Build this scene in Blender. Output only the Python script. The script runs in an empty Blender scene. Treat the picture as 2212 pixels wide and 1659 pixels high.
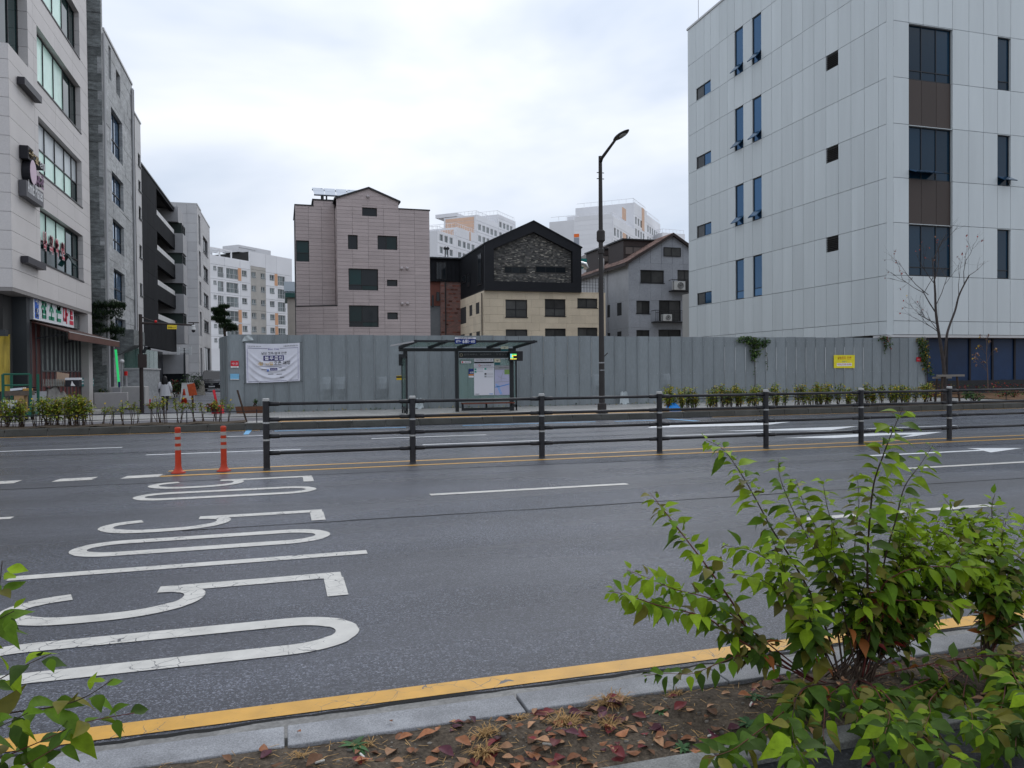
import bpy, bmesh, math, random
from mathutils import Vector, Matrix
R = math.radians
sin, cos, pi = math.sin, math.cos, math.pi
sc = bpy.context.scene
COL = sc.collection
rnd = random.Random(11)

# ---------------------------------------------------------------- camera
CAM_YAW, CAM_PITCH, CAM_ROLL, CAM_F, CAM_H = 16.7, -0.95, 0.5, 1662.0, 1.62     # focal length in pixels of a 2212 px wide frame
SW, SH = 2212.0, 1659.0
def _basis():
    y, p, r = R(CAM_YAW), R(CAM_PITCH), R(CAM_ROLL)
    f = Vector((sin(y)*cos(p), cos(y)*cos(p), sin(p)))
    rt = Vector((cos(y), -sin(y), 0)); up = rt.cross(f)
    return f, rt*cos(r)-up*sin(r), up*cos(r)+rt*sin(r)
CF, CR, CU = _basis()
cam = bpy.data.cameras.new('camera'); cam.sensor_fit = 'HORIZONTAL'; cam.sensor_width = 36.0
cam.lens = 36.0*CAM_F/SW; cam.clip_start = 0.05; cam.clip_end = 3000
camo = bpy.data.objects.new('camera', cam); COL.objects.link(camo)
mw = Matrix((CR, CU, -CF)).transposed().to_4x4(); mw.translation = (0, 0, CAM_H)
camo.matrix_world = mw
sc.camera = camo

# ---------------------------------------------------------------- overcast sky, weak wide sun, exposure
SUN_EL, SUN_AZ = 38.0, 35.0            # sun behind the cloud, ahead and to the right
w = bpy.data.worlds.new('World'); sc.world = w; w.use_nodes = True
nt = w.node_tree; N = nt.nodes; L = nt.links; N.clear()
SKY_OFF = (1.3, 0.4, 0.2)
out = N.new('ShaderNodeOutputWorld'); bg = N.new('ShaderNodeBackground'); bg.inputs[1].default_value = 0.1
sky = N.new('ShaderNodeTexSky'); sky.sky_type = 'NISHITA'; sky.sun_disc = False
sky.sun_elevation = R(SUN_EL); sky.sun_rotation = R(SUN_AZ)
tc = N.new('ShaderNodeTexCoord'); sep = N.new('ShaderNodeSeparateXYZ'); L.new(tc.outputs['Generated'], sep.inputs[0])
mp = N.new('ShaderNodeMapping'); mp.inputs['Scale'].default_value = (1.0, 1.0, 2.2); mp.inputs['Location'].default_value = SKY_OFF; L.new(tc.outputs['Generated'], mp.inputs[0])
n1 = N.new('ShaderNodeTexNoise'); n1.inputs['Scale'].default_value = 1.6; n1.inputs['Detail'].default_value = 5; n1.inputs['Roughness'].default_value = 0.5
n1.inputs['Distortion'].default_value = 0.35
L.new(mp.outputs[0], n1.inputs[0])
rp = N.new('ShaderNodeValToRGB'); e = rp.color_ramp.elements
e[0].position = 0.37; e[0].color = (5.3, 6.15, 7.5, 1); e[1].position = 0.61; e[1].color = (9.3, 9.55, 10.1, 1)
L.new(n1.outputs[0], rp.inputs[0])
gz = N.new('ShaderNodeMapRange'); gz.inputs[1].default_value = 0.0; gz.inputs[2].default_value = 1.0; gz.inputs[3].default_value = 0.93; gz.inputs[4].default_value = 1.45
L.new(sep.outputs[2], gz.inputs[0])
mul = N.new('ShaderNodeVectorMath'); mul.operation = 'SCALE'; L.new(rp.outputs[0], mul.inputs[0]); L.new(gz.outputs[0], mul.inputs[3])
mx = N.new('ShaderNodeMixRGB'); mx.inputs[0].default_value = 0.9
L.new(sky.outputs[0], mx.inputs[1]); L.new(mul.outputs[0], mx.inputs[2])
L.new(mx.outputs[0], bg.inputs[0]); L.new(bg.outputs[0], out.inputs[0])
sl = bpy.data.lights.new('sun', 'SUN'); sl.energy = 0.6; sl.angle = R(25); sl.color = (1, 0.97, 0.93)
so = bpy.data.objects.new('sun', sl); COL.objects.link(so)
so.rotation_euler = (R(90-SUN_EL), 0, R(180-SUN_AZ)); so.location = (0, 0, 60)
sc.view_settings.view_transform = 'Standard'; sc.view_settings.look = 'None'
sc.view_settings.exposure = 0.13; sc.view_settings.gamma = 1.0; sc.view_settings.use_curve_mapping = False
sc.render.engine = 'CYCLES'
sc.cycles.use_denoising = True
sc.cycles.max_bounces = 6; sc.cycles.diffuse_bounces = 3; sc.cycles.glossy_bounces = 3; sc.cycles.transmission_bounces = 4; sc.cycles.transparent_max_bounces = 8
sc.cycles.caustics_reflective = False; sc.cycles.caustics_refractive = False

# ---------------------------------------------------------------- measuring helpers: a sight line cut with a wall or ground plane
def ray(px, py):
    return CF + CR*((px-SW/2)/CAM_F) - CU*((py-SH/2)/CAM_F)
def cut(px, py, ax, val):
    d = ray(px, py); o = Vector((0, 0, CAM_H)); t = (val-o[ax])/d[ax]
    return o+d*t
def gz_(px, py, z=0.0):
    return cut(px, py, 2, z)

# ---------------------------------------------------------------- materials
MATS = {}
def M(name, col, rough=0.65, metal=0.0, var=0.0, vscale=1.5, fine=0.0, fscale=40.0, bump=0.0, bscale=60.0, orand=0.0, spec=0.22,
      transl=0.0, emit=0.0, coat=0.0, rvar=0.0, island=0.0, alpha=1.0, stretch=None):
    """procedural material: base colour with broad and fine noise, per-object and per-island spread, bump"""
    if name in MATS: return MATS[name]
    m = bpy.data.materials.new(name); MATS[name] = m; m.use_nodes = True
    nt = m.node_tree; N = nt.nodes; L = nt.links; b = N['Principled BSDF']
    b.inputs['Roughness'].default_value = rough; b.inputs['Metallic'].default_value = metal
    b.inputs['Specular IOR Level'].default_value = spec
    if coat: b.inputs['Coat Weight'].default_value = coat; b.inputs['Coat Roughness'].default_value = 0.08
    g = N.new('ShaderNodeNewGeometry'); pos = g.outputs['Position']
    if stretch:
        mpn = N.new('ShaderNodeMapping'); mpn.inputs['Scale'].default_value = stretch; L.new(pos, mpn.inputs[0]); pos = mpn.outputs[0]
    fac = None
    def add(a, s):
        nonlocal fac
        mr = N.new('ShaderNodeMapRange'); mr.inputs[3].default_value = 1-s; mr.inputs[4].default_value = 1+s
        L.new(a, mr.inputs[0])
        if fac is None: fac = mr.outputs[0]
        else:
            mm = N.new('ShaderNodeMath'); mm.operation = 'MULTIPLY'; L.new(fac, mm.inputs[0]); L.new(mr.outputs[0], mm.inputs[1]); fac = mm.outputs[0]
    if var:
        n = N.new('ShaderNodeTexNoise'); n.inputs['Scale'].default_value = vscale; n.inputs['Detail'].default_value = 6; n.inputs['Roughness'].default_value = 0.65
        L.new(pos, n.inputs[0])
        mr = N.new('ShaderNodeMapRange'); mr.inputs[1].default_value = 0.3; mr.inputs[2].default_value = 0.7; L.new(n.outputs[0], mr.inputs[0]); add(mr.outputs[0], var)
        if rvar:
            m2 = N.new('ShaderNodeMapRange'); m2.inputs[1].default_value = 0.35; m2.inputs[2].default_value = 0.65
            m2.inputs[3].default_value = max(0.02, rough-rvar); m2.inputs[4].default_value = min(1, rough+rvar); L.new(n.outputs[0], m2.inputs[0]); L.new(m2.outputs[0], b.inputs['Roughness'])
    if fine:
        n = N.new('ShaderNodeTexNoise'); n.inputs['Scale'].default_value = fscale; n.inputs['Detail'].default_value = 3
        L.new(pos, n.inputs[0])
        mr = N.new('ShaderNodeMapRange'); mr.inputs[1].default_value = 0.3; mr.inputs[2].default_value = 0.7; L.new(n.outputs[0], mr.inputs[0]); add(mr.outputs[0], fine)
    if orand:
        oi = N.new('ShaderNodeObjectInfo'); add(oi.outputs['Random'], orand)
    if island:
        add(g.outputs['Random Per Island'], island)
    c = N.new('ShaderNodeRGB'); c.outputs[0].default_value = (*col, 1)
    cs = c.outputs[0]
    if fac is not None:
        vm = N.new('ShaderNodeVectorMath'); vm.operation = 'SCALE'; L.new(cs, vm.inputs[0]); L.new(fac, vm.inputs[3]); cs = vm.outputs[0]
    L.new(cs, b.inputs['Base Color'])
    if bump:
        n = N.new('ShaderNodeTexNoise'); n.inputs['Scale'].default_value = bscale; n.inputs['Detail'].default_value = 4
        L.new(pos, n.inputs[0]); bp = N.new('ShaderNodeBump'); bp.inputs['Strength'].default_value = bump; bp.inputs['Distance'].default_value = 0.02
        L.new(n.outputs[0], bp.inputs['Height']); L.new(bp.outputs[0], b.inputs['Normal'])
    if emit:
        L.new(cs, b.inputs['Emission Color']); b.inputs['Emission Strength'].default_value = emit
    if transl:
        tr = N.new('ShaderNodeBsdfTranslucent'); L.new(cs, tr.inputs[0])
        ms = N.new('ShaderNodeMixShader'); ms.inputs[0].default_value = transl
        L.new(b.outputs[0], ms.inputs[1]); L.new(tr.outputs[0], ms.inputs[2]); L.new(ms.outputs[0], N['Material Output'].inputs[0])
    if alpha < 1:
        tp = N.new('ShaderNodeBsdfTransparent'); tp.inputs[0].default_value = (0.86, 0.93, 0.9, 1)
        ms = N.new('ShaderNodeMixShader'); ms.inputs[0].default_value = alpha
        L.new(tp.outputs[0], ms.inputs[1]); L.new(b.outputs[0], ms.inputs[2]); L.new(ms.outputs[0], N['Material Output'].inputs[0])
    return m

# ---------------------------------------------------------------- objects
ORG = {}                      # world origin of each thing, so that part meshes can be written in world coordinates
def tag(o, label=None, cat=None, group=None, kind=None):
    if label: o['label'] = label
    if cat: o['category'] = cat
    if group: o['group'] = group
    if kind: o['kind'] = kind
    return o
def thing(name, label, cat, loc=(0, 0, 0), group=None):
    o = bpy.data.objects.new(name, None); COL.objects.link(o); o.location = loc; ORG[o] = Vector(loc)
    o.empty_display_size = 0.2
    return tag(o, label, cat, group)
class MB:
    """collects boxes, tubes and polygons in world coordinates; build() links them as one mesh object"""
    def __init__(s): s.v = []; s.f = []; s.m = []; s.mi = 0
    def face(s, pts, mi=None):
        i = len(s.v); s.v += [tuple(p) for p in pts]; s.f.append(tuple(range(i, i+len(pts)))); s.m.append(s.mi if mi is None else mi); return s
    def hexa(s, p):           # 8 corners: bottom 0-3, top 4-7
        i = len(s.v); s.v += [tuple(q) for q in p]
        for a in ((0, 3, 2, 1), (4, 5, 6, 7), (0, 1, 5, 4), (1, 2, 6, 5), (2, 3, 7, 6), (3, 0, 4, 7)):
            s.f.append(tuple(i+k for k in a)); s.m.append(s.mi)
        return s
    def box(s, x0, x1, y0, y1, z0, z1):
        return s.hexa([(x0, y0, z0), (x1, y0, z0), (x1, y1, z0), (x0, y1, z0), (x0, y0, z1), (x1, y0, z1), (x1, y1, z1), (x0, y1, z1)])
    def bar(s, a, b, w, h=None, up=(0, 0, 1)):
        a = Vector(a); b = Vector(b); h = h or w; t = (b-a).normalized(); upv = Vector(up)
        if abs(t.dot(upv)) > 0.98: upv = Vector((0, 1, 0))
        sd = t.cross(upv).normalized()*(w/2); u = sd.cross(t).normalized()*(h/2)
        return s.hexa([a-sd-u, a+sd-u, b+sd-u, b-sd-u, a-sd+u, a+sd+u, b+sd+u, b-sd+u])
    def tube(s, pts, rad, n=8, cap=True):
        pts = [Vector(p) for p in pts]; rad = rad if isinstance(rad, (list, tuple)) else [rad]*len(pts)
        i0 = len(s.v); prev = None
        for k, p in enumerate(pts):
            t = (pts[min(k+1, len(pts)-1)]-pts[max(k-1, 0)])
            t = t.normalized() if t.length > 1e-9 else Vector((0, 0, 1))
            if prev is None:
                a = Vector((1, 0, 0)) if abs(t.x) < 0.8 else Vector((0, 1, 0))
                x = t.cross(a).normalized()
            else:
                x = (prev-t*prev.dot(t)).normalized()
            prev = x; y = t.cross(x)
            for j in range(n):
                an = 2*pi*j/n; s.v.append(tuple(p+(x*cos(an)+y*sin(an))*rad[k]))
        for k in range(len(pts)-1):
            for j in range(n):
                a = i0+k*n+j; b = i0+k*n+(j+1) % n
                s.f.append((a, b, b+n, a+n)); s.m.append(s.mi)
        if cap:
            s.f.append(tuple(i0+j for j in range(n))[::-1]); s.m.append(s.mi)
            e = i0+(len(pts)-1)*n; s.f.append(tuple(e+j for j in range(n))); s.m.append(s.mi)
        return s
    def lathe(s, prof, cx, cy, z0=0, n=16):
        i0 = len(s.v)
        for r, z in prof:
            for j in range(n):
                an = 2*pi*j/n; s.v.append((cx+r*cos(an), cy+r*sin(an), z0+z))
        for k in range(len(prof)-1):
            for j in range(n):
                a = i0+k*n+j; b = i0+k*n+(j+1) % n; s.f.append((a, b, b+n, a+n)); s.m.append(s.mi)
        s.f.append(tuple(i0+j for j in range(n))[::-1]); s.m.append(s.mi)
        e = i0+(len(prof)-1)*n; s.f.append(tuple(e+j for j in range(n))); s.m.append(s.mi)
        return s
    def prism(s, poly, a, b):   # poly: list of 3D points, extruded from +a to +b vectors
        a = Vector(a); b = Vector(b); n = len(poly); i = len(s.v)
        s.v += [tuple(Vector(p)+a) for p in poly]+[tuple(Vector(p)+b) for p in poly]
        s.f.append(tuple(range(i, i+n))[::-1]); s.f.append(tuple(range(i+n, i+2*n))); s.m += [s.mi]*2
        for k in range(n):
            k2 = (k+1) % n; s.f.append((i+k, i+k2, i+n+k2, i+n+k)); s.m.append(s.mi)
        return s
    def grid(s, fn, nu, nv):
        i = len(s.v)
        for a in range(nu+1):
            for b in range(nv+1): s.v.append(tuple(fn(a/nu, b/nv)))
        for a in range(nu):
            for b in range(nv):
                k = i+a*(nv+1)+b; s.f.append((k, k+nv+1, k+nv+2, k+1)); s.m.append(s.mi)
        return s
    def ball(s, c, rx, ry, rz, n=10, k=6):
        return s.grid(lambda a, b: (c[0]+rx*sin(pi*b)*cos(2*pi*a), c[1]+ry*sin(pi*b)*sin(2*pi*a), c[2]-rz*cos(pi*b)), n, k)
    def build(s, name, mat, parent=None, smooth=False, label=None, cat=None, group=None, kind=None, bevel=0.0):
        off = Vector((0, 0, 0))
        if parent is not None: off = ORG[parent]
        else:
            xs = [p[0] for p in s.v]; ys = [p[1] for p in s.v]; zs = [p[2] for p in s.v]
            if kind != 'structure': off = Vector(((min(xs)+max(xs))/2, (min(ys)+max(ys))/2, min(zs)))
        me = bpy.data.meshes.new(name)
        me.from_pydata([(p[0]-off.x, p[1]-off.y, p[2]-off.z) for p in s.v], [], s.f)
        for mm in (mat if isinstance(mat, (list, tuple)) else [mat]): me.materials.append(mm)
        if any(s.m): me.polygons.foreach_set('material_index', s.m)
        if smooth: me.polygons.foreach_set('use_smooth', [True]*len(me.polygons))
        me.update()
        o = bpy.data.objects.new(name, me); COL.objects.link(o)
        if parent is not None: o.parent = parent
        else: o.location = off
        ORG[o] = off
        if bevel:
            bv = o.modifiers.new('bevel', 'BEVEL'); bv.width = bevel; bv.segments = 2; bv.limit_method = 'ANGLE'
        return tag(o, label, cat, group, kind)
def copy_tree(o, parent=None):
    c = o.copy(); COL.objects.link(c); c.parent = parent
    for ch in o.children: copy_tree(ch, c)
    return c
TXT = []
# ---- Hangul drawn from jamo strokes in a unit square (x right, y up)
def _arc(cx, cy, rx, ry, n=12): return [(cx+rx*cos(2*pi*k/n), cy+ry*sin(2*pi*k/n)) for k in range(n+1)]
JAMO = {'ㄱ': [[(.05, .95), (.95, .95), (.85, .05)]], 'ㄴ': [[(.05, 1), (.05, .05), (1, .05)]], 'ㄷ': [[(.95, .95), (.05, .95), (.05, .05), (1, .05)]],
 'ㄹ': [[(.05, .95), (.95, .95), (.95, .52), (.05, .52), (.05, .05), (1, .05)]], 'ㅁ': [[(.05, .95), (.95, .95), (.95, .05), (.05, .05), (.05, .95)]],
 'ㅂ': [[(.05, 1), (.05, .05), (.95, .05), (.95, 1)], [(.05, .5), (.95, .5)]], 'ㅅ': [[(.5, 1), (.45, .6), (.02, .02)], [(.47, .6), (1, .02)]],
 'ㅇ': [_arc(.5, .5, .46, .46)], 'ㅈ': [[(.05, .95), (.95, .95)], [(.5, .95), (.45, .55), (.02, .02)], [(.47, .55), (1, .02)]],
 'ㅊ': [[(.3, 1.0), (.7, 1.0)], [(.05, .78), (.95, .78)], [(.5, .78), (.45, .45), (.02, .02)], [(.47, .45), (1, .02)]],
 'ㅋ': [[(.05, .95), (.95, .95), (.85, .05)], [(.05, .5), (.9, .5)]], 'ㅌ': [[(.95, .95), (.05, .95), (.05, .05), (1, .05)], [(.05, .5), (.9, .5)]],
 'ㅍ': [[(.05, .95), (.95, .95)], [(.3, .95), (.3, .05)], [(.7, .95), (.7, .05)], [(.02, .05), (.98, .05)]], 'ㅎ': [[(.3, 1), (.7, 1)], [(.05, .78), (.95, .78)], _arc(.5, .3, .36, .28)],
 'ㅏ': [[(.4, 1), (.4, 0)], [(.4, .5), (1, .5)]], 'ㅐ': [[(.25, 1), (.25, 0)], [(.8, 1), (.8, 0)], [(.25, .5), (.8, .5)]], 'ㅑ': [[(.4, 1), (.4, 0)], [(.4, .65), (1, .65)], [(.4, .35), (1, .35)]],
 'ㅓ': [[(.7, 1), (.7, 0)], [(.1, .5), (.7, .5)]], 'ㅔ': [[(.4, 1), (.4, 0)], [(.85, 1), (.85, 0)], [(0, .5), (.4, .5)]], 'ㅕ': [[(.7, 1), (.7, 0)], [(.1, .65), (.7, .65)], [(.1, .35), (.7, .35)]],
 'ㅖ': [[(.4, 1), (.4, 0)], [(.85, 1), (.85, 0)], [(0, .65), (.4, .65)], [(0, .35), (.4, .35)]],
 'ㅗ': [[(.5, 1), (.5, .1)], [(0, .1), (1, .1)]], 'ㅛ': [[(.33, 1), (.33, .1)], [(.67, 1), (.67, .1)], [(0, .1), (1, .1)]], 'ㅜ': [[(0, .8), (1, .8)], [(.5, .8), (.5, 0)]],
 'ㅠ': [[(0, .8), (1, .8)], [(.33, .8), (.33, 0)], [(.67, .8), (.67, 0)]], 'ㅡ': [[(0, .5), (1, .5)]], 'ㅣ': [[(.5, 1), (.5, 0)]]}
JL = 'ㄱㄲㄴㄷㄸㄹㅁㅂㅃㅅㅆㅇㅈㅉㅊㅋㅌㅍㅎ'; JV = 'ㅏㅐㅑㅒㅓㅔㅕㅖㅗㅘㅙㅚㅛㅜㅝㅞㅟㅠㅡㅢㅣ'
JT = ['', 'ㄱ', 'ㄲ', 'ㄳ', 'ㄴ', 'ㄵ', 'ㄶ', 'ㄷ', 'ㄹ', 'ㄺ', 'ㄻ', 'ㄼ', 'ㄽ', 'ㄾ', 'ㄿ', 'ㅀ', 'ㅁ', 'ㅂ', 'ㅄ', 'ㅅ', 'ㅆ', 'ㅇ', 'ㅈ', 'ㅊ', 'ㅋ', 'ㅌ', 'ㅍ', 'ㅎ']
JSPLIT = {'ㅘ': 'ㅗㅏ', 'ㅝ': 'ㅜㅓ', 'ㅟ': 'ㅜㅣ', 'ㅢ': 'ㅡㅣ', 'ㅚ': 'ㅗㅣ'}
def hangul(ch):
    n = ord(ch)-0xAC00; l, v, t = JL[n//588], JV[(n % 588)//28], JT[n % 28]; out = []
    def put(j, x0, y0, x1, y1):
        for st in JAMO.get(j, ()): out.append([(x0+(x1-x0)*a, y0+(y1-y0)*b) for a, b in st])
    lo = .42 if t else 0.0
    if v in 'ㅏㅐㅑㅓㅔㅕㅖㅣ': put(l, .02, lo+.08, .52, .96); put(v, .58, lo, 1, 1)
    elif v in JSPLIT: put(l, .05, lo+.45*(1-lo), .6, 1); put(JSPLIT[v][0], 0, lo, .66, lo+.36*(1-lo)); put(JSPLIT[v][1], .7, lo, 1, 1)
    else: put(l, .14, lo+.45*(1-lo), .86, 1); put(v, 0, lo, 1, lo+.4*(1-lo))
    if t: put(t, .12, 0, .9, .32)
    return out
GLY = {}
def glyph(ch, bold):
    """flat polygons of one character, and its advance"""
    k = (ch, bold)
    if k in GLY: return GLY[k]
    if ch == ' ': r = ([], [], .42)
    elif 0xAC00 <= ord(ch) <= 0xD7A3:
        V = []; F = []; h = .055+bold
        for st in hangul(ch):
            for a, b in zip(st, st[1:]):
                d = Vector((b[0]-a[0], b[1]-a[1])); d.normalize(); nn = Vector((-d.y, d.x))*h; d = d*h*.9; i = len(V)
                V += [(a[0]-d.x-nn.x, a[1]-d.y-nn.y), (b[0]+d.x-nn.x, b[1]+d.y-nn.y), (b[0]+d.x+nn.x, b[1]+d.y+nn.y), (a[0]-d.x+nn.x, a[1]-d.y+nn.y)]; F.append((i, i+1, i+2, i+3))
        r = (V, F, 1.2)
    else:
        if not TXT:
            cu = bpy.data.curves.new('lettering', 'FONT'); t = bpy.data.objects.new('lettering', cu)
            tmp = bpy.data.scenes.new('tmp'); tmp.collection.objects.link(t); TXT.extend([cu, t, tmp])
        cu, t, tmp = TXT; cu.body = ch; cu.offset = bold; cu.resolution_u = 3
        vl = tmp.view_layers[0]; vl.update(); me = t.evaluated_get(vl.depsgraph).to_mesh()
        V = [(v.co.x, v.co.y) for v in me.vertices]; F = [tuple(p.vertices) for p in me.polygons]
        x0 = min((v[0] for v in V), default=0); V = [(v[0]-x0, v[1]) for v in V]
        r = (V, F, max((v[0] for v in V), default=0)+.13)
    GLY[k] = r; return r
def text(body, mat, parent, org, ux, uz, height=None, width=None, name='lettering', off=0.0, bold=0.0, thick=0.0):
    """flat lettering: org = its middle, ux along the line, uz up"""
    V = []; F = []; x = 0
    for ch in body:
        v, f, adv = glyph(ch, bold); i = len(V); V += [(a[0]+x, a[1]) for a in v]; F += [tuple(k+i for k in q) for q in f]; x += adv
    me = bpy.data.meshes.new(name); me.from_pydata([(a, b, 0) for a, b in V], [], F)
    xs = [v.co.x for v in me.vertices]; ys = [v.co.y for v in me.vertices]
    x0, x1, y0, y1 = min(xs), max(xs), min(ys), max(ys)
    sy = height/(y1-y0) if height else None; sx = width/(x1-x0) if width else None
    if sx is None: sx = sy
    if sy is None: sy = sx
    ux = Vector(ux).normalized(); uz = Vector(uz).normalized(); nn = ux.cross(uz); org = Vector(org)+nn*off
    O = ORG[parent] if parent is not None else Vector((0, 0, 0))
    for v in me.vertices:
        a = (v.co.x-(x0+x1)/2)*sx; b = (v.co.y-(y0+y1)/2)*sy
        v.co = org+ux*a+uz*b-O
    me.materials.append(mat)
    o = bpy.data.objects.new(name, me); COL.objects.link(o); o.parent = parent; ORG[o] = O; o['kind'] = 'stuff'
    if thick:
        sm = o.modifiers.new('depth', 'SOLIDIFY'); sm.thickness = thick
    return o

# ---------------------------------------------------------------- facades
def subtract(rects, h):
    out = []
    for (a, b, c, d) in rects:
        p, q, r, s = max(a, h[0]), min(b, h[1]), max(c, h[2]), min(d, h[3])
        if p >= q or r >= s: out.append((a, b, c, d)); continue
        if c < r: out.append((a, b, c, r))
        if s < d: out.append((a, b, s, d))
        if a < p: out.append((a, p, r, s))
        if q < b: out.append((q, b, r, s))
    return out
class Facade:
    """vertical wall plane: u along the wall, v = height, d outwards"""
    def __init__(s, p0, p1, flip=False, lean=0.0, y0=600):
        s.o = Vector((p0[0], p0[1], 0)); t = Vector((p1[0]-p0[0], p1[1]-p0[1], 0)); s.len = t.length; s.t = t.normalized()
        s.n = Vector((s.t.y, -s.t.x, 0)) if not flip else Vector((-s.t.y, s.t.x, 0)); s.lean = lean; s.y0 = y0
    def pt(s, u, v, d=0.0): return s.o+s.t*u+s.n*d+Vector((0, 0, v))
    def uv(s, px, py):
        px = px+s.lean*(s.y0-py)
        r = ray(px, py); o = Vector((0, 0, CAM_H))-s.o; k = -o.dot(s.n)/r.dot(s.n); p = o+r*k
        return p.dot(s.t), p.z
    def rect(s, x0, y0, x1, y1):      # pixel corners of a rectangle on this wall: left edge x0, right x1
        xm, ym = (x0+x1)/2, (y0+y1)/2
        a = s.uv(x0, ym)[0]; b = s.uv(x1, ym)[0]; c = s.uv(xm, y1)[1]; d = s.uv(xm, y0)[1]
        return (min(a, b), max(a, b), min(c, d), max(c, d))
    def box(s, mb, u0, u1, v0, v1, d0, d1):
        P = s.pt
        q = [P(u0, v0, d0), P(u1, v0, d0), P(u1, v0, d1), P(u0, v0, d1), P(u0, v1, d0), P(u1, v1, d0), P(u1, v1, d1), P(u0, v1, d1)]
        if s.t.cross(Vector((0, 0, 1))).dot(s.n) > 0: q = [q[k] for k in (3, 2, 1, 0, 7, 6, 5, 4)]
        return mb.hexa(q)
    def skin(s, parent, us, vs, holes, mat, name='panel', t=0.2, gap=0.012, single=False, jit=0.0, stag=0.0, kind=None, clip=None, limit=10**9):
        """wall skin of panels with recessed joints and window openings; each panel an object unless single"""
        mb = MB(); cnt = 0
        for j in range(len(vs)-1):
            uu = us
            if stag and j % 2:
                uu = [us[0]]+[min(us[-1], x+stag) for x in us[:-1]]+[us[-1]]
                uu = [x for k, x in enumerate(uu) if k == 0 or x-uu[k-1] > 0.02]
            for i in range(len(uu)-1):
                cell = (uu[i]+gap/2, uu[i+1]-gap/2, vs[j]+gap/2, vs[j+1]-gap/2)
                if cell[1]-cell[0] < 0.005 or cell[3]-cell[2] < 0.005: continue
                rs = [cell]
                for h in holes: rs = subtract(rs, h)
                if not rs: continue
                if clip and not clip((cell[0]+cell[1])/2, (cell[2]+cell[3])/2): continue
                dj = rnd.uniform(-jit, jit) if jit else 0.0
                for r in rs:
                    if r[1]-r[0] < .02 or r[3]-r[2] < .02: continue
                    one = single or cnt >= limit
                    b = mb if one else MB(); s.box(b, r[0], r[1], r[2], r[3], -t, dj)
                    if not one: b.build(name, mat, parent); cnt += 1
        if mb.v: mb.build(name if single else name+'_field', mat, parent, kind=kind if single else 'stuff')
    def window(s, parent, r, mats, depth=0.12, fw=0.05, cols=(), rows=(), name='window', sill=None, pane_mats=None, t=0.06):
        """frame with one pane object per light; cols/rows are fractions where bars stand"""
        u0, u1, v0, v1 = r; fm, gm = mats; mb = MB(); D = -depth
        g = 0.004
        s.box(mb, u0+g, u1-g, v0+g, v0+fw, D-t, D); s.box(mb, u0+g, u1-g, v1-fw, v1-g, D-t, D)
        s.box(mb, u0+g, u0+fw, v0+fw, v1-fw, D-t, D); s.box(mb, u1-fw, u1-g, v0+fw, v1-fw, D-t, D)
        cu = [u0]+[u0+(u1-u0)*c for c in cols]+[u1]; cv = [v0]+[v0+(v1-v0)*c for c in rows]+[v1]
        for c in cu[1:-1]: s.box(mb, c-fw/2, c+fw/2, v0+fw, v1-fw, D-t+.002, D-.002)
        for c in cv[1:-1]: s.box(mb, u0+fw, u1-fw, c-fw/2, c+fw/2, D-t+.004, D-.004)
        wobj = mb.build(name, fm, parent)
        k = 0
        for i in range(len(cu)-1):
            for j in range(len(cv)-1):
                a = cu[i]+(fw if i == 0 else fw/2); b = cu[i+1]-(fw if i == len(cu)-2 else fw/2)
                c = cv[j]+(fw if j == 0 else fw/2); d = cv[j+1]-(fw if j == len(cv)-2 else fw/2)
                pm = gm if not pane_mats else pane_mats[k % len(pane_mats)]; k += 1
                q = MB(); s.box(q, a, b, c, d, D-t+.006, D-t+.02); q.build('pane', pm, wobj)
        if sill:
            q = MB(); s.box(q, u0-.06, u1+.06, v0-.07, v0-.003, -.02, sill); q.build('sill', fm, wobj)
        return wobj
def fr(a, b, n): return [a+(b-a)*k/n for k in range(n+1)]
def steps(a, b, st):
    n = max(1, round((b-a)/st)); return fr(a, b, n)

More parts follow.
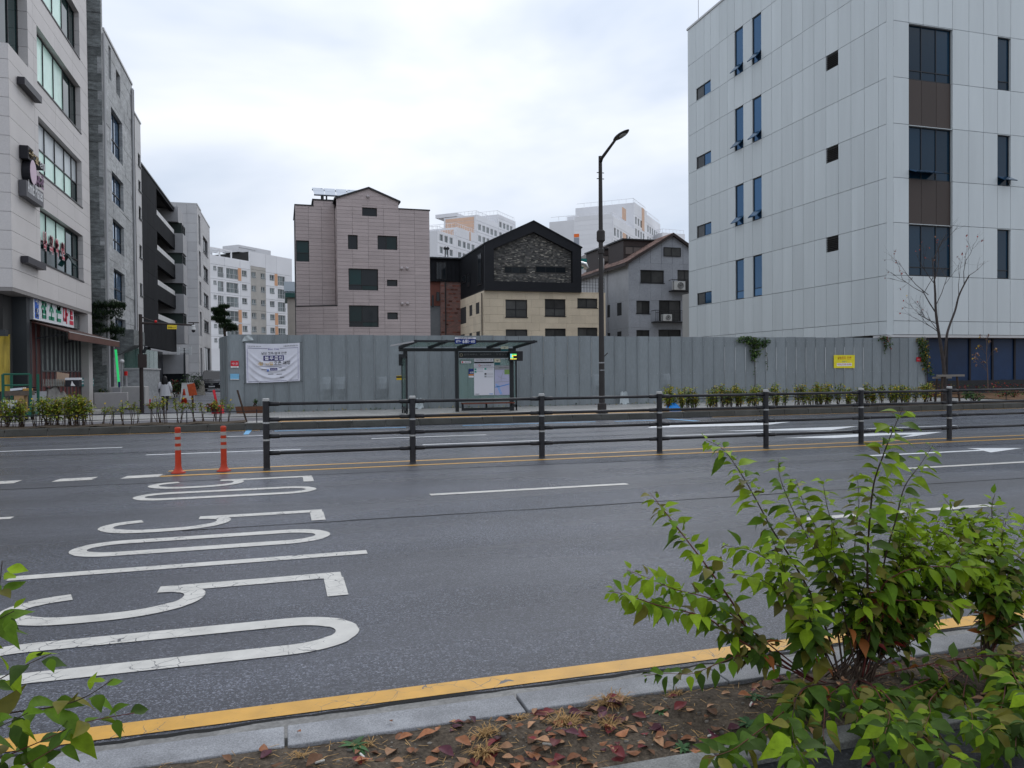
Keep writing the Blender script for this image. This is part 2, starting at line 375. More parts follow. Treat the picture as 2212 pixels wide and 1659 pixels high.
# ================================================================ SETTING
def asphalt(name, base, rough, patch):
    m = bpy.data.materials.new(name); m.use_nodes = True; nt = m.node_tree; N = nt.nodes; L = nt.links; b = N['Principled BSDF']
    g = N.new('ShaderNodeNewGeometry'); pos = g.outputs['Position']
    v = N.new('ShaderNodeTexVoronoi'); v.inputs['Scale'].default_value = 120; L.new(pos, v.inputs[0])
    n = N.new('ShaderNodeTexNoise'); n.inputs['Scale'].default_value = 45; n.inputs['Detail'].default_value = 6; n.inputs['Roughness'].default_value = .8; L.new(pos, n.inputs[0])
    mpn = N.new('ShaderNodeMapping'); mpn.inputs['Scale'].default_value = (0.16, 0.9, 1); L.new(pos, mpn.inputs[0])
    big = N.new('ShaderNodeTexNoise'); big.inputs['Scale'].default_value = 1.0; big.inputs['Detail'].default_value = 5; L.new(mpn.outputs[0], big.inputs[0])
    # stone chips: a few cells pale, most dark
    rp = N.new('ShaderNodeValToRGB'); e = rp.color_ramp.elements
    e[0].position = 0.0; e[0].color = (base*.26, base*.27, base*.33, 1); e[1].position = 1.0; e[1].color = (base*4.0, base*4.2, base*4.9, 1)
    k = rp.color_ramp.elements.new(0.62); k.color = (base*.92, base*.98, base*1.2, 1)
    sp = N.new('ShaderNodeSeparateColor'); L.new(v.outputs['Color'], sp.inputs[0])
    mxx = N.new('ShaderNodeMath'); mxx.operation = 'MULTIPLY_ADD'; L.new(sp.outputs[0], mxx.inputs[0]); mxx.inputs[1].default_value = .55
    nr = N.new('ShaderNodeMapRange'); nr.inputs[1].default_value = .3; nr.inputs[2].default_value = .7; nr.inputs[3].default_value = 0; nr.inputs[4].default_value = .45; L.new(n.outputs[0], nr.inputs[0])
    L.new(nr.outputs[0], mxx.inputs[2]); L.new(mxx.outputs[0], rp.inputs[0])
    mr = N.new('ShaderNodeMapRange'); mr.inputs[1].default_value = .3; mr.inputs[2].default_value = .7; mr.inputs[3].default_value = 1-patch; mr.inputs[4].default_value = 1+patch; L.new(big.outputs[0], mr.inputs[0])
    # wheel tracks: traffic polishes two bands in every lane
    sy = N.new('ShaderNodeSeparateXYZ'); L.new(pos, sy.inputs[0]); wv = N.new('ShaderNodeMath'); wv.operation = 'MULTIPLY_ADD'; L.new(sy.outputs[1], wv.inputs[0]); wv.inputs[1].default_value = 4.12; wv.inputs[2].default_value = .6
    wn = N.new('ShaderNodeMath'); wn.operation = 'MULTIPLY_ADD'; L.new(big.outputs[0], wn.inputs[0]); wn.inputs[1].default_value = 3.0; L.new(wv.outputs[0], wn.inputs[2]); ws = N.new('ShaderNodeMath'); ws.operation = 'SINE'; L.new(wn.outputs[0], ws.inputs[0])
    wm = N.new('ShaderNodeMapRange'); wm.inputs[1].default_value = -1; wm.inputs[2].default_value = 1; wm.inputs[3].default_value = 1-patch*.45; wm.inputs[4].default_value = 1+patch*.45; L.new(ws.outputs[0], wm.inputs[0])
    st = N.new('ShaderNodeTexNoise'); st.inputs['Scale'].default_value = .55; st.inputs['Detail'].default_value = 7; st.inputs['Roughness'].default_value = .7; L.new(pos, st.inputs[0]); sm = N.new('ShaderNodeMapRange'); sm.inputs[1].default_value = .35; sm.inputs[2].default_value = .65; sm.inputs[3].default_value = 1-patch*.6; sm.inputs[4].default_value = 1+patch*.5; L.new(st.outputs[0], sm.inputs[0])
    mA = N.new('ShaderNodeMath'); mA.operation = 'MULTIPLY'; L.new(mr.outputs[0], mA.inputs[0]); L.new(wm.outputs[0], mA.inputs[1]); mB = N.new('ShaderNodeMath'); mB.operation = 'MULTIPLY'; L.new(mA.outputs[0], mB.inputs[0]); L.new(sm.outputs[0], mB.inputs[1])
    vm = N.new('ShaderNodeVectorMath'); vm.operation = 'SCALE'; L.new(rp.outputs[0], vm.inputs[0]); L.new(mB.outputs[0], vm.inputs[3]); L.new(vm.outputs[0], b.inputs['Base Color'])
    m2 = N.new('ShaderNodeMapRange'); m2.inputs[1].default_value = .32; m2.inputs[2].default_value = .68; m2.inputs[3].default_value = rough+.13; m2.inputs[4].default_value = rough-.13; L.new(big.outputs[0], m2.inputs[0]); L.new(m2.outputs[0], b.inputs['Roughness'])
    bp = N.new('ShaderNodeBump'); bp.inputs['Strength'].default_value = .85; bp.inputs['Distance'].default_value = .006
    L.new(mxx.outputs[0], bp.inputs['Height']); L.new(bp.outputs[0], b.inputs['Normal'])
    return m
def paint(name, col, crack):
    m = bpy.data.materials.new(name); m.use_nodes = True; nt = m.node_tree; N = nt.nodes; L = nt.links; b = N['Principled BSDF']
    g = N.new('ShaderNodeNewGeometry'); pos = g.outputs['Position']
    nz = N.new('ShaderNodeTexNoise'); nz.inputs['Scale'].default_value = 7; nz.inputs['Detail'].default_value = 4; L.new(pos, nz.inputs[0])
    ad = N.new('ShaderNodeVectorMath'); ad.operation = 'MULTIPLY_ADD'; L.new(nz.outputs['Color'], ad.inputs[0]); ad.inputs[1].default_value = (.12, .12, 0); L.new(pos, ad.inputs[2])
    v = N.new('ShaderNodeTexVoronoi'); v.feature = 'DISTANCE_TO_EDGE'; v.inputs['Scale'].default_value = 8.5; L.new(ad.outputs[0], v.inputs[0])
    lg = N.new('ShaderNodeTexNoise'); lg.inputs['Scale'].default_value = 2.2; L.new(pos, lg.inputs[0])
    th = N.new('ShaderNodeMapRange'); th.inputs[1].default_value = .36; th.inputs[2].default_value = .58; th.inputs[3].default_value = -.01; th.inputs[4].default_value = crack; L.new(lg.outputs[0], th.inputs[0])
    lt = N.new('ShaderNodeMath'); lt.operation = 'LESS_THAN'; L.new(v.outputs['Distance'], lt.inputs[0]); L.new(th.outputs[0], lt.inputs[1])
    fn = N.new('ShaderNodeTexNoise'); fn.inputs['Scale'].default_value = 55; fn.inputs['Detail'].default_value = 5; fn.inputs['Roughness'].default_value = .75; L.new(pos, fn.inputs[0])
    gt = N.new('ShaderNodeMath'); gt.operation = 'GREATER_THAN'; L.new(fn.outputs[0], gt.inputs[0]); gt.inputs[1].default_value = .66
    mxm = N.new('ShaderNodeMath'); mxm.operation = 'MAXIMUM'; L.new(lt.outputs[0], mxm.inputs[0]); L.new(gt.outputs[0], mxm.inputs[1])
    sp = N.new('ShaderNodeMapRange'); sp.inputs[1].default_value = .3; sp.inputs[2].default_value = .7; sp.inputs[3].default_value = .86; sp.inputs[4].default_value = 1.08; L.new(nz.outputs[0], sp.inputs[0])
    c = N.new('ShaderNodeVectorMath'); c.operation = 'SCALE'; c.inputs[0].default_value = col; L.new(sp.outputs[0], c.inputs[3])
    mix = N.new('ShaderNodeMixRGB'); L.new(mxm.outputs[0], mix.inputs[0]); L.new(c.outputs[0], mix.inputs[1]); mix.inputs[2].default_value = (.1, .1, .105, 1)
    L.new(mix.outputs[0], b.inputs['Base Color']); b.inputs['Roughness'].default_value = .45
    bp = N.new('ShaderNodeBump'); bp.inputs['Strength'].default_value = .5; bp.inputs['Distance'].default_value = .004; L.new(fn.outputs[0], bp.inputs['Height']); L.new(bp.outputs[0], b.inputs['Normal'])
    return m
def paver(name, col, bw, bh, mortar, row_off=.5):
    m = bpy.data.materials.new(name); m.use_nodes = True; nt = m.node_tree; N = nt.nodes; L = nt.links; b = N['Principled BSDF']
    g = N.new('ShaderNodeNewGeometry')
    t = N.new('ShaderNodeTexBrick'); t.offset = row_off; t.inputs['Scale'].default_value = 1; t.inputs['Brick Width'].default_value = bw; t.inputs['Row Height'].default_value = bh; t.inputs['Mortar Size'].default_value = .006
    t.inputs['Color1'].default_value = (col[0]*.85, col[1]*.85, col[2]*.85, 1); t.inputs['Color2'].default_value = (col[0]*1.15, col[1]*1.15, col[2]*1.15, 1); t.inputs['Mortar'].default_value = (*mortar, 1)
    L.new(g.outputs['Position'], t.inputs[0])
    n = N.new('ShaderNodeTexNoise'); n.inputs['Scale'].default_value = 1.3; n.inputs['Detail'].default_value = 6; L.new(g.outputs['Position'], n.inputs[0])
    mr = N.new('ShaderNodeMapRange'); mr.inputs[1].default_value = .3; mr.inputs[2].default_value = .7; mr.inputs[3].default_value = .75; mr.inputs[4].default_value = 1.15; L.new(n.outputs[0], mr.inputs[0])
    vm = N.new('ShaderNodeVectorMath'); vm.operation = 'SCALE'; L.new(t.outputs[0], vm.inputs[0]); L.new(mr.outputs[0], vm.inputs[3]); L.new(vm.outputs[0], b.inputs['Base Color'])
    b.inputs['Roughness'].default_value = .5
    bp = N.new('ShaderNodeBump'); bp.inputs['Strength'].default_value = .4; bp.inputs['Distance'].default_value = .01; L.new(t.outputs['Fac'], bp.inputs['Height']); bp.invert = True; L.new(bp.outputs[0], b.inputs['Normal'])
    return m
mAsph = asphalt('asphalt_wet', .082, .27, .26)
mAsphSide = asphalt('asphalt_side', .07, .5, .15)
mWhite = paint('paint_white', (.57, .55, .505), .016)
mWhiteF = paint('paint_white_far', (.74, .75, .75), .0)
mYellow = paint('paint_yellow', (.62, .33, .05), .01)
mBlue = paint('paint_blue', (.16, .42, .68), .0)
mConc = M('concrete', (.33, .325, .31), .75, var=.2, vscale=2, fine=.12, fscale=60, bump=.15, bscale=90)
mGranite = M('granite', (.245, .248, .258), .6, var=.3, vscale=3.5, fine=.3, fscale=170, bump=.2, bscale=140, orand=.07)
mGraniteD = M('granite_dirty_shaded', (.2, .2, .19), .6, var=.4, vscale=4, fine=.3, fscale=120, orand=.1)  # dirt mottling; the path kerb's dim shade is also put into this colour
mKerbDark = M('kerb_far_granite', (.075, .075, .068), .6, var=.3, vscale=1.5, fine=.2, fscale=60, orand=.12)
mSoil = M('soil', (.085, .066, .048), .9, var=.4, vscale=5, fine=.4, fscale=60, bump=1.0, bscale=45)
mPaver = paver('pavers', (.36, .35, .33), .24, .12, (.12, .12, .115))
mTactile = paver('tactile_pavers', (.5, .27, .07), .3, .3, (.2, .11, .04), 0)
mBike = M('bike_path', (.13, .125, .135), .6, var=.2, vscale=2, fine=.15, fscale=50)

def S(name, mb, mat, **k): return mb.build(name, mat, kind='structure', **k)
ground = S('ground', MB().face([(-900, -60, -.06), (900, -60, -.06), (900, 1500, -.06), (-900, 1500, -.06)]), mConc)
road = S('road', MB().grid(lambda a, b: (-120+a*260, 3.55+b*19.75, 0), 8, 4), mAsph)
# near side: gutter, kerb stones, planting strip, back kerb, path
gut = MB(); gut.box(-60, 70, 3.34, 3.715, -.05, .006); S('gutter', gut, M('concrete_gutter', (.2, .195, .185), .7, var=.35, vscale=5, fine=.2, fscale=60))
mKerbN = mGranite
kerb = S('kerb', MB().box(-60, 70, 3.165, 3.325, -.05, .1), M('mortar_bed', (.2, .195, .185), .9, var=.2))
x = -13.0; k = 0
while x < 22:
    j = 1.0
    b = MB(); dy = rnd.uniform(-.006, .006); dz = rnd.uniform(-.004, .005)
    b.hexa([(x+.006, 3.15+dy, .0), (x+j-.006, 3.15+dy, .0), (x+j-.006, 3.345+dy, .0), (x+.006, 3.345+dy, .0),
            (x+.006, 3.15+dy, .152+dz), (x+j-.006, 3.15+dy, .152+dz), (x+j-.006, 3.335+dy, .15+dz), (x+.006, 3.335+dy, .15+dz)])
    b.build('kerb_stone', mGranite, kerb, bevel=.006)
    x += j
kerb2 = S('path_kerb', MB().box(-60, 70, 2.545, 2.655, -.05, .1), MATS['mortar_bed'])
x = -8.4
while x < 14:
    b = MB(); dz = rnd.uniform(-.004, .005); b.box(x+.006, x+.994, 2.54, 2.66, 0, .128+dz); b.build('kerb_stone', mGraniteD, kerb2, bevel=.006); x += 1
def soilz(x, y):
    t = (y-2.66)/.5
    e_ = sin(pi*min(1, max(0, t)))
    return .116+.022*min(1, max(0, t))+.02*e_+(.25+.75*e_)*(.012*sin(x*7.1+y*11)+.01*sin(x*15.7-y*23)+.008*sin(x*31+y*17))
strip = MB().grid(lambda a, b: (-12+a*30, 2.655+b*.515, soilz(-12+a*30, 2.655+b*.515)), 420, 14)
strip = S('planting_strip', strip, mSoil, smooth=True)
path = S('path', MB().box(-60, 70, -12, 2.545, -.05, .1), asphalt('asphalt_path', .03, .6, .25))

# far side: kerb stones, planting strips, bike path, pavers, tactile paving
ZF = .18
fk = S('far_kerb', MB().box(-60, 90, 23.26, 23.44, -.05, .12), MATS['mortar_bed'])
x = -16.0
while x < 44:
    b = MB(); b.box(x+.008, x+.992, 23.24, 23.46, 0, ZF+.012+rnd.uniform(-.004, .004)); b.build('kerb_stone', mKerbDark, fk, bevel=.015); x += 1
# top faces of the far kerb read as a pale edge: same stone, sky-lit
S('far_pavement', MB().box(-60, 90, 23.45, 30.4, -.04, ZF), mPaver)
S('bike_path', MB().box(-60, -.1, 24.7, 26.3, 0, ZF+.005), mBike)
tac = S('tactile_strip', MB().box(-.1, 40, 23.75, 24.35, 0, ZF+.006), mTactile)
b = MB(); b.box(5.2, 6.2, 25.2, 26.0, 0, ZF+.007); b.box(8.6, 9.4, 25.4, 25.9, 0, ZF+.007); S('tactile_paving', b, mTactile)
S('planting_bed', MB().grid(lambda a, b: (-40+a*39, 23.47+b*1.15, ZF+.02+.02*sin(a*190)+.02*sin(b*3)), 60, 4), mSoil)
S('planting_bed', MB().grid(lambda a, b: (13.3+a*45, 23.47+b*1.6, ZF+.02+.02*sin(a*190)), 60, 4), mSoil)
mLot = M('lot_ground', (.2, .18, .155), .9, var=.3, vscale=.4, fine=.2, fscale=20)
S('lot', MB().box(-2.3, 120, 30.4, 300, -.05, ZF-.03), mLot)
S('side_street', MB().box(-7.2, -2.3, 30.4, 140, -.05, .02), mAsphSide)
S('side_pavement', MB().box(-60, -7.2, 30.4, 140, -.05, ZF-.02), mConc)
S('crossing_ramp', MB().prism([(-7.2, 30.39, ZF-.01), (-7.2, 31.6, .022), (-7.2, 30.39, -.04)], (0, 0, 0), (4.9, 0, 0)), mConc)

# ---------------------------------------------------------------- road markings
ORG[road] = Vector((0, 0, 0))
def mark(name, polys, mat, z=.004):
    mb = MB()
    for p in polys: mb.face([(q[0], q[1], z) for q in p])
    return mb.build(name, mat, road)
def rect(x0, x1, y0, y1): return [(x0, y0), (x1, y0), (x1, y1), (x0, y1)]
def pix(*pts): return [tuple(gz_(*p)[:2]) for p in pts]
mark('edge_line', [rect(-60, 70, 3.77, 3.915)], mYellow)
# crack between gutter and asphalt
cr = MB()
pts = []
xx = -6.0
while xx < 9:
    pts.append((xx, 3.722+.01*sin(xx*2.3)+rnd.uniform(-.012, .012))); xx += .09
for a, b in zip(pts, pts[1:]):
    wv = .008+.009*abs(sin(a[0]*3)); cr.face([(a[0], a[1]-wv, .0075), (b[0], b[1]-wv, .0075), (b[0], b[1]+wv, .0075), (a[0], a[1]+wv, .0075)])
cr.build('joint_crack', M('crack_tar', (.012, .012, .012), .8), road)
for (yy, amp, ph) in ((12.55, .03, 0.3), (17.55, .02, 1.1), (8.55, .012, 2.0)):
    sm_ = MB(); xx = -30.0; pv = None
    while xx < 45:
        q_ = (xx, yy+amp*sin(xx*.7+ph)+rnd.uniform(-.012, .012), .008+.007*abs(sin(xx*1.3)))
        if pv and sin(xx*.37+ph*3) > -.55: sm_.face([(pv[0], pv[1]-pv[2], .003), (q_[0], q_[1]-q_[2], .003), (q_[0], q_[1]+q_[2], .003), (pv[0], pv[1]+pv[2], .003)])
        pv = q_; xx += .25
    sm_.build('seam', MATS['crack_tar'], road, kind='stuff')
# three painted 50s, heading along +X
def catmull(P, n=8):
    out = []
    for i in range(len(P)-1):
        p0, p1, p2, p3 = P[max(i-1, 0)], P[i], P[i+1], P[min(i+2, len(P)-1)]
        for k in range(n):
            t = k/n
            out.append(tuple(.5*((2*p1[j])+(-p0[j]+p2[j])*t+(2*p0[j]-5*p1[j]+4*p2[j]-p3[j])*t*t+(-p0[j]+3*p1[j]-3*p2[j]+p3[j])*t**3) for j in range(len(p1))))
    out.append(tuple(P[-1])); return out
def ribbon(mb, P, w, z=.0045):
    n = len(P); Lp = []; Rp = []
    for i in range(n):
        a = P[max(i-1, 0)]; b = P[min(i+1, n-1)]; t = Vector((b[0]-a[0], b[1]-a[1])).normalized(); nn = Vector((-t.y, t.x))
        ww = w*(1.0 if abs(nn.y) > .7 else .88)/2
        Lp.append((P[i][0]+nn.x*ww, P[i][1]+nn.y*ww, z)); Rp.append((P[i][0]-nn.x*ww, P[i][1]-nn.y*ww, z))
    for i in range(n-1): mb.face([Rp[i], Rp[i+1], Lp[i+1], Lp[i]])
for cy in (4.92, 7.915, 11.07):
    mb = MB(); ring = []
    a, bw = .36, .26                        # end-curve length, half width on the centre line
    for k in range(25): an = -pi/2+pi*k/24; ring.append((.02+a*cos(an), cy+bw*sin(an)))
    for k in range(25): an = pi/2+pi*k/24; ring.append((-1.45+a*cos(an), cy+bw*sin(an)))
    ring.append(ring[0]); ring.append(ring[1]); ribbon(mb, ring[:-1], .165)
    c5 = cy+1.08
    mb.face([(-.9, c5+.19, .0045), (.44, c5+.2, .0045), (.44, c5+.365, .0045), (-.9, c5+.36, .0045)])
    mb.face([(.3, c5-.31, .0045), (.45, c5-.31, .0045), (.45, c5+.2, .0045), (.3, c5+.2, .0045)])
    bowl = catmull([(-.88, c5+.27), (-.74, c5+.24), (-.63, c5+.09), (-.68, c5-.13), (-.92, c5-.29), (-1.25, c5-.33), (-1.55, c5-.29), (-1.76, c5-.12), (-1.78, c5+.06), (-1.66, c5+.2), (-1.48, c5+.265)], 7)
    bb = MB(); ribbon(bb, bowl, .165, .0052); mb.v, off = mb.v+bb.v, len(mb.v); mb.f += [tuple(i+off for i in f) for f in bb.f]; mb.m += bb.m
    mb.build('speed_marking', mWhite, road)
for (x0, x1) in ((-2.1, .72), (5.3, 7.95), (12.8, 15.8), (-9.6, -6.6)): mark('lane_line', [rect(x0, x1, 6.93, 7.07)], mWhite)
for (x0, x1) in ((-5.8, -2.95), (1.86, 4.7), (9.6, 12.6)): mark('lane_line', [rect(x0, x1, 9.93, 10.07)], mWhite)
mark('median_strip', [rect(-1.8, 60, 13.34, 13.86)], asphalt('asphalt_median', .03, .5, .2), .003)
mark('median_line', [rect(-1.85, 60, 13.2, 13.33)], mYellow); mark('median_line', [rect(-1.82, 60, 13.87, 13.99)], mYellow)
for x0 in (-2.35, -3.3, -4.35, -5.4): mark('guide_block', [[(x0-.06, 13.16), (x0+.48, 13.2), (x0+.5, 13.55), (x0-.02, 13.5)]], mWhite)
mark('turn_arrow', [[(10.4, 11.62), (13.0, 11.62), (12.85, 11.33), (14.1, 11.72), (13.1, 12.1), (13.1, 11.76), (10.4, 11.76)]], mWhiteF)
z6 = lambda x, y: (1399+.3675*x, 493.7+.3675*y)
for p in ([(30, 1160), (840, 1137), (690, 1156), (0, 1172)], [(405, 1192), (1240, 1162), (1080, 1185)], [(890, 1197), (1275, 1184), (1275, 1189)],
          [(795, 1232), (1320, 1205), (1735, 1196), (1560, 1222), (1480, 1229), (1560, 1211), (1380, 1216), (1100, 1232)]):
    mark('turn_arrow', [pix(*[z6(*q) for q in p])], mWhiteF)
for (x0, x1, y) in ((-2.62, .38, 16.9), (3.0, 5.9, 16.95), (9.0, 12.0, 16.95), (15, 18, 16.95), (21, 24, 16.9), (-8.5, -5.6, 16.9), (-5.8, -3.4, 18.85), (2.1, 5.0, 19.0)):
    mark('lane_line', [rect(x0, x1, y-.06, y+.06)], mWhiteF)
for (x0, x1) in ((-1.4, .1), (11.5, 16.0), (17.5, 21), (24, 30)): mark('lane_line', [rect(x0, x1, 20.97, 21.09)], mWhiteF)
mark('edge_line', [rect(-60, -.6, 23.0, 23.1)], mYellow); mark('edge_line', [rect(14, 70, 23.0, 23.1)], mYellow)
z1 = lambda x, y: (438.9+.2232*x, 685.8+.2232*y)
mark('bus_bay_line', [pix(*[z1(*q) for q in ((388, 1134), (440, 1132), (477, 1086), (420, 1086))])], mBlue)
mark('bus_bay_line', [rect(-.2, 3.5, 22.45, 22.6), rect(5.2, 9.5, 22.45, 22.6), rect(10.1, 11.5, 22.3, 22.45)], mBlue)
mark('bus_bay_line', [pix(*[z6(*q) for q in ((100, 1119), (140, 1119), (310, 1131), (270, 1133))])], mBlue)

# ================================================================ MEDIAN RAILING AND BOLLARDS
mRail = M('railing_paint', (.018, .018, .021), .38, spec=.32, var=.4, vscale=5, fine=.2, fscale=30, orand=.15)
mRefl = M('reflective_white', (.4, .4, .39), .4)
YR = 13.56
rail = thing('median_railing', 'dark grey tubular railing of four rails along the road median', 'railing', (-.25, YR, 0))
PX_ = [-.25, 2.22, 4.64, 7.07, 9.48, 11.83, 14.2, 16.6, 19.0]
for xp in PX_:
    b = MB(); b.lathe([(.062, 0), (.058, .02), (.054, .03), (.054, 1.155)], xp, YR, 0, 18)
    post = b.build('post', mRail, rail, smooth=False); ORG[post] = ORG[rail]
    b = MB(); b.lathe([(.057, 1.155), (.057, 1.192), (.045, 1.2)], xp, YR, 0, 18); b.build('cap', mRefl, post)
    for zb in (.5, .79):
        b = MB(); b.lathe([(.0555, zb-.014), (.0555, zb+.014)], xp, YR, 0, 18); b.build('reflective_band', mRefl, post)
for a, b_ in zip(PX_, PX_[1:]):
    for z in (1.105, .84, .56, .275):
        b = MB(); b.tube([(a+.05, YR, z), (b_-.05, YR, z)], .027, 12)
        b.tube([(a+.045, YR, z), (a+.2, YR, z), (a+.23, YR, z)], [.037, .037, .028], 12); b.tube([(b_-.045, YR, z), (b_-.2, YR, z), (b_-.23, YR, z)], [.037, .037, .028], 12)
        b.build('rail', mRail, rail, smooth=True)
mOr = M('bollard_orange', (.43, .042, .016), .4, var=.12, vscale=8); mGrB = M('reflective_grey', (.33, .31, .29), .45)
for xb, lab in ((-1.63, 'orange flexible lane post with grey bands, farther from the railing end'), (-.93, 'orange flexible lane post with grey bands, closest to the railing end')):
    t = thing('lane_post', lab, 'bollard', (xb, 13.6, 0), group='orange lane posts on the median')
    b = MB(); b.lathe([(.115, 0), (.115, .015), (.08, .035), (.055, .08), (.048, .14), (.044, .7), (.047, .715), (.047, .745), (.03, .755)], xb, 13.6, 0, 18); b.build('body', mOr, t, smooth=True)
    for zb in (.41, .52, .63):
        b = MB(); b.lathe([(.0475, zb-.03), (.0475, zb+.03)], xb, 13.6, 0, 18); b.build('reflective_band', mGrB, t)

# ================================================================ HOARDING
mHoard = M('hoarding_sheet', (.205, .228, .24), .5, var=.1, vscale=1.2, fine=.07, fscale=14, orand=.09, stretch=(1.6, 1.6, .3))
mHoardRib = mHoard
YF = 30.0; ZT = 3.06
hoard = thing('hoarding', 'grey green corrugated steel site hoarding behind the bus stop', 'fence', (-1.7, YF, ZF))
PW = .531; nP = 60; X0 = -1.86
mDent = {9: 1, 12: 1, 24: 1, 25: 0}
def hoard_panel(dent, seed):
    """one folded steel sheet: flat pan between two standing ribs, slightly buckled"""
    rr = random.Random(seed); mb = MB(); prof = [(0, .035), (.02, .035), (.035, 0.0), (.05, 0), (.18, 0), (.3, 0), (.42, 0), (.5, 0), (PW-.012, 0), (PW-.002, .03)]
    zs = [ZF-.02, .35, .6, .8, 1.0, 1.2, 1.4, 1.46, 1.7, 2.2, 2.8, ZT]
    cz, cu = rr.uniform(.8, 1.2), rr.uniform(.3, .4)
    nv = len(zs); i0 = 0
    for (u, d) in prof:
        for z in zs:
            q = 0
            if .03 < u < PW-.015:
                q = .004*sin(z*5+seed)*sin(u*12)
                if dent and z < 1.44: q -= .16*math.exp(-((z-1.05)/.3)**2)*max(0, min(1, (u-.05)/.3))*(1 if u < .49 else .5)
            mb.v.append((u, -d-q*-1, z))
    for a in range(len(prof)-1):
        for k in range(nv-1):
            i = a*nv+k; mb.f.append((i, i+nv, i+nv+1, i+1)); mb.m.append(0)
    return mb
variants = {}
for i in range(nP):
    dent = i in (6, 7, 10, 27, 33) ; key = ('d' if dent else 'p', i % 4)
    if key not in variants:
        o = hoard_panel(dent, i).build('sheet', mHoard, None); o.parent = hoard; variants[key] = o.data
        off = ORG[o]; o.location = (X0+i*PW+off.x-ORG[hoard].x, YF+off.y-ORG[hoard].y, off.z-ORG[hoard].z); variants[key] = (o.data, Vector(off))
    else:
        me, off = variants[key]
        o = bpy.data.objects.new('sheet', me); COL.objects.link(o); o.parent = hoard
        o.location = (X0+i*PW+off.x-ORG[hoard].x, YF+off.y-ORG[hoard].y, off.z-ORG[hoard].z+rnd.uniform(-.014, .014))
XE = X0+nP*PW
Fc = Facade((-2.22, 31.6), (X0, 30.0))
for k in range(3):
    L_ = Fc.len/3; b = MB(); Fc.box(b, k*L_+.01, (k+1)*L_-.01, ZF-.02, ZT-.04, -.02, 0); Fc.box(b, k*L_, k*L_+.03, ZF-.02, ZT-.04, 0, .03); b.build('sheet', mHoard, hoard)
Fd = Facade((XE, 30.0), (XE, 33.4))
for k in range(6):
    L_ = Fd.len/6; b = MB(); Fd.box(b, k*L_+.01, (k+1)*L_-.01, ZF-.02, ZT-.02, -.03, 0); Fd.box(b, k*L_, k*L_+.03, ZF-.02, ZT-.02, -.03, .03); b.build('sheet', mHoard, hoard)
b = MB()
for z in (.5, 1.45, 2.85): b.box(X0, XE, YF+.06, YF+.11, z-.025, z+.025)
b.build('rear_rail', M('galvanised', (.4, .41, .42), .45, metal=.6), hoard)
b = MB()
for i in range(nP):
    for z in (.42, 1.46, 2.86):
        for u in (.1, .42): b.box(X0+i*PW+u-.009, X0+i*PW+u+.009, YF-.012, YF-.001, z-.009, z+.009)
b.build('screw', MATS['galvanised'], hoard, kind='stuff')
bm_ = M('tape_white', (.5, .52, .53), .5)
# ------------------------------------------------ things fixed to the hoarding
def P_f(px, py, y=YF): return cut(px, py, 1, y)
bn = lambda x, y: (493.7+.07936*x, 724.2+.07936*y)      # banner close-up
c0, c1, c2, c3 = [P_f(*bn(*q), YF-.06) for q in ((465, 215), (1935, 205), (1945, 1240), (490, 1300))]
ban = thing('banner', 'crumpled white cloth banner with Korean lettering tied to the hoarding', 'banner', tuple(P_f(*bn(1210, 1290), YF-.06)))
mBan = M('banner_cloth', (.62, .62, .68), .75, var=.06, vscale=3)
def bpt(a, b, d=0.0):      # a right, b down
    top = c0.lerp(c1, a); bot = c3.lerp(c2, a); p = top.lerp(bot, b)
    sag = -.035*4*a*(1-a)*(1-b)-.01*4*a*(1-a)*b
    f = 0
    for k, (s0, amp) in enumerate(((.18, .022), (.34, .026), (.52, .028), (.7, .022))):
        yy = s0+.62*4*(a-.02)*(1-a)*.62; f += amp*math.exp(-((b-yy)/.035)**2)
        f -= .6*amp*math.exp(-((b-yy-.06)/.05)**2)
    f *= min(1, 8*a)*min(1, 8*(1-a))
    f += .012*sin(a*23+b*9)*b
    return Vector((p.x, p.y-.03-f-d, p.z+sag))
b = MB().grid(lambda u, v: bpt(u, v), 72, 60); b.build('cloth', mBan, ban, smooth=True)
def btext(body, a, bb, wa, ha, col):
    """lettering laid on the folded cloth"""
    o = text(body, col, ban, (0, 0, 0), (1, 0, 0), (0, 0, 1), height=1, width=1)
    O = ORG[ban]
    for v in o.data.vertices:
        q = v.co+O; p = bpt(a+q.x*wa, bb-q.z*ha, .012); v.co = p-O
    return o
def bbar(a0, a1, b0, b1, col, nm='printed_bar', d=.006):
    mb = MB().grid(lambda u, v: bpt(a0+(a1-a0)*u, b0+(b1-b0)*v, d), 12, 4); return mb.build(nm, col, ban, smooth=True)
mInk = M('ink_black', (.02, .02, .025), .6); mNavy = M('ink_navy', (.035, .03, .13), .6); mGold = M('ink_gold', (.55, .36, .12), .6); mViol = M('ink_violet', (.12, .1, .3), .6); mInkW = M('ink_white', (.75, .75, .8), .6)
btext('남성 컷트/염색 전문', .52, .245, .47, .07, mInk)
bbar(.32, .7, .305, .44, mNavy); btext('블루클럽', .51, .372, .34, .1, mInkW)
btext('1월 25일', .36, .515, .28, .085, mGold); btext('오픈 예정', .665, .5, .3, .1, mInk)
btext('Blue Club', .51, .135, .2, .05, mViol); btext('031)759-2929', .155, .075, .24, .03, mInk); btext('고등동에 찾아옵니다!', .83, .065, .28, .03, mInk)
bbar(.03, .4, .115, .125, mNavy); bbar(.63, .97, .115, .123, mNavy); bbar(.22, .78, .585, .592, mNavy)
bbar(.44, .575, .63, .695, mNavy); btext('주차가능', .51, .663, .1, .03, mInkW)
for (a0, a1, bb) in ((.28, .38, .66), (.6, .66, .62), (.65, .73, .685), (.4, .5, .78), (.56, .66, .79), (.62, .7, .875)): bbar(a0, a1, bb, bb+.014, mInk)
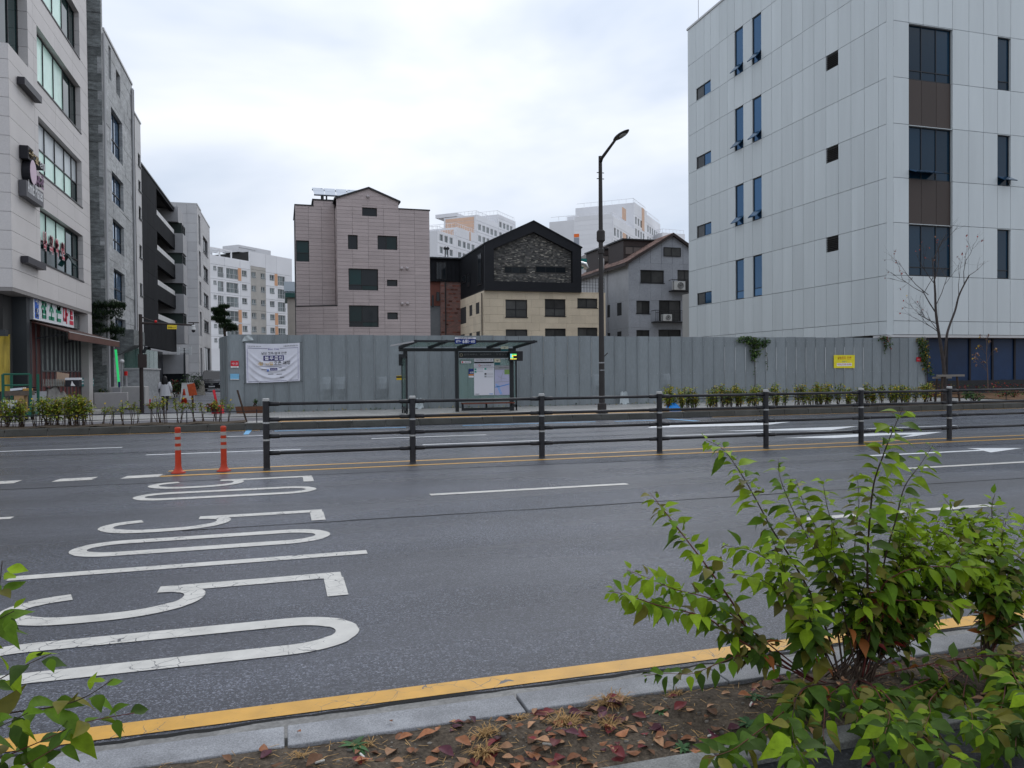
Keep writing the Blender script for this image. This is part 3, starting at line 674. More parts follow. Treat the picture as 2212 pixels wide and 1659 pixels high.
bbar(.38, .42, .66, .72, M('ink_blue', (.12, .2, .5), .6)); bbar(.03, .97, .965, .973, mNavy); bbar(.025, .03, .15, .95, mViol); bbar(.965, .97, .12, .95, mViol)
for a in (.0, 1.0):
    for bb in (.01, .99):
        p = bpt(a, bb); q = p+Vector((.1 if a else -.1, .05, .05 if bb < .5 else -.05)); b = MB().tube([p, q], .006, 5); b.build('tie', mInk, ban)
def plate(name, label, px, col, lines=(), cat='sign', back=.012):
    x0, y0, x1, y1 = px; p = P_f((x0+x1)/2, y1, YF-.04); t = thing(name, label, cat, tuple(p))
    A = P_f(x0, y0, YF-.04); B = P_f(x1, y0, YF-.04); C = P_f(x1, y1, YF-.04); D = P_f(x0, y1, YF-.04)
    MB().prism([A, B, C, D], (0, -.012, 0), (0, .0, 0)).build('sheet', col, t)
    return t, A, B, C, D
mRed = M('sign_red', (.55, .02, .035), .4); mSky = M('poster_blue', (.18, .42, .62), .5, var=.15, vscale=20); mYel = M('sign_yellow', (.72, .62, .03), .5, var=.08, vscale=9); mInkR = M('ink_red', (.55, .03, .03), .6); mPW = M('poster_white', (.68, .68, .68), .5, var=.05)
t, A, B, C, D = plate('warning_plate', 'small red plate with white lettering and white foot on the hoarding', (498.5, 779.5, 515.5, 791), mRed)
text('에스컴', mInkW, t, (A+B+C+D)/4+Vector((0, -.014, 0)), (1, 0, 0), (0, 0, 1), height=.075, width=.2)
w_ = MB().prism([D, C, C+Vector((0, 0, -.06)), D+Vector((0, 0, -.06))], (0, -.012, 0), (0, 0, 0)); w_.build('footer', mPW, t); text('안전제일', mInk, t, (D+C)/2+Vector((0, -.014, -.03)), (1, 0, 0), (0, 0, 1), height=.03, width=.16)
t, A, B, C, D = plate('notice', 'small pale blue notice sheet stuck below the red plate', (497.5, 807.5, 516.5, 820), mSky, cat='poster')
MB().prism([D, C, C+Vector((0, 0, .02)), D+Vector((0, 0, .025))], (0, -.014, 0), (0, -.012, 0)).build('border', mPW, t)
t, A, B, C, D = plate('advert', 'yellow land advert with red lettering and a phone number on the hoarding', (1801, 767, 1846, 795), mYel, cat='poster')
ctr = (A+B+C+D)/4
text('상업토지 전문', mInkR, t, ctr+Vector((0, -.014, .17)), (1, 0, 0), (0, 0, 1), height=.13, width=.78, bold=.01); text('부동산', M('ink_teal', (.06, .25, .3), .6), t, ctr+Vector((0, -.014, .0)), (1, 0, 0), (0, 0, 1), height=.06, width=.26)
MB().box(ctr.x-.42, ctr.x+.42, ctr.y-.014, ctr.y-.012, ctr.z-.21, ctr.z-.07).build('number_panel', mPW, t)
text('031)759-1144', mInkR, t, ctr+Vector((0, -.016, -.14)), (1, 0, 0), (0, 0, 1), height=.09, width=.76, bold=.01)
t, A, B, C, D = plate('warning_plate', 'small red plate beside the vine at the hoarding end', (1979.5, 771.5, 1989.5, 781), mRed); text('에스컴', mInkW, t, (A+B+C+D)/4+Vector((0, -.014, 0)), (1, 0, 0), (0, 0, 1), height=.07, width=.15)

# ================================================================ BUILDINGS
def quad(F, TL, BL, TR, BR):
    a, b, c, d = F.uv(*TL), F.uv(*BL), F.uv(*TR), F.uv(*BR)
    u0, u1 = (a[0]+b[0])/2, (c[0]+d[0])/2; v1, v0 = (a[1]+c[1])/2, (b[1]+d[1])/2
    return (min(u0, u1), max(u0, u1), v0, v1)
mFrame = M('window_frame_dark', (.03, .03, .032), .4)
mGlass = M('glass_dark', (.014, .018, .022), .06, spec=.3, orand=.3)
mGlassB = M('glass_blue', (.008, .026, .05), .04, spec=.55, orand=.25)
mGlassG = M('glass_green', (.006, .03, .03), .05, spec=.3, orand=.4)
mGlassS = M('glass_skyblue', (.05, .12, .22), .05, metal=.55, orand=.2)
mMint = M('blind_mint', (.62, .86, .76), .25, var=.12, vscale=1.2, orand=.1)
mFrost = M('frosted_pane', (.5, .54, .56), .3, var=.1, vscale=2, orand=.12)
mCurt = M('pane_curtain', (.07, .07, .068), .12, var=.2, vscale=1.5, orand=.35)
mBox = M('core_dark', (.05, .05, .05), .9)
z1L = lambda x, y: (.2976*x, .2976*y)
z2L = lambda x, y: (.3175*x, 438.9+.3175*y)
z4L = lambda x, y: (.1819*x, 301.7+.1819*y)

# ---------------------------------------------------------------- mart building (beige panels) on the corner of the side street
LEAN = .034
XM = -8.5
_t = cut(25, 500, 0, XM).y; _e = cut(195, 500, 0, XM).y
Fm = Facade((XM, _t), (XM, _e), lean=LEAN, y0=500)
Fs = Facade((XM-14, _t), (XM, _t))
mart = thing('shop_building', 'beige panelled corner building with mint blinds above a shop', 'building', (XM-3, _t+6, ZF))
mBeige = M('panel_beige', (.55, .525, .515), .55, var=.05, vscale=.6, fine=.05, fscale=30, orand=.03)
vB = Fm.uv(*z2L(100, 572))[1]; vT = 24.0
W = [quad(Fm, z1L(207, 165), z1L(228, 572), z1L(515, 605), z1L(540, 945)), quad(Fm, z1L(247, 830), z1L(270, 1240), z1L(585, 1190), z1L(605, 1525)), quad(Fm, z2L(270, 20), z2L(290, 395), z2L(578, 235), z2L(598, 543))]
u0 = sum(r[0] for r in W)/3; u1 = sum(r[1] for r in W)/3; hh = sum(r[3]-r[2] for r in W)/3
vb = [r[2] for r in W]; sp = (vb[0]-vb[2])/2
wins = [(u0, u1, vb[2]+sp*k, vb[2]+sp*k+hh) for k in range(5)]
cw = Fm.uv(49, 146); corner_win = (.02, cw[0], cw[1]-.0, cw[1]+2.6)
mcore = MB(); mcore.box(XM-14, XM-.46, _t+.46, _e-.02, vB+.02, vT-.02); mcore.build('core', mBox, mart)
Fm.skin(mart, steps(0, Fm.len, 2.5), steps(vB, vT, .62), wins+[corner_win], mBeige, 'panel', t=.45, gap=.012)
Fs.skin(mart, steps(0, 13.98-.46, 2.4)+[13.99], steps(vB, vT, .62), [(12.2, 13.99, corner_win[2], corner_win[3])], mBeige, 'front_panel', t=.45, gap=.012, single=True)
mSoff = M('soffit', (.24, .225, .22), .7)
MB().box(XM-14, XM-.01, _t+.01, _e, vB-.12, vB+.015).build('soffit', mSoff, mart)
for k, r in enumerate(wins):
    pm = {0: [mGlassG, mMint], 1: [mMint, mFrost], 2: [mMint], 3: [mMint], 4: [mMint]}[k]
    if k == 0: Fm.window(mart, r, (mFrame, mMint), .2, .045, (.24, .46, .68, .86), (.45,), pane_mats=[mGlassG, mMint, mGlassG, mMint, mGlassG, mMint, mGlassG, mGlassG, mGlassG, mGlassG])
    elif k == 1: Fm.window(mart, r, (mFrame, mMint), .2, .045, (.24, .46, .68, .86), (.5,), pane_mats=[mMint, mFrost, mMint, mFrost, mMint, mFrost, mMint, mFrost, mGlassG, mFrost])
    else: Fm.window(mart, r, (mFrame, mMint), .2, .045, (.24, .46, .68, .86), (), pane_mats=[mMint, mMint, mMint, mGlassG, mGlassG])
    b = MB(); Fm.box(b, r[0], r[1], r[2]-.06, r[2]-.004, -.2, .03); b.build('sill', mFrame, mart)
Fm.window(mart, corner_win, (mFrame, mGlassG), .3, .05, (.5,), ())
# lower storey: shop
lo = thing('grocery_shop', 'red brown ground floor shop with glass strip and awning below the beige panels', 'shop', (XM-3, _t+6, ZF))
mRB = M('panel_maroon', (.13, .035, .034), .35, var=.15, vscale=2, orand=.08); mDk = M('post_dark', (.035, .04, .045), .4)
mCol = mBeige
Fl = Facade((XM-.25, _t), (XM-.25, _e), lean=LEAN, y0=800)
ue = Fl.len
bb = MB(); Fl.box(bb, ue-.75, ue, 0, vB-.12, -.4, .25); bb.build('end_column', mCol, lo)
up = Fl.uv(*z2L(190, 1000))[0]
bb = MB(); Fl.box(bb, up-.35, up, 0, vB-.12, -.5, .05); bb.build('corner_post', mDk, lo)
MB().box(XM-14, XM-.66, _t+1.2, _e-.02, 0, vB-.13).build('core', mBox, lo)
sq = quad(Fl, z2L(185, 600), z2L(190, 782), z2L(470, 690), z2L(475, 855))
aw = sq[2]-.06
gl = (sq[1]+.03, ue-.78, aw+.1, vB-.2)
Fl.window(lo, gl, (M('frame_grey', (.12, .125, .13), .5), M('glass_greygreen', (.36, .39, .38), .25, var=.4, vscale=1.5, orand=.3)), .1, .04, (.2, .42, .62, .82), (), name='upper_glazing')  # pale pane colour partly stands in for reflections on the glass
us_ = steps(up, ue-.78, .62)
vmid = .18+(aw-.18)*.46
for i in range(len(us_)-1):
    a, b_ = us_[i]+.02, us_[i+1]-.02
    q = MB(); Fl.box(q, a, b_, ZF, vmid if i > 2 else aw, -.3, -.1); q.build('panel', mRB, lo)
    if i > 2:
        q = MB(); Fl.box(q, a, b_, vmid+.05, aw, -.3, -.14); q.build('pane', MATS['glass_greygreen'], lo)
q = MB()
for x in us_: Fl.box(q, x-.02, x+.02, ZF, aw, -.3, -.06)
Fl.box(q, us_[3], ue-.78, vmid, vmid+.05, -.3, -.05); q.build('mullion', MATS['frame_grey'], lo, kind='stuff')
# awning
mAwn = M('awning_brown', (.06, .026, .02), .6, var=.15)
A0 = Fl.uv(*z2L(205, 800))[0]; A1 = ue+1.0
q = MB(); P = Fl.pt
q.hexa([P(A0, aw-.42, 1.2), P(A1, aw-.42, 1.2), P(A1, aw-.05, 0), P(A0, aw-.05, 0), P(A0, aw-.38, 1.2), P(A1, aw-.38, 1.2), P(A1, aw, 0), P(A0, aw, 0)]); q.build('awning', mAwn, lo)
q = MB(); q.hexa([P(A0, aw-.66, 1.18), P(A1, aw-.66, 1.18), P(A1, aw-.66, 1.23), P(A0, aw-.66, 1.23), P(A0, aw-.39, 1.18), P(A1, aw-.39, 1.18), P(A1, aw-.39, 1.23), P(A0, aw-.39, 1.23)]); q.build('awning_valance', M('valance_brown', (.1, .045, .035), .6, var=.2, vscale=3), lo)
q = MB(); q.bar(P(A0, aw-.385, 1.22), P(A1, aw-.385, 1.22), .03); q.build('awning_rail', M('pale_metal', (.55, .56, .56), .4, metal=.3), lo)
for uu in (A0+.6, (A0+A1)/2, A1-.8):
    q = MB(); q.bar(P(uu, aw-.6, .0), P(uu, aw-.42, 1.1), .04); q.build('awning_arm', mDk, lo)
# front (road side) shop bay: yellow plastic sheet, beam, dark canopy
yv = _t+1.1
mTarp = M('plastic_yellow', (.42, .31, .05), .35, var=.55, vscale=1.4, stretch=(2.5, 1, .35))
MB().grid(lambda a, b: (XM-8+a*7.6, yv-.1+.06*sin(a*60)+.05*sin(a*23+b*3), ZF+.9+b*1.95), 60, 8).build('plastic_curtain', mTarp, lo, smooth=True)
MB().box(XM-12, XM-.3, yv-.9, yv-.6, 2.95, 3.15).build('canopy_beam', mDk, lo); MB().box(XM-12, XM-1.2, _t-.3, yv, 3.2, vB-.5).build('canopy_face', M('canopy_maroon', (.035, .016, .015), .6), lo)
for k, (dx, zz) in enumerate(((0, .22), (.25, .42), (.5, .62))):
    t = thing('tube_lamp', ('uppermost', 'middle', 'lowest')[k]+' of three lit tube lamps under the beige overhang', 'lamp', (XM-3, _t+.3, vB-.13-zz))
    MB().tube([(XM-5, _t+.2+dx, vB-.15-zz), (XM-.9+dx*.4, _t+.2+dx, vB-.15-zz)], .03, 8).build('tube', M('lamp_white', (.95, .97, 1), .5, emit=2.2), t)
    MB().box(XM-5, XM-.9+dx*.4, _t+.17+dx, _t+.23+dx, vB-.12-zz, vB-.09-zz).build('holder', mDk, t)
    MB().box(XM-3, XM-2.96, _t+.19+dx, _t+.21+dx, vB-.1-zz, vB-.11).build('hanger', mDk, t)
# shop sign
sg = thing('shop_sign', 'long white shop sign with blue, green and red Korean letters', 'sign', tuple(Fl.pt((sq[0]+sq[1])/2, sq[2], .05)))
mSignW = M('sign_white', (.72, .75, .78), .35); mSG = M('sign_green', (.012, .25, .14), .4); mSR = M('sign_pinkred', (.6, .03, .07), .4); mSB = M('sign_blue', (.02, .11, .5), .4); mJ = M('sign_joint', (.3, .31, .33), .5)
cells = [sq[0]]+[Fl.uv(*z2L(x, 760))[0] for x in (240, 292, 342, 392, 436)]+[sq[1]]
for i, (ch, mm) in enumerate(zip(['싱\n', '참', '조', '은', '마', '트'], [mSB, mSG, mSG, mSG, mSR, mSR])):
    a, b_ = cells[i], cells[i+1]; q = MB(); Fl.box(q, a+.015, b_-.015, sq[2], sq[3], -.08, .1); q.build('sign_panel', mSignW, sg)
    cx = (a+b_)/2; cz = (sq[2]+sq[3])/2; H = sq[3]-sq[2]; Wd = b_-a
    if i == 0:
        q = MB(); Fl.box(q, a+Wd*.24, b_-Wd*.2, sq[2]+H*.05, sq[3]-H*.05, .1, .105); q.build('letter_field', mSB, sg)
        for k, c2 in enumerate('직영'): text(c2, mSignW, sg, Fl.pt(cx, cz+H*(.23-.46*k), .11), Fl.t, (0, 0, 1), height=H*.36, width=Wd*.42, bold=.03)
    else: text(ch, mm, sg, Fl.pt(cx, cz, .108), Fl.t, (0, 0, 1), height=H*.78, width=Wd*.74, bold=.05)
q = MB(); Fl.box(q, sq[0]-.04, sq[1]+.02, sq[3], sq[3]+.12, -.08, .12); Fl.box(q, sq[0]-.04, sq[0]-.002, sq[2], sq[3], -.08, .12); q.build('casing', mJ, sg)
# small signs high on the beige wall
def wall_sign(name, label, TL, BL, TR, BR, mat, d=.25):
    r = quad(Fm, TL, BL, TR, BR); t = thing(name, label, 'sign', tuple(Fm.pt((r[0]+r[1])/2, r[2], .1))); q = MB(); Fm.box(q, r[0], r[1], r[2], r[3], .02, d); q.build('case', mat, t); return t, r
mCh = M('case_charcoal', (.04, .038, .045), .45)
wall_sign('light_box', 'upper dark oblong box on the beige wall beside mint windows', z1L(78, 560), z1L(85, 612), z1L(215, 690), z1L(216, 742), mCh)
wall_sign('light_box', 'lower dark oblong box on the beige wall above the shop sign', z2L(142, 362), z2L(145, 405), z2L(270, 410), z2L(271, 455), mCh)
t, r = wall_sign('name_board', 'grey board with white Latin letters, lowest of three wall signs', z4L(190, 480), z4L(205, 668), z4L(410, 620), z4L(415, 798), M('board_grey', (.1, .1, .11), .5))
text('AnniE Pilates', M('letter_white', (.75, .75, .77), .4), t, Fm.pt((r[0]+r[1])/2, (r[2]+r[3])/2+.12, .26), Fm.t, (0, 0, 1), height=.45, width=(r[1]-r[0])*.86, bold=.02)
r = quad(Fm, z4L(165, 120), z4L(180, 230), z4L(420, 250), z4L(425, 375))
t = thing('letter_sign', 'gold and black channel letters, topmost of three wall signs', 'sign', tuple(Fm.pt((r[0]+r[1])/2, r[2], .1)))
mGoldL = M('letter_gold', (.4, .28, .1), .4); mSil = M('letter_silver', (.5, .5, .52), .4)
for k, ch in enumerate('왕갈비'):
    uu = r[0]+(r[1]-r[0])*(.2+.27*k); q = MB(); Fm.box(q, uu-.3, uu+.3, r[2]+.02*k, r[3]+.1-.1*k, .02, .28); q.build('letter_case', mInk, t)
    text(ch, (mGoldL, mGoldL, mSil)[k], t, Fm.pt(uu+.02, (r[2]+r[3])/2+.05-.04*k, .3), Fm.t, (0, 0, 1), height=(r[3]-r[2])*.8, width=.55, bold=.04)
r = quad(Fm, z4L(185, 310), z4L(190, 440), z4L(425, 440), z4L(430, 550))
t = thing('letter_sign', 'pale disc with purple letters, middle of three wall signs', 'sign', tuple(Fm.pt((r[0]+r[1])/2, r[2], .1)))
cz = (r[2]+r[3])/2; cu_ = r[0]+(r[1]-r[0])*.3
ring = [Fm.pt(cu_+.36*cos(k*pi/12), cz+.05+.42*sin(k*pi/12), .02) for k in range(24)]
MB().prism(ring, (0, 0, 0), Fm.n*.26).build('disc_case', mInk, t); MB().prism([p+Fm.n*.262 for p in ring], (0, 0, 0), Fm.n*.01).build('disc_face', M('disc_pink', (.55, .42, .5), .4), t)
for k, ch in enumerate('피부관'):
    uu = r[0]+(r[1]-r[0])*(.52+.19*k); q = MB(); Fm.box(q, uu-.2, uu+.2, r[2]+.05, r[3]-.05, .02, .2); q.build('letter_case', mInk, t)
    text(ch, M('letter_purple', (.22, .1, .2), .4), t, Fm.pt(uu, cz, .215), Fm.t, (0, 0, 1), height=.5, width=.38, bold=.05)
# red lettering stuck in the lowest office window
r = wins[0]; t = thing('window_lettering', 'white and red Korean letters stuck across the lowest office window', 'lettering', tuple(Fm.pt(r[0]+1, r[2]+.6, -.3)))
mPk = M('letter_pinkwhite', (.72, .5, .52), .5)
for k, ch in enumerate('다나의학원'):
    text(ch, mPk, t, Fm.pt(r[0]+.5+k*(r[1]-r[0])*.13, r[2]+(r[3]-r[2])*.47, -.19), Fm.t, (0, 0, 1), height=.75, width=.5, bold=.09)
    text(ch, M('letter_rose', (.5, .1, .13), .5), t, Fm.pt(r[0]+.5+k*(r[1]-r[0])*.13, r[2]+(r[3]-r[2])*.47, -.18), Fm.t, (0, 0, 1), height=.68, width=.44, bold=.02)
# open vent sash in that window
q = MB(); uu = r[0]+(r[1]-r[0])*.7; q.hexa([Fm.pt(uu, r[2]+.45, .05), Fm.pt(uu+.6, r[2]+.45, .05), Fm.pt(uu+.6, r[2]+.47, .08), Fm.pt(uu, r[2]+.47, .08), Fm.pt(uu, r[2]+1.0, -.28), Fm.pt(uu+.6, r[2]+1.0, -.28), Fm.pt(uu+.6, r[2]+1.02, -.25), Fm.pt(uu, r[2]+1.02, -.25)]); q.build('vent_sash', mGlassG, mart)

# ---------------------------------------------------------------- slate building
YS = _e+1.5
XS = cut(226, 520, 1, YS).x
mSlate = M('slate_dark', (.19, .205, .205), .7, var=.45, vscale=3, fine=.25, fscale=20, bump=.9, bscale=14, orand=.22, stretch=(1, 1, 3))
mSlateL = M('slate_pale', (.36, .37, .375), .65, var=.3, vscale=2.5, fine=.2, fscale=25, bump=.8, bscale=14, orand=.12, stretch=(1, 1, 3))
_e2 = cut(290, 500, 0, XS).y
Fst = Facade((XS, YS), (XS, _e2), lean=LEAN, y0=500)
vTop = Fst.uv(*z1L(915, 610))[1]
slate = thing('slate_building', 'tall grey split slate building next to the beige one', 'building', (XS-4, YS+5, ZF))
MB().box(XS-9, XS-.22, YS+.22, _e2-.02, 0, vTop-.1).build('core', mBox, slate)
_tw = cut(222, 60, 0, XS).y
MB().box(XS-8.5, XS-.02, YS+.21, _tw, vTop-.05, vTop+7).build('stair_tower', mSlateL, slate)
sw = [quad(Fst, z1L(768, 755), z1L(782, 1085), z1L(857, 900), z1L(872, 1205)), quad(Fst, z1L(795, 1228), z1L(807, 1450), z1L(880, 1335), z1L(890, 1540)), quad(Fst, z2L(765, 105), z2L(778, 305), z2L(845, 165), z2L(858, 375)), quad(Fst, z2L(787, 445), z2L(800, 648), z2L(862, 490), z2L(877, 690)), quad(Fst, z2L(808, 775), z2L(812, 868), z2L(880, 800), z2L(887, 893))]
ua = sum(r[0] for r in sw[:4])/4; ub = sum(r[1] for r in sw[:4])/4
sw = [(ua, ub, r[2], r[3]) for r in sw[:4]]+[(ua+.15, ub, sw[4][2], sw[4][3])]
slots = [quad(Fst, z1L(742, 320), z1L(752, 560), z1L(766, 370), z1L(766, 590)), quad(Fst, z1L(803, 500), z1L(808, 660), z1L(835, 560), z1L(840, 725))]
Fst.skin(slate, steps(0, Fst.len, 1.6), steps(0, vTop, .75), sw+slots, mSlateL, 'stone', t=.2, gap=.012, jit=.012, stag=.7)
Ffr = Facade((XS-9, YS), (XS, YS))
Ffr.skin(slate, steps(0, 7.6, 1.3)+[8.1, 8.6, 8.99], steps(0, vTop, .42), [], mSlate, 'side_stone', t=.2, gap=.014, jit=.02, stag=.6, limit=10) if False else None
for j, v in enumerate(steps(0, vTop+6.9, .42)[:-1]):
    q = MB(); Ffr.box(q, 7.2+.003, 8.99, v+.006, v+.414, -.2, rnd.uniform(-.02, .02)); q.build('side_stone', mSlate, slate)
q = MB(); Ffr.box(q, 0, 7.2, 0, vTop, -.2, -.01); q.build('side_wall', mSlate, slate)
MB().box(XS-9, XS+.05, _tw+.02, _e2, vTop, vTop+.12).build('coping', M('coping_pale', (.5, .5, .5), .5), slate)
for k, r in enumerate(sw):
    Fst.window(slate, r, (mFrame, mGlassS), .16, .05, (.5,), (.4,) if k < 4 else ())
mPipe = M('pipe_pale', (.42, .42, .43), .5)
for uu, mm in ((.12, mPipe), (Fst.len-.15, mFrame), (Fst.len-.35, mPipe)):
    q = MB(); q.tube([Fst.pt(uu, .2, .08), Fst.pt(uu, vTop-.3, .08)], .06, 8); q.build('rain_pipe', mm, slate)
# porch box, podium and glass balustrade
pb = quad(Fst, z2L(830, 890), z2L(832, 925), z2L(888, 905), z2L(890, 950))
q = MB(); q.hexa([Fst.pt(pb[0]-1.0, pb[2]-.9, 0), Fst.pt(pb[1], pb[2]-.2, 0), Fst.pt(pb[1], pb[2]-.2, .9), Fst.pt(pb[0]-1.0, pb[2]-.3, .9), Fst.pt(pb[0]-1.0, pb[3]+.2, 0), Fst.pt(pb[1], pb[3]+.2, 0), Fst.pt(pb[1], pb[3]+.2, .9), Fst.pt(pb[0]-1.0, pb[3]+.2, .9)]); q.build('porch', mSlate, slate)
dr = (.3, 1.5, ZF, 3.1); q = MB(); Fst.box(q, *dr, .0, .03); q.build('door', mFrame, slate)
pod = thing('podium', 'low grey stone podium wall carrying a green glass balustrade', 'wall', (XS+.6, _e2-2, ZF))
MB().box(XS+.02, XS+.9, YS+4.2, _e2+2.6, 0, 1.9).build('stone_base', mSlateL, pod)
MB().box(XS-.0, XS+.96, YS+4.15, _e2+2.65, 1.9, 1.98).build('coping', MATS['coping_pale'], pod)
mBal = M('glass_balustrade', (.1, .2, .17), .08, alpha=.55)
for k in range(4):
    y0 = YS+4.25+k*(_e2+2.5-YS-4.25)/4; y1 = YS+4.2+(k+1)*(_e2+2.5-YS-4.25)/4; MB().box(XS+.8, XS+.82, y0, y1-.03, 1.98, 3.05).build('glass_panel', mBal, pod)
MB().box(XS+.04, XS+.82, YS+4.2, YS+4.22, 1.98, 3.05).build('glass_panel', mBal, pod)

# ---------------------------------------------------------------- narrow pale building
_e3 = cut(307, 500, 0, XS+.05).y
Fli = Facade((XS+.05, _e2+.02), (XS+.05, _e3), lean=LEAN, y0=500)
vLi = Fli.uv(*z1L(960, 850))[1]
pale = thing('narrow_building', 'narrow pale building with one column of small slit windows', 'building', (XS-3, (_e2+_e3)/2, ZF))
mPale = M('render_pale', (.52, .515, .515), .7, var=.06, vscale=.5, orand=.03)
MB().box(XS-8, XS-.1, _e2+.1, _e3-.02, 0, vLi-.05).build('core', mBox, pale)
lw = [quad(Fli, z1L(975, 1100), z1L(980, 1190), z1L(994, 1120), z1L(999, 1205)), quad(Fli, z1L(988, 1300), z1L(990, 1372), z1L(1004, 1312), z1L(1009, 1390)), quad(Fli, z1L(1000, 1495), z1L(1004, 1580), z1L(1017, 1510), z1L(1022, 1595)),
      quad(Fli, z2L(937, 20), z2L(941, 95), z2L(957, 28), z2L(960, 110)), quad(Fli, z2L(953, 285), z2L(957, 365), z2L(970, 290), z2L(975, 380)), quad(Fli, z2L(970, 548), z2L(974, 625), z2L(988, 552), z2L(992, 640)), quad(Fli, z2L(988, 900), z2L(990, 955), z2L(1003, 903), z2L(1006, 965))]
ua = sum(r[0] for r in lw)/7; ub = sum(r[1] for r in lw)/7; lw = [(ua, ub, r[2], r[3]) for r in lw]
Fli.skin(pale, [0, Fli.len*.35, Fli.len], steps(0, vLi, 1.4), lw, mPale, 'panel', t=.15, gap=.012)
for r in lw: Fli.window(pale, r, (mFrame, mGlass), .06, .05, (), (), sill=.06)
Ff = Facade((XS-8, _e2+.02), (XS+.05, _e2+.02)); q = MB(); Ff.box(q, 0, 8.04, vTop-.2, vLi, -.1, .0); q.build('side_wall', mPale, pale)
MB().box(XS-8, XS+.1, _e2+.0, _e3, vLi, vLi+.1).build('coping', MATS['coping_pale'], pale)

# ---------------------------------------------------------------- charcoal building with deep balconies, turned slightly
z5L = lambda x, y: (285.3+.2314*x, 356.6+.2314*y)
AD = R(1); D0 = (XS-.05, _e3+.15)
def Dp(s): return (D0[0]+sin(AD)*s, D0[1]+cos(AD)*s)
Fdk = Facade(D0, Dp(30), lean=LEAN, y0=550)
uD = Fdk.uv(*z5L(395, 700))[0]
dark = thing('charcoal_building', 'charcoal building with deep shaded balconies along the side street', 'building', (D0[0]-4, D0[1]+6, ZF))
mChar = M('charcoal_panel', (.02, .021, .024), .7, spec=.03, var=.15, vscale=1.0, orand=.1)
vD = Fdk.uv(*z5L(90, 38))[1]
ho = [quad(Fdk, z5L(205, 255), z5L(212, 475), z5L(350, 365), z5L(372, 612)), quad(Fdk, z5L(228, 640), z5L(232, 798), z5L(365, 735), z5L(388, 912)), quad(Fdk, z5L(247, 955), z5L(250, 1115), z5L(388, 1025), z5L(408, 1215)), quad(Fdk, z5L(262, 1270), z5L(268, 1435), z5L(412, 1320), z5L(425, 1500))]
ua = sum(r[0] for r in ho)/4
ho = [(ua, uD, r[2], r[3]) for r in ho]
Bk = lambda u, d, v: Fdk.pt(u, v, d)
mb = MB(); Fdk.box(mb, .05, uD, 0, vD-.1, -9, -1.9); mb.build('core', mChar, dark)
Fdk.skin(dark, steps(0, uD, 2.2), steps(3.4, vD, 1.55), ho, mChar, 'panel', t=.3, gap=.01)
mb = MB()
for r in ho: Fdk.box(mb, .3, uD, r[2]-.35, r[2]-.02, -1.9, -.31); 
mb.build('floor_slab', mChar, dark, kind='stuff')
mWP = M('white_parapet', (.62, .62, .62), .6, orand=.06)
for r in ho:
    n = 8
    for k in range(n):
        q = MB(); a = r[0]+(r[1]-.1-r[0])*k/n; b_ = r[0]+(r[1]-.1-r[0])*(k+1)/n; Fdk.box(q, a+.02, b_-.02, r[2], r[2]+.38, -.12, -.04); q.build('parapet_panel', mWP, dark)
    q = MB(); Fdk.box(q, r[0]+.1, r[1], r[2], r[3], -1.88, -1.8); q.build('balcony_glazing', mGlass, dark)
q = MB(); Fdk.box(q, .02, .2, 0, vD, -9, -.302); q.build('side_wall', mChar, dark)
ph = quad(Fdk, z1L(1012, 1025), z1L(1022, 1230), z1L(1125, 1190), z1L(1128, 1310))
q = MB(); Fdk.box(q, .3, ph[1]+.2, vD-.1, ph[3]-.4, -7, -1.2); q.build('penthouse', M('charcoal_mid', (.075, .075, .082), .6, var=.1), dark)
q = MB(); Fdk.box(q, 0, uD, vD, vD+.1, -9, .05); q.build('roof', mFrame, dark)
q = MB(); Fdk.box(q, .3, uD-.2, 0, 3.4, -1.9, -1.0); q.build('ground_floor', M('charcoal_ground', (.06, .065, .075), .5), dark)
q = MB(); Fdk.box(q, 1.4, 2.2, .3, 3.0, -1.0, -.95); q.build('door', mFrame, dark)
# stepped grey bays closing the balconies
mGB = M('bay_grey', (.36, .36, .37), .6, var=.08, orand=.06)
bw0 = uD; vv = sorted([r[2] for r in ho]); st = (vv[-1]-vv[0])/3
for k in range(-1, 4):
    v0 = vv[0]+st*k
    q = MB(); Fdk.box(q, bw0, bw0+2.2, v0-1.4, v0+.15, -3, .6); bay = q.build('bay', mGB, dark)
    if k >= 0:
        q = MB(); Fdk.box(q, bw0+.2, bw0+2.1, v0+.15, v0+st-1.4, -3, .45); q.build('bay_glass', M('glass_olive', (.05, .065, .06), .08, orand=.2), bay)
        q = MB()
        for a in (.2, 1.1, 2.02): Fdk.box(q, bw0+a, bw0+a+.08, v0+.15, v0+st-1.4, .45, .51)
        Fdk.box(q, bw0+.2, bw0+2.1, v0+.9, v0+.98, .45, .5); q.build('bay_frame', mFrame, bay)
q = MB(); Fdk.box(q, bw0+.1, bw0+2.9, 0, vv[0]-1.4-st+.0 if False else 3.0, -3, .5); q.build('lobby_glass', mGlass, dark)
q = MB(); Fdk.box(q, bw0-.3, bw0+2.6, vv[3]+st-1.4, vv[3]+st-.2, -3, .3); q.build('roof_terrace_wall', mGB, dark)

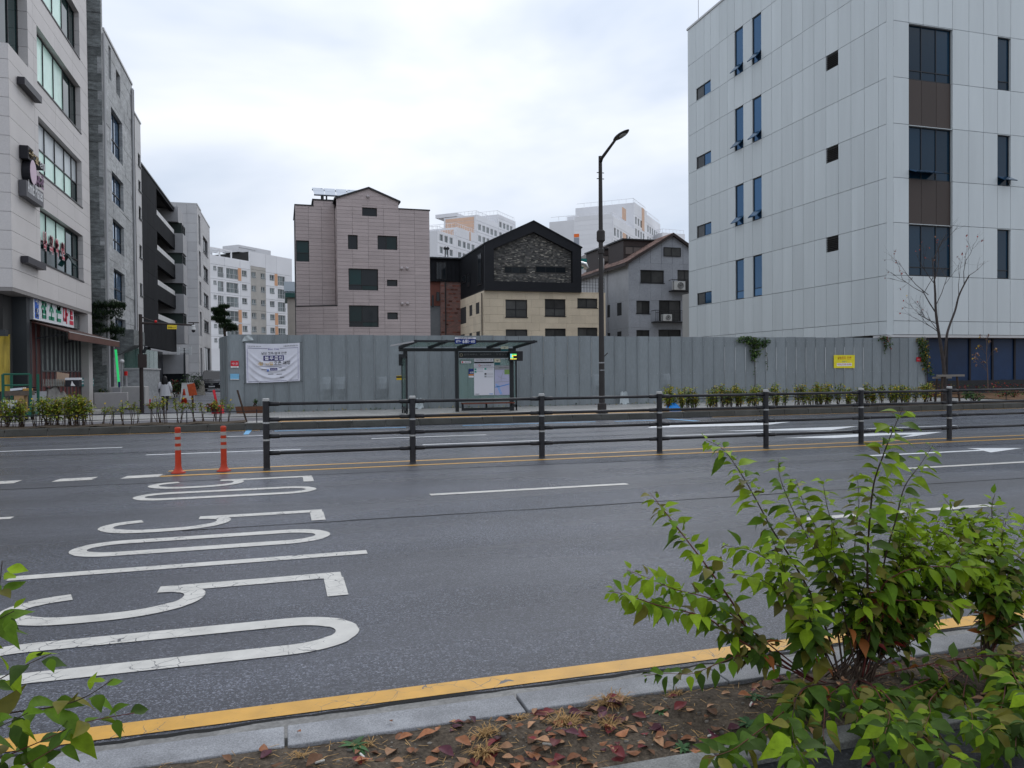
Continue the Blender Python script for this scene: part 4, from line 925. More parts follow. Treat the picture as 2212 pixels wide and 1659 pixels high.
# ---------------------------------------------------------------- grey stone clad building further down
G0 = Dp(uD+3.2); uu0 = uD+3.2
Fg = Facade((G0[0]+cos(AD)*.15, G0[1]-sin(AD)*.15), (G0[0]+cos(AD)*.15+sin(AD)*40, G0[1]-sin(AD)*.15+cos(AD)*40), lean=LEAN, y0=550)
g_end = Fg.uv(*z5L(735, 1000))[0]; gs = Fg.uv(*z5L(597, 560))[0]; vG = Fg.uv(*z5L(597, 385))[1]; vG2 = Fg.uv(*z5L(700, 565))[1]
grey = thing('granite_building', 'grey granite clad building with tall slot windows beyond the charcoal one', 'building', (G0[0]-4, G0[1]+6, ZF))
mGr = M('granite_clad', (.46, .455, .46), .65, var=.08, vscale=.6, orand=.08)
ug = Fg.uv(*z5L(640, 700))[0]
mb = MB(); Fg.box(mb, gs+.22, ug-.05, 0, vG-.1, -9, -.25); Fg.box(mb, ug-.05, g_end-.02, 0, vG2-.1, -9, -.25); mb.build('core', mBox, grey)
slot = [quad(Fg, z5L(600, 455), z5L(615, 735), z5L(620, 475), z5L(636, 755)), quad(Fg, z5L(622, 795), z5L(635, 1030), z5L(640, 815), z5L(652, 1050)), quad(Fg, z5L(638, 1085), z5L(648, 1300), z5L(655, 1100), z5L(665, 1320)), quad(Fg, z5L(654, 1365), z5L(664, 1590), z5L(670, 1380), z5L(681, 1605))]
ua = sum(r[0] for r in slot)/4; ub = sum(r[1] for r in slot)/4; slot = [(ua, ub, r[2], r[3]) for r in slot]
sq_ = [quad(Fg, z5L(650, 660), z5L(657, 810), z5L(698, 700), z5L(705, 850)), quad(Fg, z5L(668, 940), z5L(675, 1075), z5L(712, 965), z5L(719, 1095)), quad(Fg, z5L(683, 1195), z5L(690, 1320), z5L(728, 1218), z5L(735, 1340)), quad(Fg, z5L(698, 1450), z5L(705, 1560), z5L(740, 1465), z5L(746, 1568))]
ua = sum(r[0] for r in sq_)/4; ub = sum(r[1] for r in sq_)/4; sq_ = [(ua, ub, r[2], r[3]) for r in sq_]
dg = [(slot[0][0], slot[0][1], .3, 4.2), (sq_[0][0], sq_[0][1]+1, .3, 4.4)]
Fg.skin(grey, steps(gs, ug, .9), steps(0, vG, .9), slot+dg, mGr, 'panel', t=.25, gap=.015, limit=120)
Fg.skin(grey, steps(ug, g_end, 1.6), steps(0, vG2, 1.5), slot+sq_+dg, mGr, 'side_panel', t=.25, gap=.012, limit=150)
for r in slot+dg[:1]: Fg.window(grey, r, (mFrame, mGlass), .18, .06, (), (.5,))
for r in sq_+dg[1:]: Fg.window(grey, r, (mFrame, mGlass), .12, .06, (.5,), (.25,), sill=.05)
Fgs = Facade(tuple(Fg.pt(gs, 0, -9)[:2]), tuple(Fg.pt(gs, 0, 0)[:2])); Fgs.skin(grey, [0, 5.4, 6.3, 7.2, 8.1, 8.99], steps(0, vG, .9), [], mGr, 'end_panel', t=.2, gap=.015, limit=80)
q = MB(); Fg.box(q, gs, ug, vG, vG+.15, -9, .04); Fg.box(q, ug, g_end, vG2, vG2+.15, -9, .04); q.build('coping', MATS['coping_pale'], grey)

# ---------------------------------------------------------------- far apartment blocks, colours paled to imitate distance haze
def at_depth(px, py, d):
    return Vector((0, 0, CAM_H))+ray(px, py)*d
mApt = M('apartment_pale', (.74, .74, .76), .8, var=.05, vscale=.15, orand=.04)
mAptG = M('apartment_grey', (.66, .66, .68), .8, var=.05, vscale=.2)
mAptO = M('apartment_orange', (.62, .42, .31), .8, var=.06); mAptT = M('apartment_taupe', (.42, .4, .37), .8, var=.1, vscale=.6)
mAptW = M('apartment_window', (.14, .165, .17), .15, orand=.6, spec=.6); mAptF = M('apartment_frame', (.62, .62, .62), .5); mAptRail = M('apartment_rail', (.5, .52, .53), .5)
z8 = lambda x, y: (438.9+.13228*x, 515.7+.13228*y)
pA, pB = at_depth(*z8(60, 1000), 150), at_depth(*z8(1460, 1000), 172)
Fa = Facade((pA.x, pA.y), (pB.x, pB.y), lean=.03, y0=640)
apt = thing('apartment_block', 'pale apartment block with orange and taupe bands closing the side street', 'building', (pA.x+8, pA.y+6, ZF))
U = lambda x, y=780: Fa.uv(*z8(x, y))[0]
V_ = lambda x, y: Fa.uv(*z8(x, y))[1]
tops = [V_(470, y) for y in (490, 715, 945, 1180, 1405)]; st = (tops[0]-tops[4])/4; tops = [tops[0]-st*k for k in range(6)]
bh = V_(470, 715)-V_(470, 880)
cols = [(U(164), U(215), .42, 0), (U(235), U(330), 1.0, 1), (U(375), U(570), 1.0, 1), (U(630), U(712), .62, 0), (U(785), U(858), .62, 0), (U(938), U(1008), .62, 0), (U(1083), U(1160), .62, 0), (U(1215), U(1335), 1.0, 1)]
vt1 = V_(650, 350); vt2 = V_(1060, 262)
holes = []; wl = []
for k, t in enumerate(tops):
    for (a, b_, f, rl) in cols:
        r = (a, b_, t-bh*f, t); holes.append(r); wl.append((r, rl, k))
mb = MB(); Fa.box(mb, U(95), U(760), 0, vt1-.1, -12, -.3); Fa.box(mb, U(760), U(1450), 0, vt2-.1, -12, -.3); mb.build('core', mBox, apt)
us = sorted({U(95), U(350), U(605), U(760), U(772), U(1020), U(1200), U(1450)})
vs = [0]+sorted([t+.35 for t in tops])+[vt1]
Fa.skin(apt, [U(95), U(350), U(602), U(760)], vs, holes, mApt, 'panel', t=.3, gap=.05)
Fa.skin(apt, [U(772), U(1018)], [0]+sorted([tops[k]+.5 for k in (3, 0)])+[tops[0]+1.2], holes, mAptT, 'taupe_panel', t=.3, gap=.04)
Fa.skin(apt, [U(760), U(772)], [0, vt2], holes, mApt, 'rib', t=.3, gap=.0); Fa.skin(apt, [U(772), U(1018)], [tops[0]+1.2, vt2], holes, mApt, 'panel', t=.3, gap=.04)
Fa.skin(apt, [U(1018), U(1200), U(1450)], [0]+sorted([t+.35 for t in tops])+[vt2], holes, mApt, 'panel', t=.3, gap=.05)
for (a, b_, ks) in ((U(566), U(618), (0, 3, 4, 5)), (U(1162), U(1210), (0, 3, 4, 5))):
    for k in ks:
        q = MB(); Fa.box(q, a, b_, tops[k]-bh-.2, tops[k]+.3, -.05, .04); q.build('orange_panel', M('apartment_orange_bright', (.64, .36, .22), .8), apt)
for (r, rl, k) in wl:
    wd = Fa.window(apt, r, (mAptF, mAptW), .15, .07, (.33, .67) if rl else (.5,), ())
    q = MB(); vv = r[2]+(bh*.42 if rl else .35); n = 6
    Fa.box(q, r[0], r[1], vv-.03, vv+.03, .02, .07); Fa.box(q, r[0], r[1], r[2], r[2]+.05, .02, .07)
    for i in range(n+1):
        uu = r[0]+(r[1]-r[0]-.03)*i/n; Fa.box(q, uu, uu+.03, r[2], vv, .03, .06)
    q.build('rail', mAptRail, wd, kind='stuff')
q = MB(); Fa.box(q, U(95), U(560), vt1, V_(300, 290)-.0, -.5, -.1); q.build('parapet', mAptG, apt)
q = MB(); Fa.box(q, U(730), U(1250), vt2, V_(980, 135), -7, -2.5); q.build('stair_tower', mAptG, apt); q = MB(); Fa.box(q, U(735), U(1000), V_(900, 130)-.4, V_(900, 130), -7, -2.4); q.build('tower_cap', mAptG, apt)
q = MB(); z0, z1_ = vt1, V_(300, 160)
for a in (U(100), U(290), U(480)):
    for d in (-6, -.6): Fa.box(q, a, a+.25, z0, z1_, d, d+.25)
for d in (-6, -4.2, -2.4, -.6): Fa.box(q, U(100), U(482), z1_-.3, z1_, d, d+.2)
q.build('pergola', mApt, apt, kind='stuff')
def slab_block(name, label, F, segs, dep, rows, cols, orange=(), rail=True, win=(.9, 1.4)):
    """stepped slab: segs = (u0,u1,top); windows on the F face in rows/cols"""
    t = thing(name, label, 'building', tuple(F.pt(segs[0][0], 0, -3)))
    for (a, b_, top) in segs:
        hs = []
        for v in rows:
            for c in cols:
                if a+.4 < c and c+win[0] < b_-.4 and v+win[1] < top-.7: hs.append((c, c+win[0], v, v+win[1]))
        q = MB(); F.box(q, a, b_, 0, top-.1, -dep, -.3); q.build('core', mAptG, t)
        F.skin(t, [a, b_], [0]+[v-.6 for v in rows if v-.6 < top-.5 and v-.6 > 1]+[top], hs, mApt, 'panel', t=.3, gap=.06)
        for h in hs: F.window(t, h, (mAptF, mAptW), .15, .08, (.5,), ())
        if rail:
            q = MB(); F.box(q, a+.2, b_-.2, top+1.0, top+1.08, -.4, -.32)
            n = max(2, int((b_-a)/1.2))
            for i in range(n+1): uu = a+.2+(b_-a-.45)*i/n; F.box(q, uu, uu+.06, top, top+1.0, -.4, -.34)
            for i in range(8): F.box(q, a+.2, a+.26, top, top+1.0, -.4-(dep-.8)*i/8, -.34-(dep-.8)*i/8)
            F.box(q, a+.2, a+.28, top+1.0, top+1.08, -dep+.3, -.32); q.build('roof_rail', mApt, t, kind='stuff')
    for (a, b_, v0, v1) in orange:
        q = MB(); F.box(q, a, b_, v0, v1, -.1, .05); q.build('orange_panel', mAptO, t)
    return t
z6a = lambda x, y: (932.6+.0992*x, 438.9+.0992*y)
AG = R(40.7)
def slanted(px, py, d):
    p = at_depth(px, py, d); return Facade((p.x, p.y), (p.x+sin(AG)*40, p.y+cos(AG)*40))
Fgp = slanted(*z6a(140, 900), 185)
ug_ = [Fgp.uv(*z6a(x, 700))[0] for x in (140, 545, 990, 1450, 1830)]
vg_ = [Fgp.uv(*z6a(300, 640))[1], Fgp.uv(*z6a(760, 590))[1], Fgp.uv(*z6a(1200, 330))[1], Fgp.uv(*z6a(1640, 320))[1]]
r0 = Fgp.uv(*z6a(330, 860))[1]
rowsG = [r0-3.0*k for k in range(4, -1, -1)]+[r0+3.0*k for k in range(1, 10)]
colsG = [ug_[i]+.7+2.5*k for i in range(4) for k in range(30) if ug_[i]+.7+2.5*k < ug_[i+1]-1.8]
G_ = slab_block('apartment_block', 'pale terraced apartment block rising behind the brick house', Fgp, [(ug_[i], ug_[i+1], vg_[i]) for i in range(4)], 10, rowsG, colsG,
   orange=[(Fgp.uv(*z6a(820, 860))[0], Fgp.uv(*z6a(850, 860))[0], rowsG[4]+2.4, rowsG[4]+4.6)], win=(1.7, 1.6))
# stepped end walls with orange boards, stair tower
pe = Vector((-cos(AG), sin(AG), 0))
for k, (ui, top, low) in enumerate(((ug_[2], vg_[2]-.5, vg_[1]), (ug_[1], vg_[1]-.6, vg_[0]))):
    Fe = Facade(tuple(Fgp.pt(ui, 0, 0)[:2]), tuple((Fgp.pt(ui, 0, 0)+pe*10)[:2]), flip=True)
    for j in range(5):
        v0 = low+(top-low)*j/5; q = MB(); Fe.box(q, .9, 9.5, v0+.05, low+(top-low)*(j+1)/5-.05, .0, .06); q.build('orange_board', mAptO, G_)
q = MB(); Fgp.box(q, ug_[2]-.2, ug_[2]+5.5, vg_[2], Fgp.uv(*z6a(720, 180))[1]+1.5, -12.5, -6); q.build('stair_tower', mAptG, G_)
z7 = lambda x, y: (1206.9+.13395*x, 416.9+.13395*y)
Fh = slanted(*z7(880, 700), 180)
uh = [Fh.uv(*z7(x, 600))[0] for x in (880, 1225, 1420, 1640)]
vh = [Fh.uv(*z7(905, 385))[1], Fh.uv(*z7(1240, 160))[1], Fh.uv(*z7(1500, 440))[1]]
r0 = Fh.uv(*z7(905, 690))[1]
rowsH = [r0-3.0*k for k in range(5, -1, -1)]+[r0+3.0*k for k in range(1, 9)]
colsH = [uh[i]+.6+2.6*k for i in range(3) for k in range(30) if uh[i]+.6+2.6*k < uh[i+1]-1.6]
cO = [Fh.uv(*z7(x, 600))[0] for x in (1030, 1085)]; cO2 = [Fh.uv(*z7(x, 500))[0] for x in (1340, 1380)]
H_ = slab_block('apartment_block', 'pale apartment block with orange square on its end wall behind the grey house', Fh, [(uh[0], uh[1], vh[0]), (uh[1], uh[2], vh[1]), (uh[2], uh[3], vh[1]-.8)], 16, rowsH, colsH,
   orange=[(cO[0], cO[1], rowsH[6]+2.2, rowsH[6]+5), (cO[0], cO[1], rowsH[5]-3.4, rowsH[5]+1.9), (cO2[0], cO2[1], rowsH[8]-3.5, rowsH[8]+2.5)], win=(1.6, 1.9))
Fe = Facade(tuple(Fh.pt(uh[0], 0, 0)[:2]), tuple((Fh.pt(uh[0], 0, 0)+pe*40)[:2]), flip=True)
ue0 = Fe.uv(*z7(245, 600))[0]; ue1 = Fe.uv(*z7(80, 600))[0]
q = MB(); Fe.box(q, .02, ue0, 0, vh[0]-.05, -.28, .02)
end = q.build('end_wall', mApt, H_)
for v in steps(6, vh[0]-.5, 1.1):
    q = MB(); Fe.box(q, .3, ue0-.3, v, v+1.06, .02, .06); q.build('board', mApt, end)
q = MB(); Fe.box(q, ue0-.02, ue1, 0, Fe.uv(*z7(300, 330))[1], -9, -2.5); q.build('stair_tower', mAptG, H_)
r = quad(Fe, z7(248, 660), z7(248, 715), z7(330, 660), z7(330, 712)); q = MB(); Fe.box(q, r[0], r[1], r[2], r[3], .02, .1); q.build('orange_square', M('accent_orange', (.75, .16, .03), .6), H_)
q = MB(); Fe.box(q, r[0], r[1], r[2]-1.9, r[2]-.1, .02, .1); q.build('grey_square', M('accent_grey', (.28, .3, .34), .6), H_)
p = at_depth(*z7(1800, 680), 215); Fz = Facade((p.x-3, p.y-1), (p.x+5.2, p.y))
t = slab_block('apartment_block', 'farthest pale block with white roof railing beside the white panel building', Fz, [(0, 7.6, Fz.uv(*z7(1750, 640))[1])], 9, [20], [2, 5])

# ---------------------------------------------------------------- pinkish tiled house
z3 = lambda x, y: (438.9+.2481*x, 356.6+.2481*y)
YP = 58.0
Fp = Facade((0, YP), (30, YP), lean=.03, y0=570)
mTile = M('tile_mauve', (.47, .395, .385), .55, var=.05, vscale=.8, fine=.06, fscale=12, orand=.055)
mTileB = M('tile_mauve_field', (.47, .395, .385), .55, var=.05, vscale=.8, fine=.06, fscale=12, island=.055)
pl = (Fp.uv(*z3(1140, 285))[0]+Fp.uv(*z3(1190, 1475))[0])/2; prr = (Fp.uv(*z3(1955, 395))[0]+Fp.uv(*z3(2000, 1490))[0])/2
vap = Fp.uv(*z3(1420, 205))[1]; vev = Fp.uv(*z3(1150, 288))[1]; vr = Fp.uv(*z3(1820, 391))[1]; uap = Fp.uv(*z3(1420, 205))[0]; ust = Fp.uv(*z3(1684, 330))[0]
pink = thing('tiled_house', 'mauve tiled house with small gable and rooftop solar panels', 'building', ((pl+prr)/2, YP+4, ZF))
WP = [(1370, 352, 1500, 445), (1255, 608, 1340, 733), (1513, 615, 1685, 737), (1270, 902, 1528, 1090), (1605, 998, 1697, 1055), (1283, 1222, 1540, 1410), (1620, 1283, 1710, 1343)]
wr = [Fp.rect(*z3(a, b), *z3(c, d)) for a, b, c, d in WP]
wr[5] = (wr[3][0], wr[3][1], wr[5][2], wr[5][3]); wr[6] = (wr[4][0], wr[4][1], wr[6][2], wr[6][3])
MB().box(pl+.02, prr-.02, YP+.25, YP+9, 0, vr-.05).build('core', mBox, pink)
RH = .272
vs = [3.0+RH*k for k in range(0, 60) if 3.0+RH*k < vr]+[vr]
Fp.skin(pink, steps(pl, prr, 1.22), vs, wr, mTile, 'tile', t=.24, gap=.014, limit=290)
q = MB(); Fp.box(q, pl, prr, 0, 3.0, -.24, -.004); q.build('wall_base', mTile, pink)
# gable above the parapet
q = MB(); gp = [Fp.pt(pl, vr+.01), Fp.pt(ust, vr+.01), Fp.pt(ust, vev), Fp.pt(uap, vap), Fp.pt(pl, vev)]
q.prism(gp, (0, .02, 0), (0, 8, 0)); q.build('gable', mTile, pink)
gb = MB(); v = vr+.014
while v < vap-.1:
    a = pl if v+RH < vev else pl+(uap-pl)*max(0, (v+RH-vev)/(vap-vev)); b_ = ust if v+RH < vev else ust-(ust-uap)*max(0, (v+RH-vev)/(vap-vev))
    for (x0, x1) in zip(steps(a, b_, 1.2), steps(a, b_, 1.2)[1:]):
        if x1-x0 > .1:
            for rr_ in subtract([(x0+.007, x1-.007, v+.007, v+RH-.007)], wr[0]): Fp.box(gb, *rr_, -.02, .0)
    v += RH
gb.build('gable_tile', mTileB, pink, kind='stuff')
q = MB()
for (a, b_) in (((pl-.15, vev-.03), (uap, vap+.06)), ((uap, vap+.06), (ust+.15, vev-.03))):
    q.hexa([Fp.pt(a[0], a[1]-.06, .12), Fp.pt(b_[0], b_[1]-.06, .12), Fp.pt(b_[0], b_[1]-.06, -8), Fp.pt(a[0], a[1]-.06, -8), Fp.pt(a[0], a[1]+.06, .12), Fp.pt(b_[0], b_[1]+.06, .12), Fp.pt(b_[0], b_[1]+.06, -8), Fp.pt(a[0], a[1]+.06, -8)])
q.build('roof', M('roof_charcoal', (.04, .04, .042), .5), pink)
q = MB(); Fp.box(q, ust, prr+.05, vr, vr+.08, -9, .05); q.build('coping', MATS['roof_charcoal'], pink)
for k, r in enumerate(wr):
    if k == 0: q = MB()
    Fp.window(pink, r, (mFrame, mGlassG), .16, .06, (.45,) if r[1]-r[0] > 1.2 else (), (.25,) if k in (3, 5) else (), pane_mats=[mGlass, mGlassG, mGlassG])
# left wing, set back, and the slanted lower wing wall
Fq = Facade((0, YP+1.6), (30, YP+1.6), lean=.03, y0=570)
ql = (Fq.uv(*z3(785, 350))[0]+Fq.uv(*z3(832, 1475))[0])/2; vq = Fq.uv(*z3(850, 352))[1]; vq2 = Fq.uv(*z3(1030, 310))[1]; uq2 = Fq.uv(*z3(945, 335))[0]
wq = Fq.rect(*z3(805, 656), *z3(920, 840))
q = MB(); q.box(ql+.02, pl-.02, YP+1.85, YP+8, 0, vq-.05); q.box(uq2, pl, YP+1.9, YP+7, vq-.05, vq2-.05); q.build('wing_core', mBox, pink)
Fq.skin(pink, steps(ql, pl-.02, 1.0), [0]+[3.0+RH*k for k in range(60) if 3.0+RH*k < vq]+[vq], [wq], mTileB, 'wing_tile', t=.22, gap=.014, single=True, kind='stuff')
Fq.skin(pink, steps(uq2, pl-.02, 1.0), [vq, vq+.26, vq2], [], mTileB, 'wing_top_tile', t=.22, gap=.014, single=True, kind='stuff')
Fq.window(pink, wq, (mFrame, mGlassG), .15, .05, (), (.42,))
q = MB(); Fq.box(q, uq2-.1, pl, vq2, vq2+.1, -6, .05); Fq.box(q, ql-.05, uq2, vq, vq+.08, -6, .05); q.build('wing_coping', MATS['roof_charcoal'], pink)
Fsd = Facade((pl, YP+1.6), (pl, YP), lean=0); q = MB(); q.box(pl-.0, pl+.02, YP, YP+1.6, 0, vev); q.build('return_wall', mTile, pink)
Fw = Facade((ql-.05, YP+1.3), (pl, YP-.05)); vw = Fq.uv(*z3(1000, 1238))[1]
Fw.skin(pink, steps(0, Fw.len, 1.0), [0]+[3.0+RH*k for k in range(30) if 3.0+RH*k < vw]+[vw], [], mTileB, 'low_wing_tile', t=.2, gap=.014, single=True, kind='stuff')
q = MB(); Fw.box(q, -.03, Fw.len, vw, vw+.06, -2, .04); q.build('low_wing_coping', MATS['roof_charcoal'], pink)
for (x, y) in ((1728, 900), (1775, 900), (1742, 1208), (1788, 1206), (1415, 275)):
    u, v = Fp.uv(*z3(x, y)); q = MB(); q.ball(Fp.pt(u, v, .1), .13, .13, .13, 10, 6); q.build('vent_cap', M('vent_pink', (.45, .4, .4), .5), pink, smooth=True)
# solar array
sol = thing('solar_array', 'tilted solar panels on a frame above the mauve house', 'solar panel', tuple(Fq.pt(uq2+2, vq2+.1, -2)))
Fz1 = Facade((0, YP+3.2), (30, YP+3.2)); Fz2 = Facade((0, YP+5.4), (30, YP+5.4))
a0, h0 = Fz1.uv(*z3(968, 252)); a1, _ = Fz1.uv(*z3(1345, 245)); b0, h1 = Fz2.uv(*z3(945, 195)); b1, _ = Fz2.uv(*z3(1350, 205))
mSol = M('solar_cell', (.42, .46, .52), .2, var=.05, orand=.05)
for i in range(4):
    for j in range(2):
        def sp_(a, b): 
            p = Fz1.pt(a0+(a1-a0)*a, h0); q_ = Fz2.pt(b0+(b1-b0)*a, h1); return p.lerp(q_, b)
        q = MB(); A_, B_, C_, D_ = sp_(i/4+.008, j/2+.01), sp_((i+1)/4-.008, j/2+.01), sp_((i+1)/4-.008, (j+1)/2-.01), sp_(i/4+.008, (j+1)/2-.01)
        q.prism([A_, B_, C_, D_], (0, 0, -.05), (0, 0, 0)); q.build('solar_panel', mSol, sol)
q = MB()
for a in (.2, .28, .75):
    p = sp_(a, .1); q.bar(p+Vector((0, 0, -.06)), Vector((p.x, p.y, vq2+.1)), .12)
q.bar(sp_(0, .12)+Vector((0, 0, -.12)), sp_(1, .12)+Vector((0, 0, -.12)), .1); q.bar(sp_(0, .9)+Vector((0, 0, -.12)), sp_(1, .9)+Vector((0, 0, -.12)), .1)
p = sp_(.2, .9); q.bar(p, Vector((p.x, p.y, vq2)), .1); p = sp_(.8, .9); q.bar(p, Vector((p.x, p.y, vq2)), .1)
q.build('support_frame', mFrame, sol)
# small neighbour with green eave seen between the flats and the tiled house
p = at_depth(*z8(1350, 1100), 90); Fn = Facade((p.x, p.y), (p.x+20, p.y))
nb = thing('small_house', 'sliver of a beige house with green eave left of the mauve house', 'building', tuple(p[:2])+(ZF,))
na = Fn.uv(*z8(1385, 1200))[0]; nv = Fn.uv(*z8(1400, 960))[1]
q = MB(); Fn.box(q, na, na+6, 0, nv, -8, 0); q.build('wall', M('wall_beige', (.4, .36, .32), .7, var=.08), nb)
q = MB(); Fn.box(q, na-.3, na+6, nv, nv+.5, -8, .4); q.build('eave', M('eave_green', (.03, .09, .08), .5), nb)
cu0, cv0 = Fn.uv(*z8(1320, 850)); cv1 = Fn.uv(*z8(1320, 690))[1]
q = MB(); Fn.box(q, cu0, cu0+3, cv0, cv1, -3, -.5); Fn.box(q, cu0+.2, cu0+2.8, nv+.5, cv0, -2.8, -.7); q.build('roof_cabin', M('cabin_pale', (.5, .55, .6), .5), nb)

# ---------------------------------------------------------------- dark and red brick house in the gap
z4 = lambda x, y: (905.2+.2852*x, 411.5+.2852*y)
YB = 82.0
Fb = Facade((0, YB), (40, YB), lean=.03, y0=620)
brk = thing('brick_house', 'dark topped red brick house in the gap beside the cream house', 'building', tuple(Fb.pt(Fb.uv(*z4(170, 900))[0], ZF, -3)))
ba, bm1, bb_, be = [Fb.uv(*z4(x, 800))[0] for x in (60, 165, 300, 420)]
vb1 = Fb.uv(*z4(170, 690))[1]; vb2 = Fb.uv(*z4(170, 520))[1]
def brickmat(name, c1, c2, mort, bw, bh, rough=.8):
    m = bpy.data.materials.new(name); m.use_nodes = True; nt = m.node_tree; N = nt.nodes; L = nt.links; b = N['Principled BSDF']; b.inputs['Roughness'].default_value = rough
    g = N.new('ShaderNodeNewGeometry'); mp = N.new('ShaderNodeMapping'); mp.inputs['Rotation'].default_value = (R(-90), 0, 0); L.new(g.outputs['Position'], mp.inputs[0])
    t = N.new('ShaderNodeTexBrick'); t.inputs['Scale'].default_value = 1; t.inputs['Brick Width'].default_value = bw; t.inputs['Row Height'].default_value = bh; t.inputs['Mortar Size'].default_value = .012
    t.inputs['Color1'].default_value = (*c1, 1); t.inputs['Color2'].default_value = (*c2, 1); t.inputs['Mortar'].default_value = (*mort, 1); L.new(mp.outputs[0], t.inputs[0]); L.new(t.outputs[0], b.inputs['Base Color']); return m
q = MB(); Fb.box(q, bm1, be, 0, vb1, -8, 0); q.build('brick_wall', brickmat('brick_red', (.27, .11, .085), (.15, .075, .065), (.2, .18, .17), .3, .1), brk)
cnt = 0
for j in range(20):
    for i in range(14):
        if rnd.random() < .55: continue
        u = bm1+.05+i*.42+(.2 if j % 2 else 0); v = 5.0+j*.42
        if v > vb1-.2: continue
        q = MB(); Fb.box(q, u, u+.36, v, v+.15, 0, .03); q.build('brick', M('brick_single', (.19, .075, .058), .8, orand=.5), brk)
q = MB(); Fb.box(q, ba, bm1, 0, vb1-2.6, -8, -.3); q.build('plaster_wall', M('plaster_grey', (.16, .17, .18), .8, var=.1), brk)
q = MB(); Fb.box(q, bm1-1.6, bm1, vb1-2.6, vb1, -8, -.2); q.build('brick_return', MATS['brick_single'] , brk)
q = MB(); Fb.box(q, ba, be, vb1, vb2, -8, .15); q.build('upper_storey', mChar, brk)
for k in range(12):
    u = ba+(be-ba)*k/12; q = MB(); Fb.box(q, u, u+.05, vb1, vb2, .15, .2); q.build('standing_seam', mChar, brk)
q = MB(); Fb.box(q, ba-.2, be, vb2, vb2+.12, -8, .5); q.build('roof_edge', mFrame, brk)
for k in range(10):
    u = ba+(be-ba)*k/10; q = MB(); q.hexa([Fb.pt(u+.03, vb2+.15, .4), Fb.pt(u+(be-ba)/10-.03, vb2+.15, .4), Fb.pt(u+(be-ba)/10-.03, vb2+.55, -2.5), Fb.pt(u+.03, vb2+.55, -2.5), Fb.pt(u+.03, vb2+.2, .4), Fb.pt(u+(be-ba)/10-.03, vb2+.2, .4), Fb.pt(u+(be-ba)/10-.03, vb2+.6, -2.5), Fb.pt(u+.03, vb2+.6, -2.5)]); q.build('roof_panel', M('roof_pale', (.55, .58, .6), .35), brk)
r = Fb.rect(*z4(125, 545), *z4(200, 675)); Fb.window(brk, r, (mFrame, mGlass), -.2, .06, (.5,), ())
for rr in ((97, 795, 112, 885), (130, 770, 155, 840)):
    r = Fb.rect(*z4(rr[0], rr[1]), *z4(rr[2], rr[3])); Fb.window(brk, r, (mFrame, mGlass), -.28, .05)
for px in (225, 205):
    u, v = Fb.uv(*z4(px, 480)); q = MB(); q.tube([Fb.pt(u, vb2, -1), Fb.pt(u, v+.6, -1)], .06, 6); q.lathe([(.16, 0), (.2, .2), (.05, .35)], *Fb.pt(u, 0, -1)[:2], v+.6, 8); q.build('flue', mFrame, brk)
q = MB(); u = Fb.uv(*z4(205, 900))[0]; q.tube([Fb.pt(u, 3, .1), Fb.pt(u, vb1, .1)], .06, 6); q.build('rain_pipe', mFrame, brk)

# ---------------------------------------------------------------- cream house with black gabled top
YC = 72.0
Fc_ = Facade((0, YC), (40, YC), lean=.03, y0=620)
def cu4(x, ys): return sum(Fc_.uv(*z4(x_, y))[0] for x_, y in zip(x, ys))/len(ys)
cl = cu4((483, 490), (418, 768)); crr = cu4((1214, 1218), (425, 765)); cfr = cu4((1415, 1424), (760, 1110)); cll = cu4((490, 503), (775, 1105))
vbot = Fc_.uv(*z4(850, 766))[1]; vel = Fc_.uv(*z4(850, 421))[1]; vapx = Fc_.uv(*z4(847, 238))[1]; cm = (cl+crr)/2
crm = thing('gabled_house', 'cream stone house with overhanging black gabled upper floor', 'building', (cm, YC+5, ZF))
mBlk = M('metal_black', (.022, .023, .027), .5, spec=.15, var=.1, vscale=1)
mCream = M('limestone_cream', (.68, .58, .44), .65, var=.1, vscale=.5, fine=.06, fscale=10, orand=.05)
DEP = 13.0; OV = .35
# gable shell: frame ring in front of a recessed brick field
def gpoly(off): return [Fc_.pt(cl+off, vbot+off), Fc_.pt(crr-off, vbot+off), Fc_.pt(crr-off, vel-off*.5), Fc_.pt(cm, vapx-off*1.12), Fc_.pt(cl+off, vel-off*.5)]
o_, i_ = gpoly(0), gpoly(.92)
q = MB()
for k in range(5):
    k2 = (k+1) % 5; a, b_, c, d = o_[k], o_[k2], i_[k2], i_[k]; n_ = Vector((0, -1, 0))
    q.hexa([a+n_*OV, b_+n_*OV, c+n_*OV, d+n_*OV, a-n_*.3, b_-n_*.3, c-n_*.3, d-n_*.3])
q.build('gable_frame', mBlk, crm)
q = MB(); q.prism(gpoly(.05), (0, .32, 0), (0, DEP, 0)); q.build('upper_core', mBlk, crm)
bf = gpoly(.92); q = MB(); q.prism(bf, (0, .12, 0), (0, .3, 0)); q.build('gable_wall', M('brick_bed', (.06, .058, .055), .9), crm)
mBr = [M('brick_charcoal', (.095, .094, .092), .8, island=.45), M('brick_brown', (.155, .148, .138), .8, island=.35), M('brick_pale', (.33, .31, .27), .8, island=.3)]
sl_ = [Fc_.rect(*z4(647, 578), *z4(813, 625)), Fc_.rect(*z4(883, 577), *z4(1110, 622))]
q = MB(); v = vbot+.95
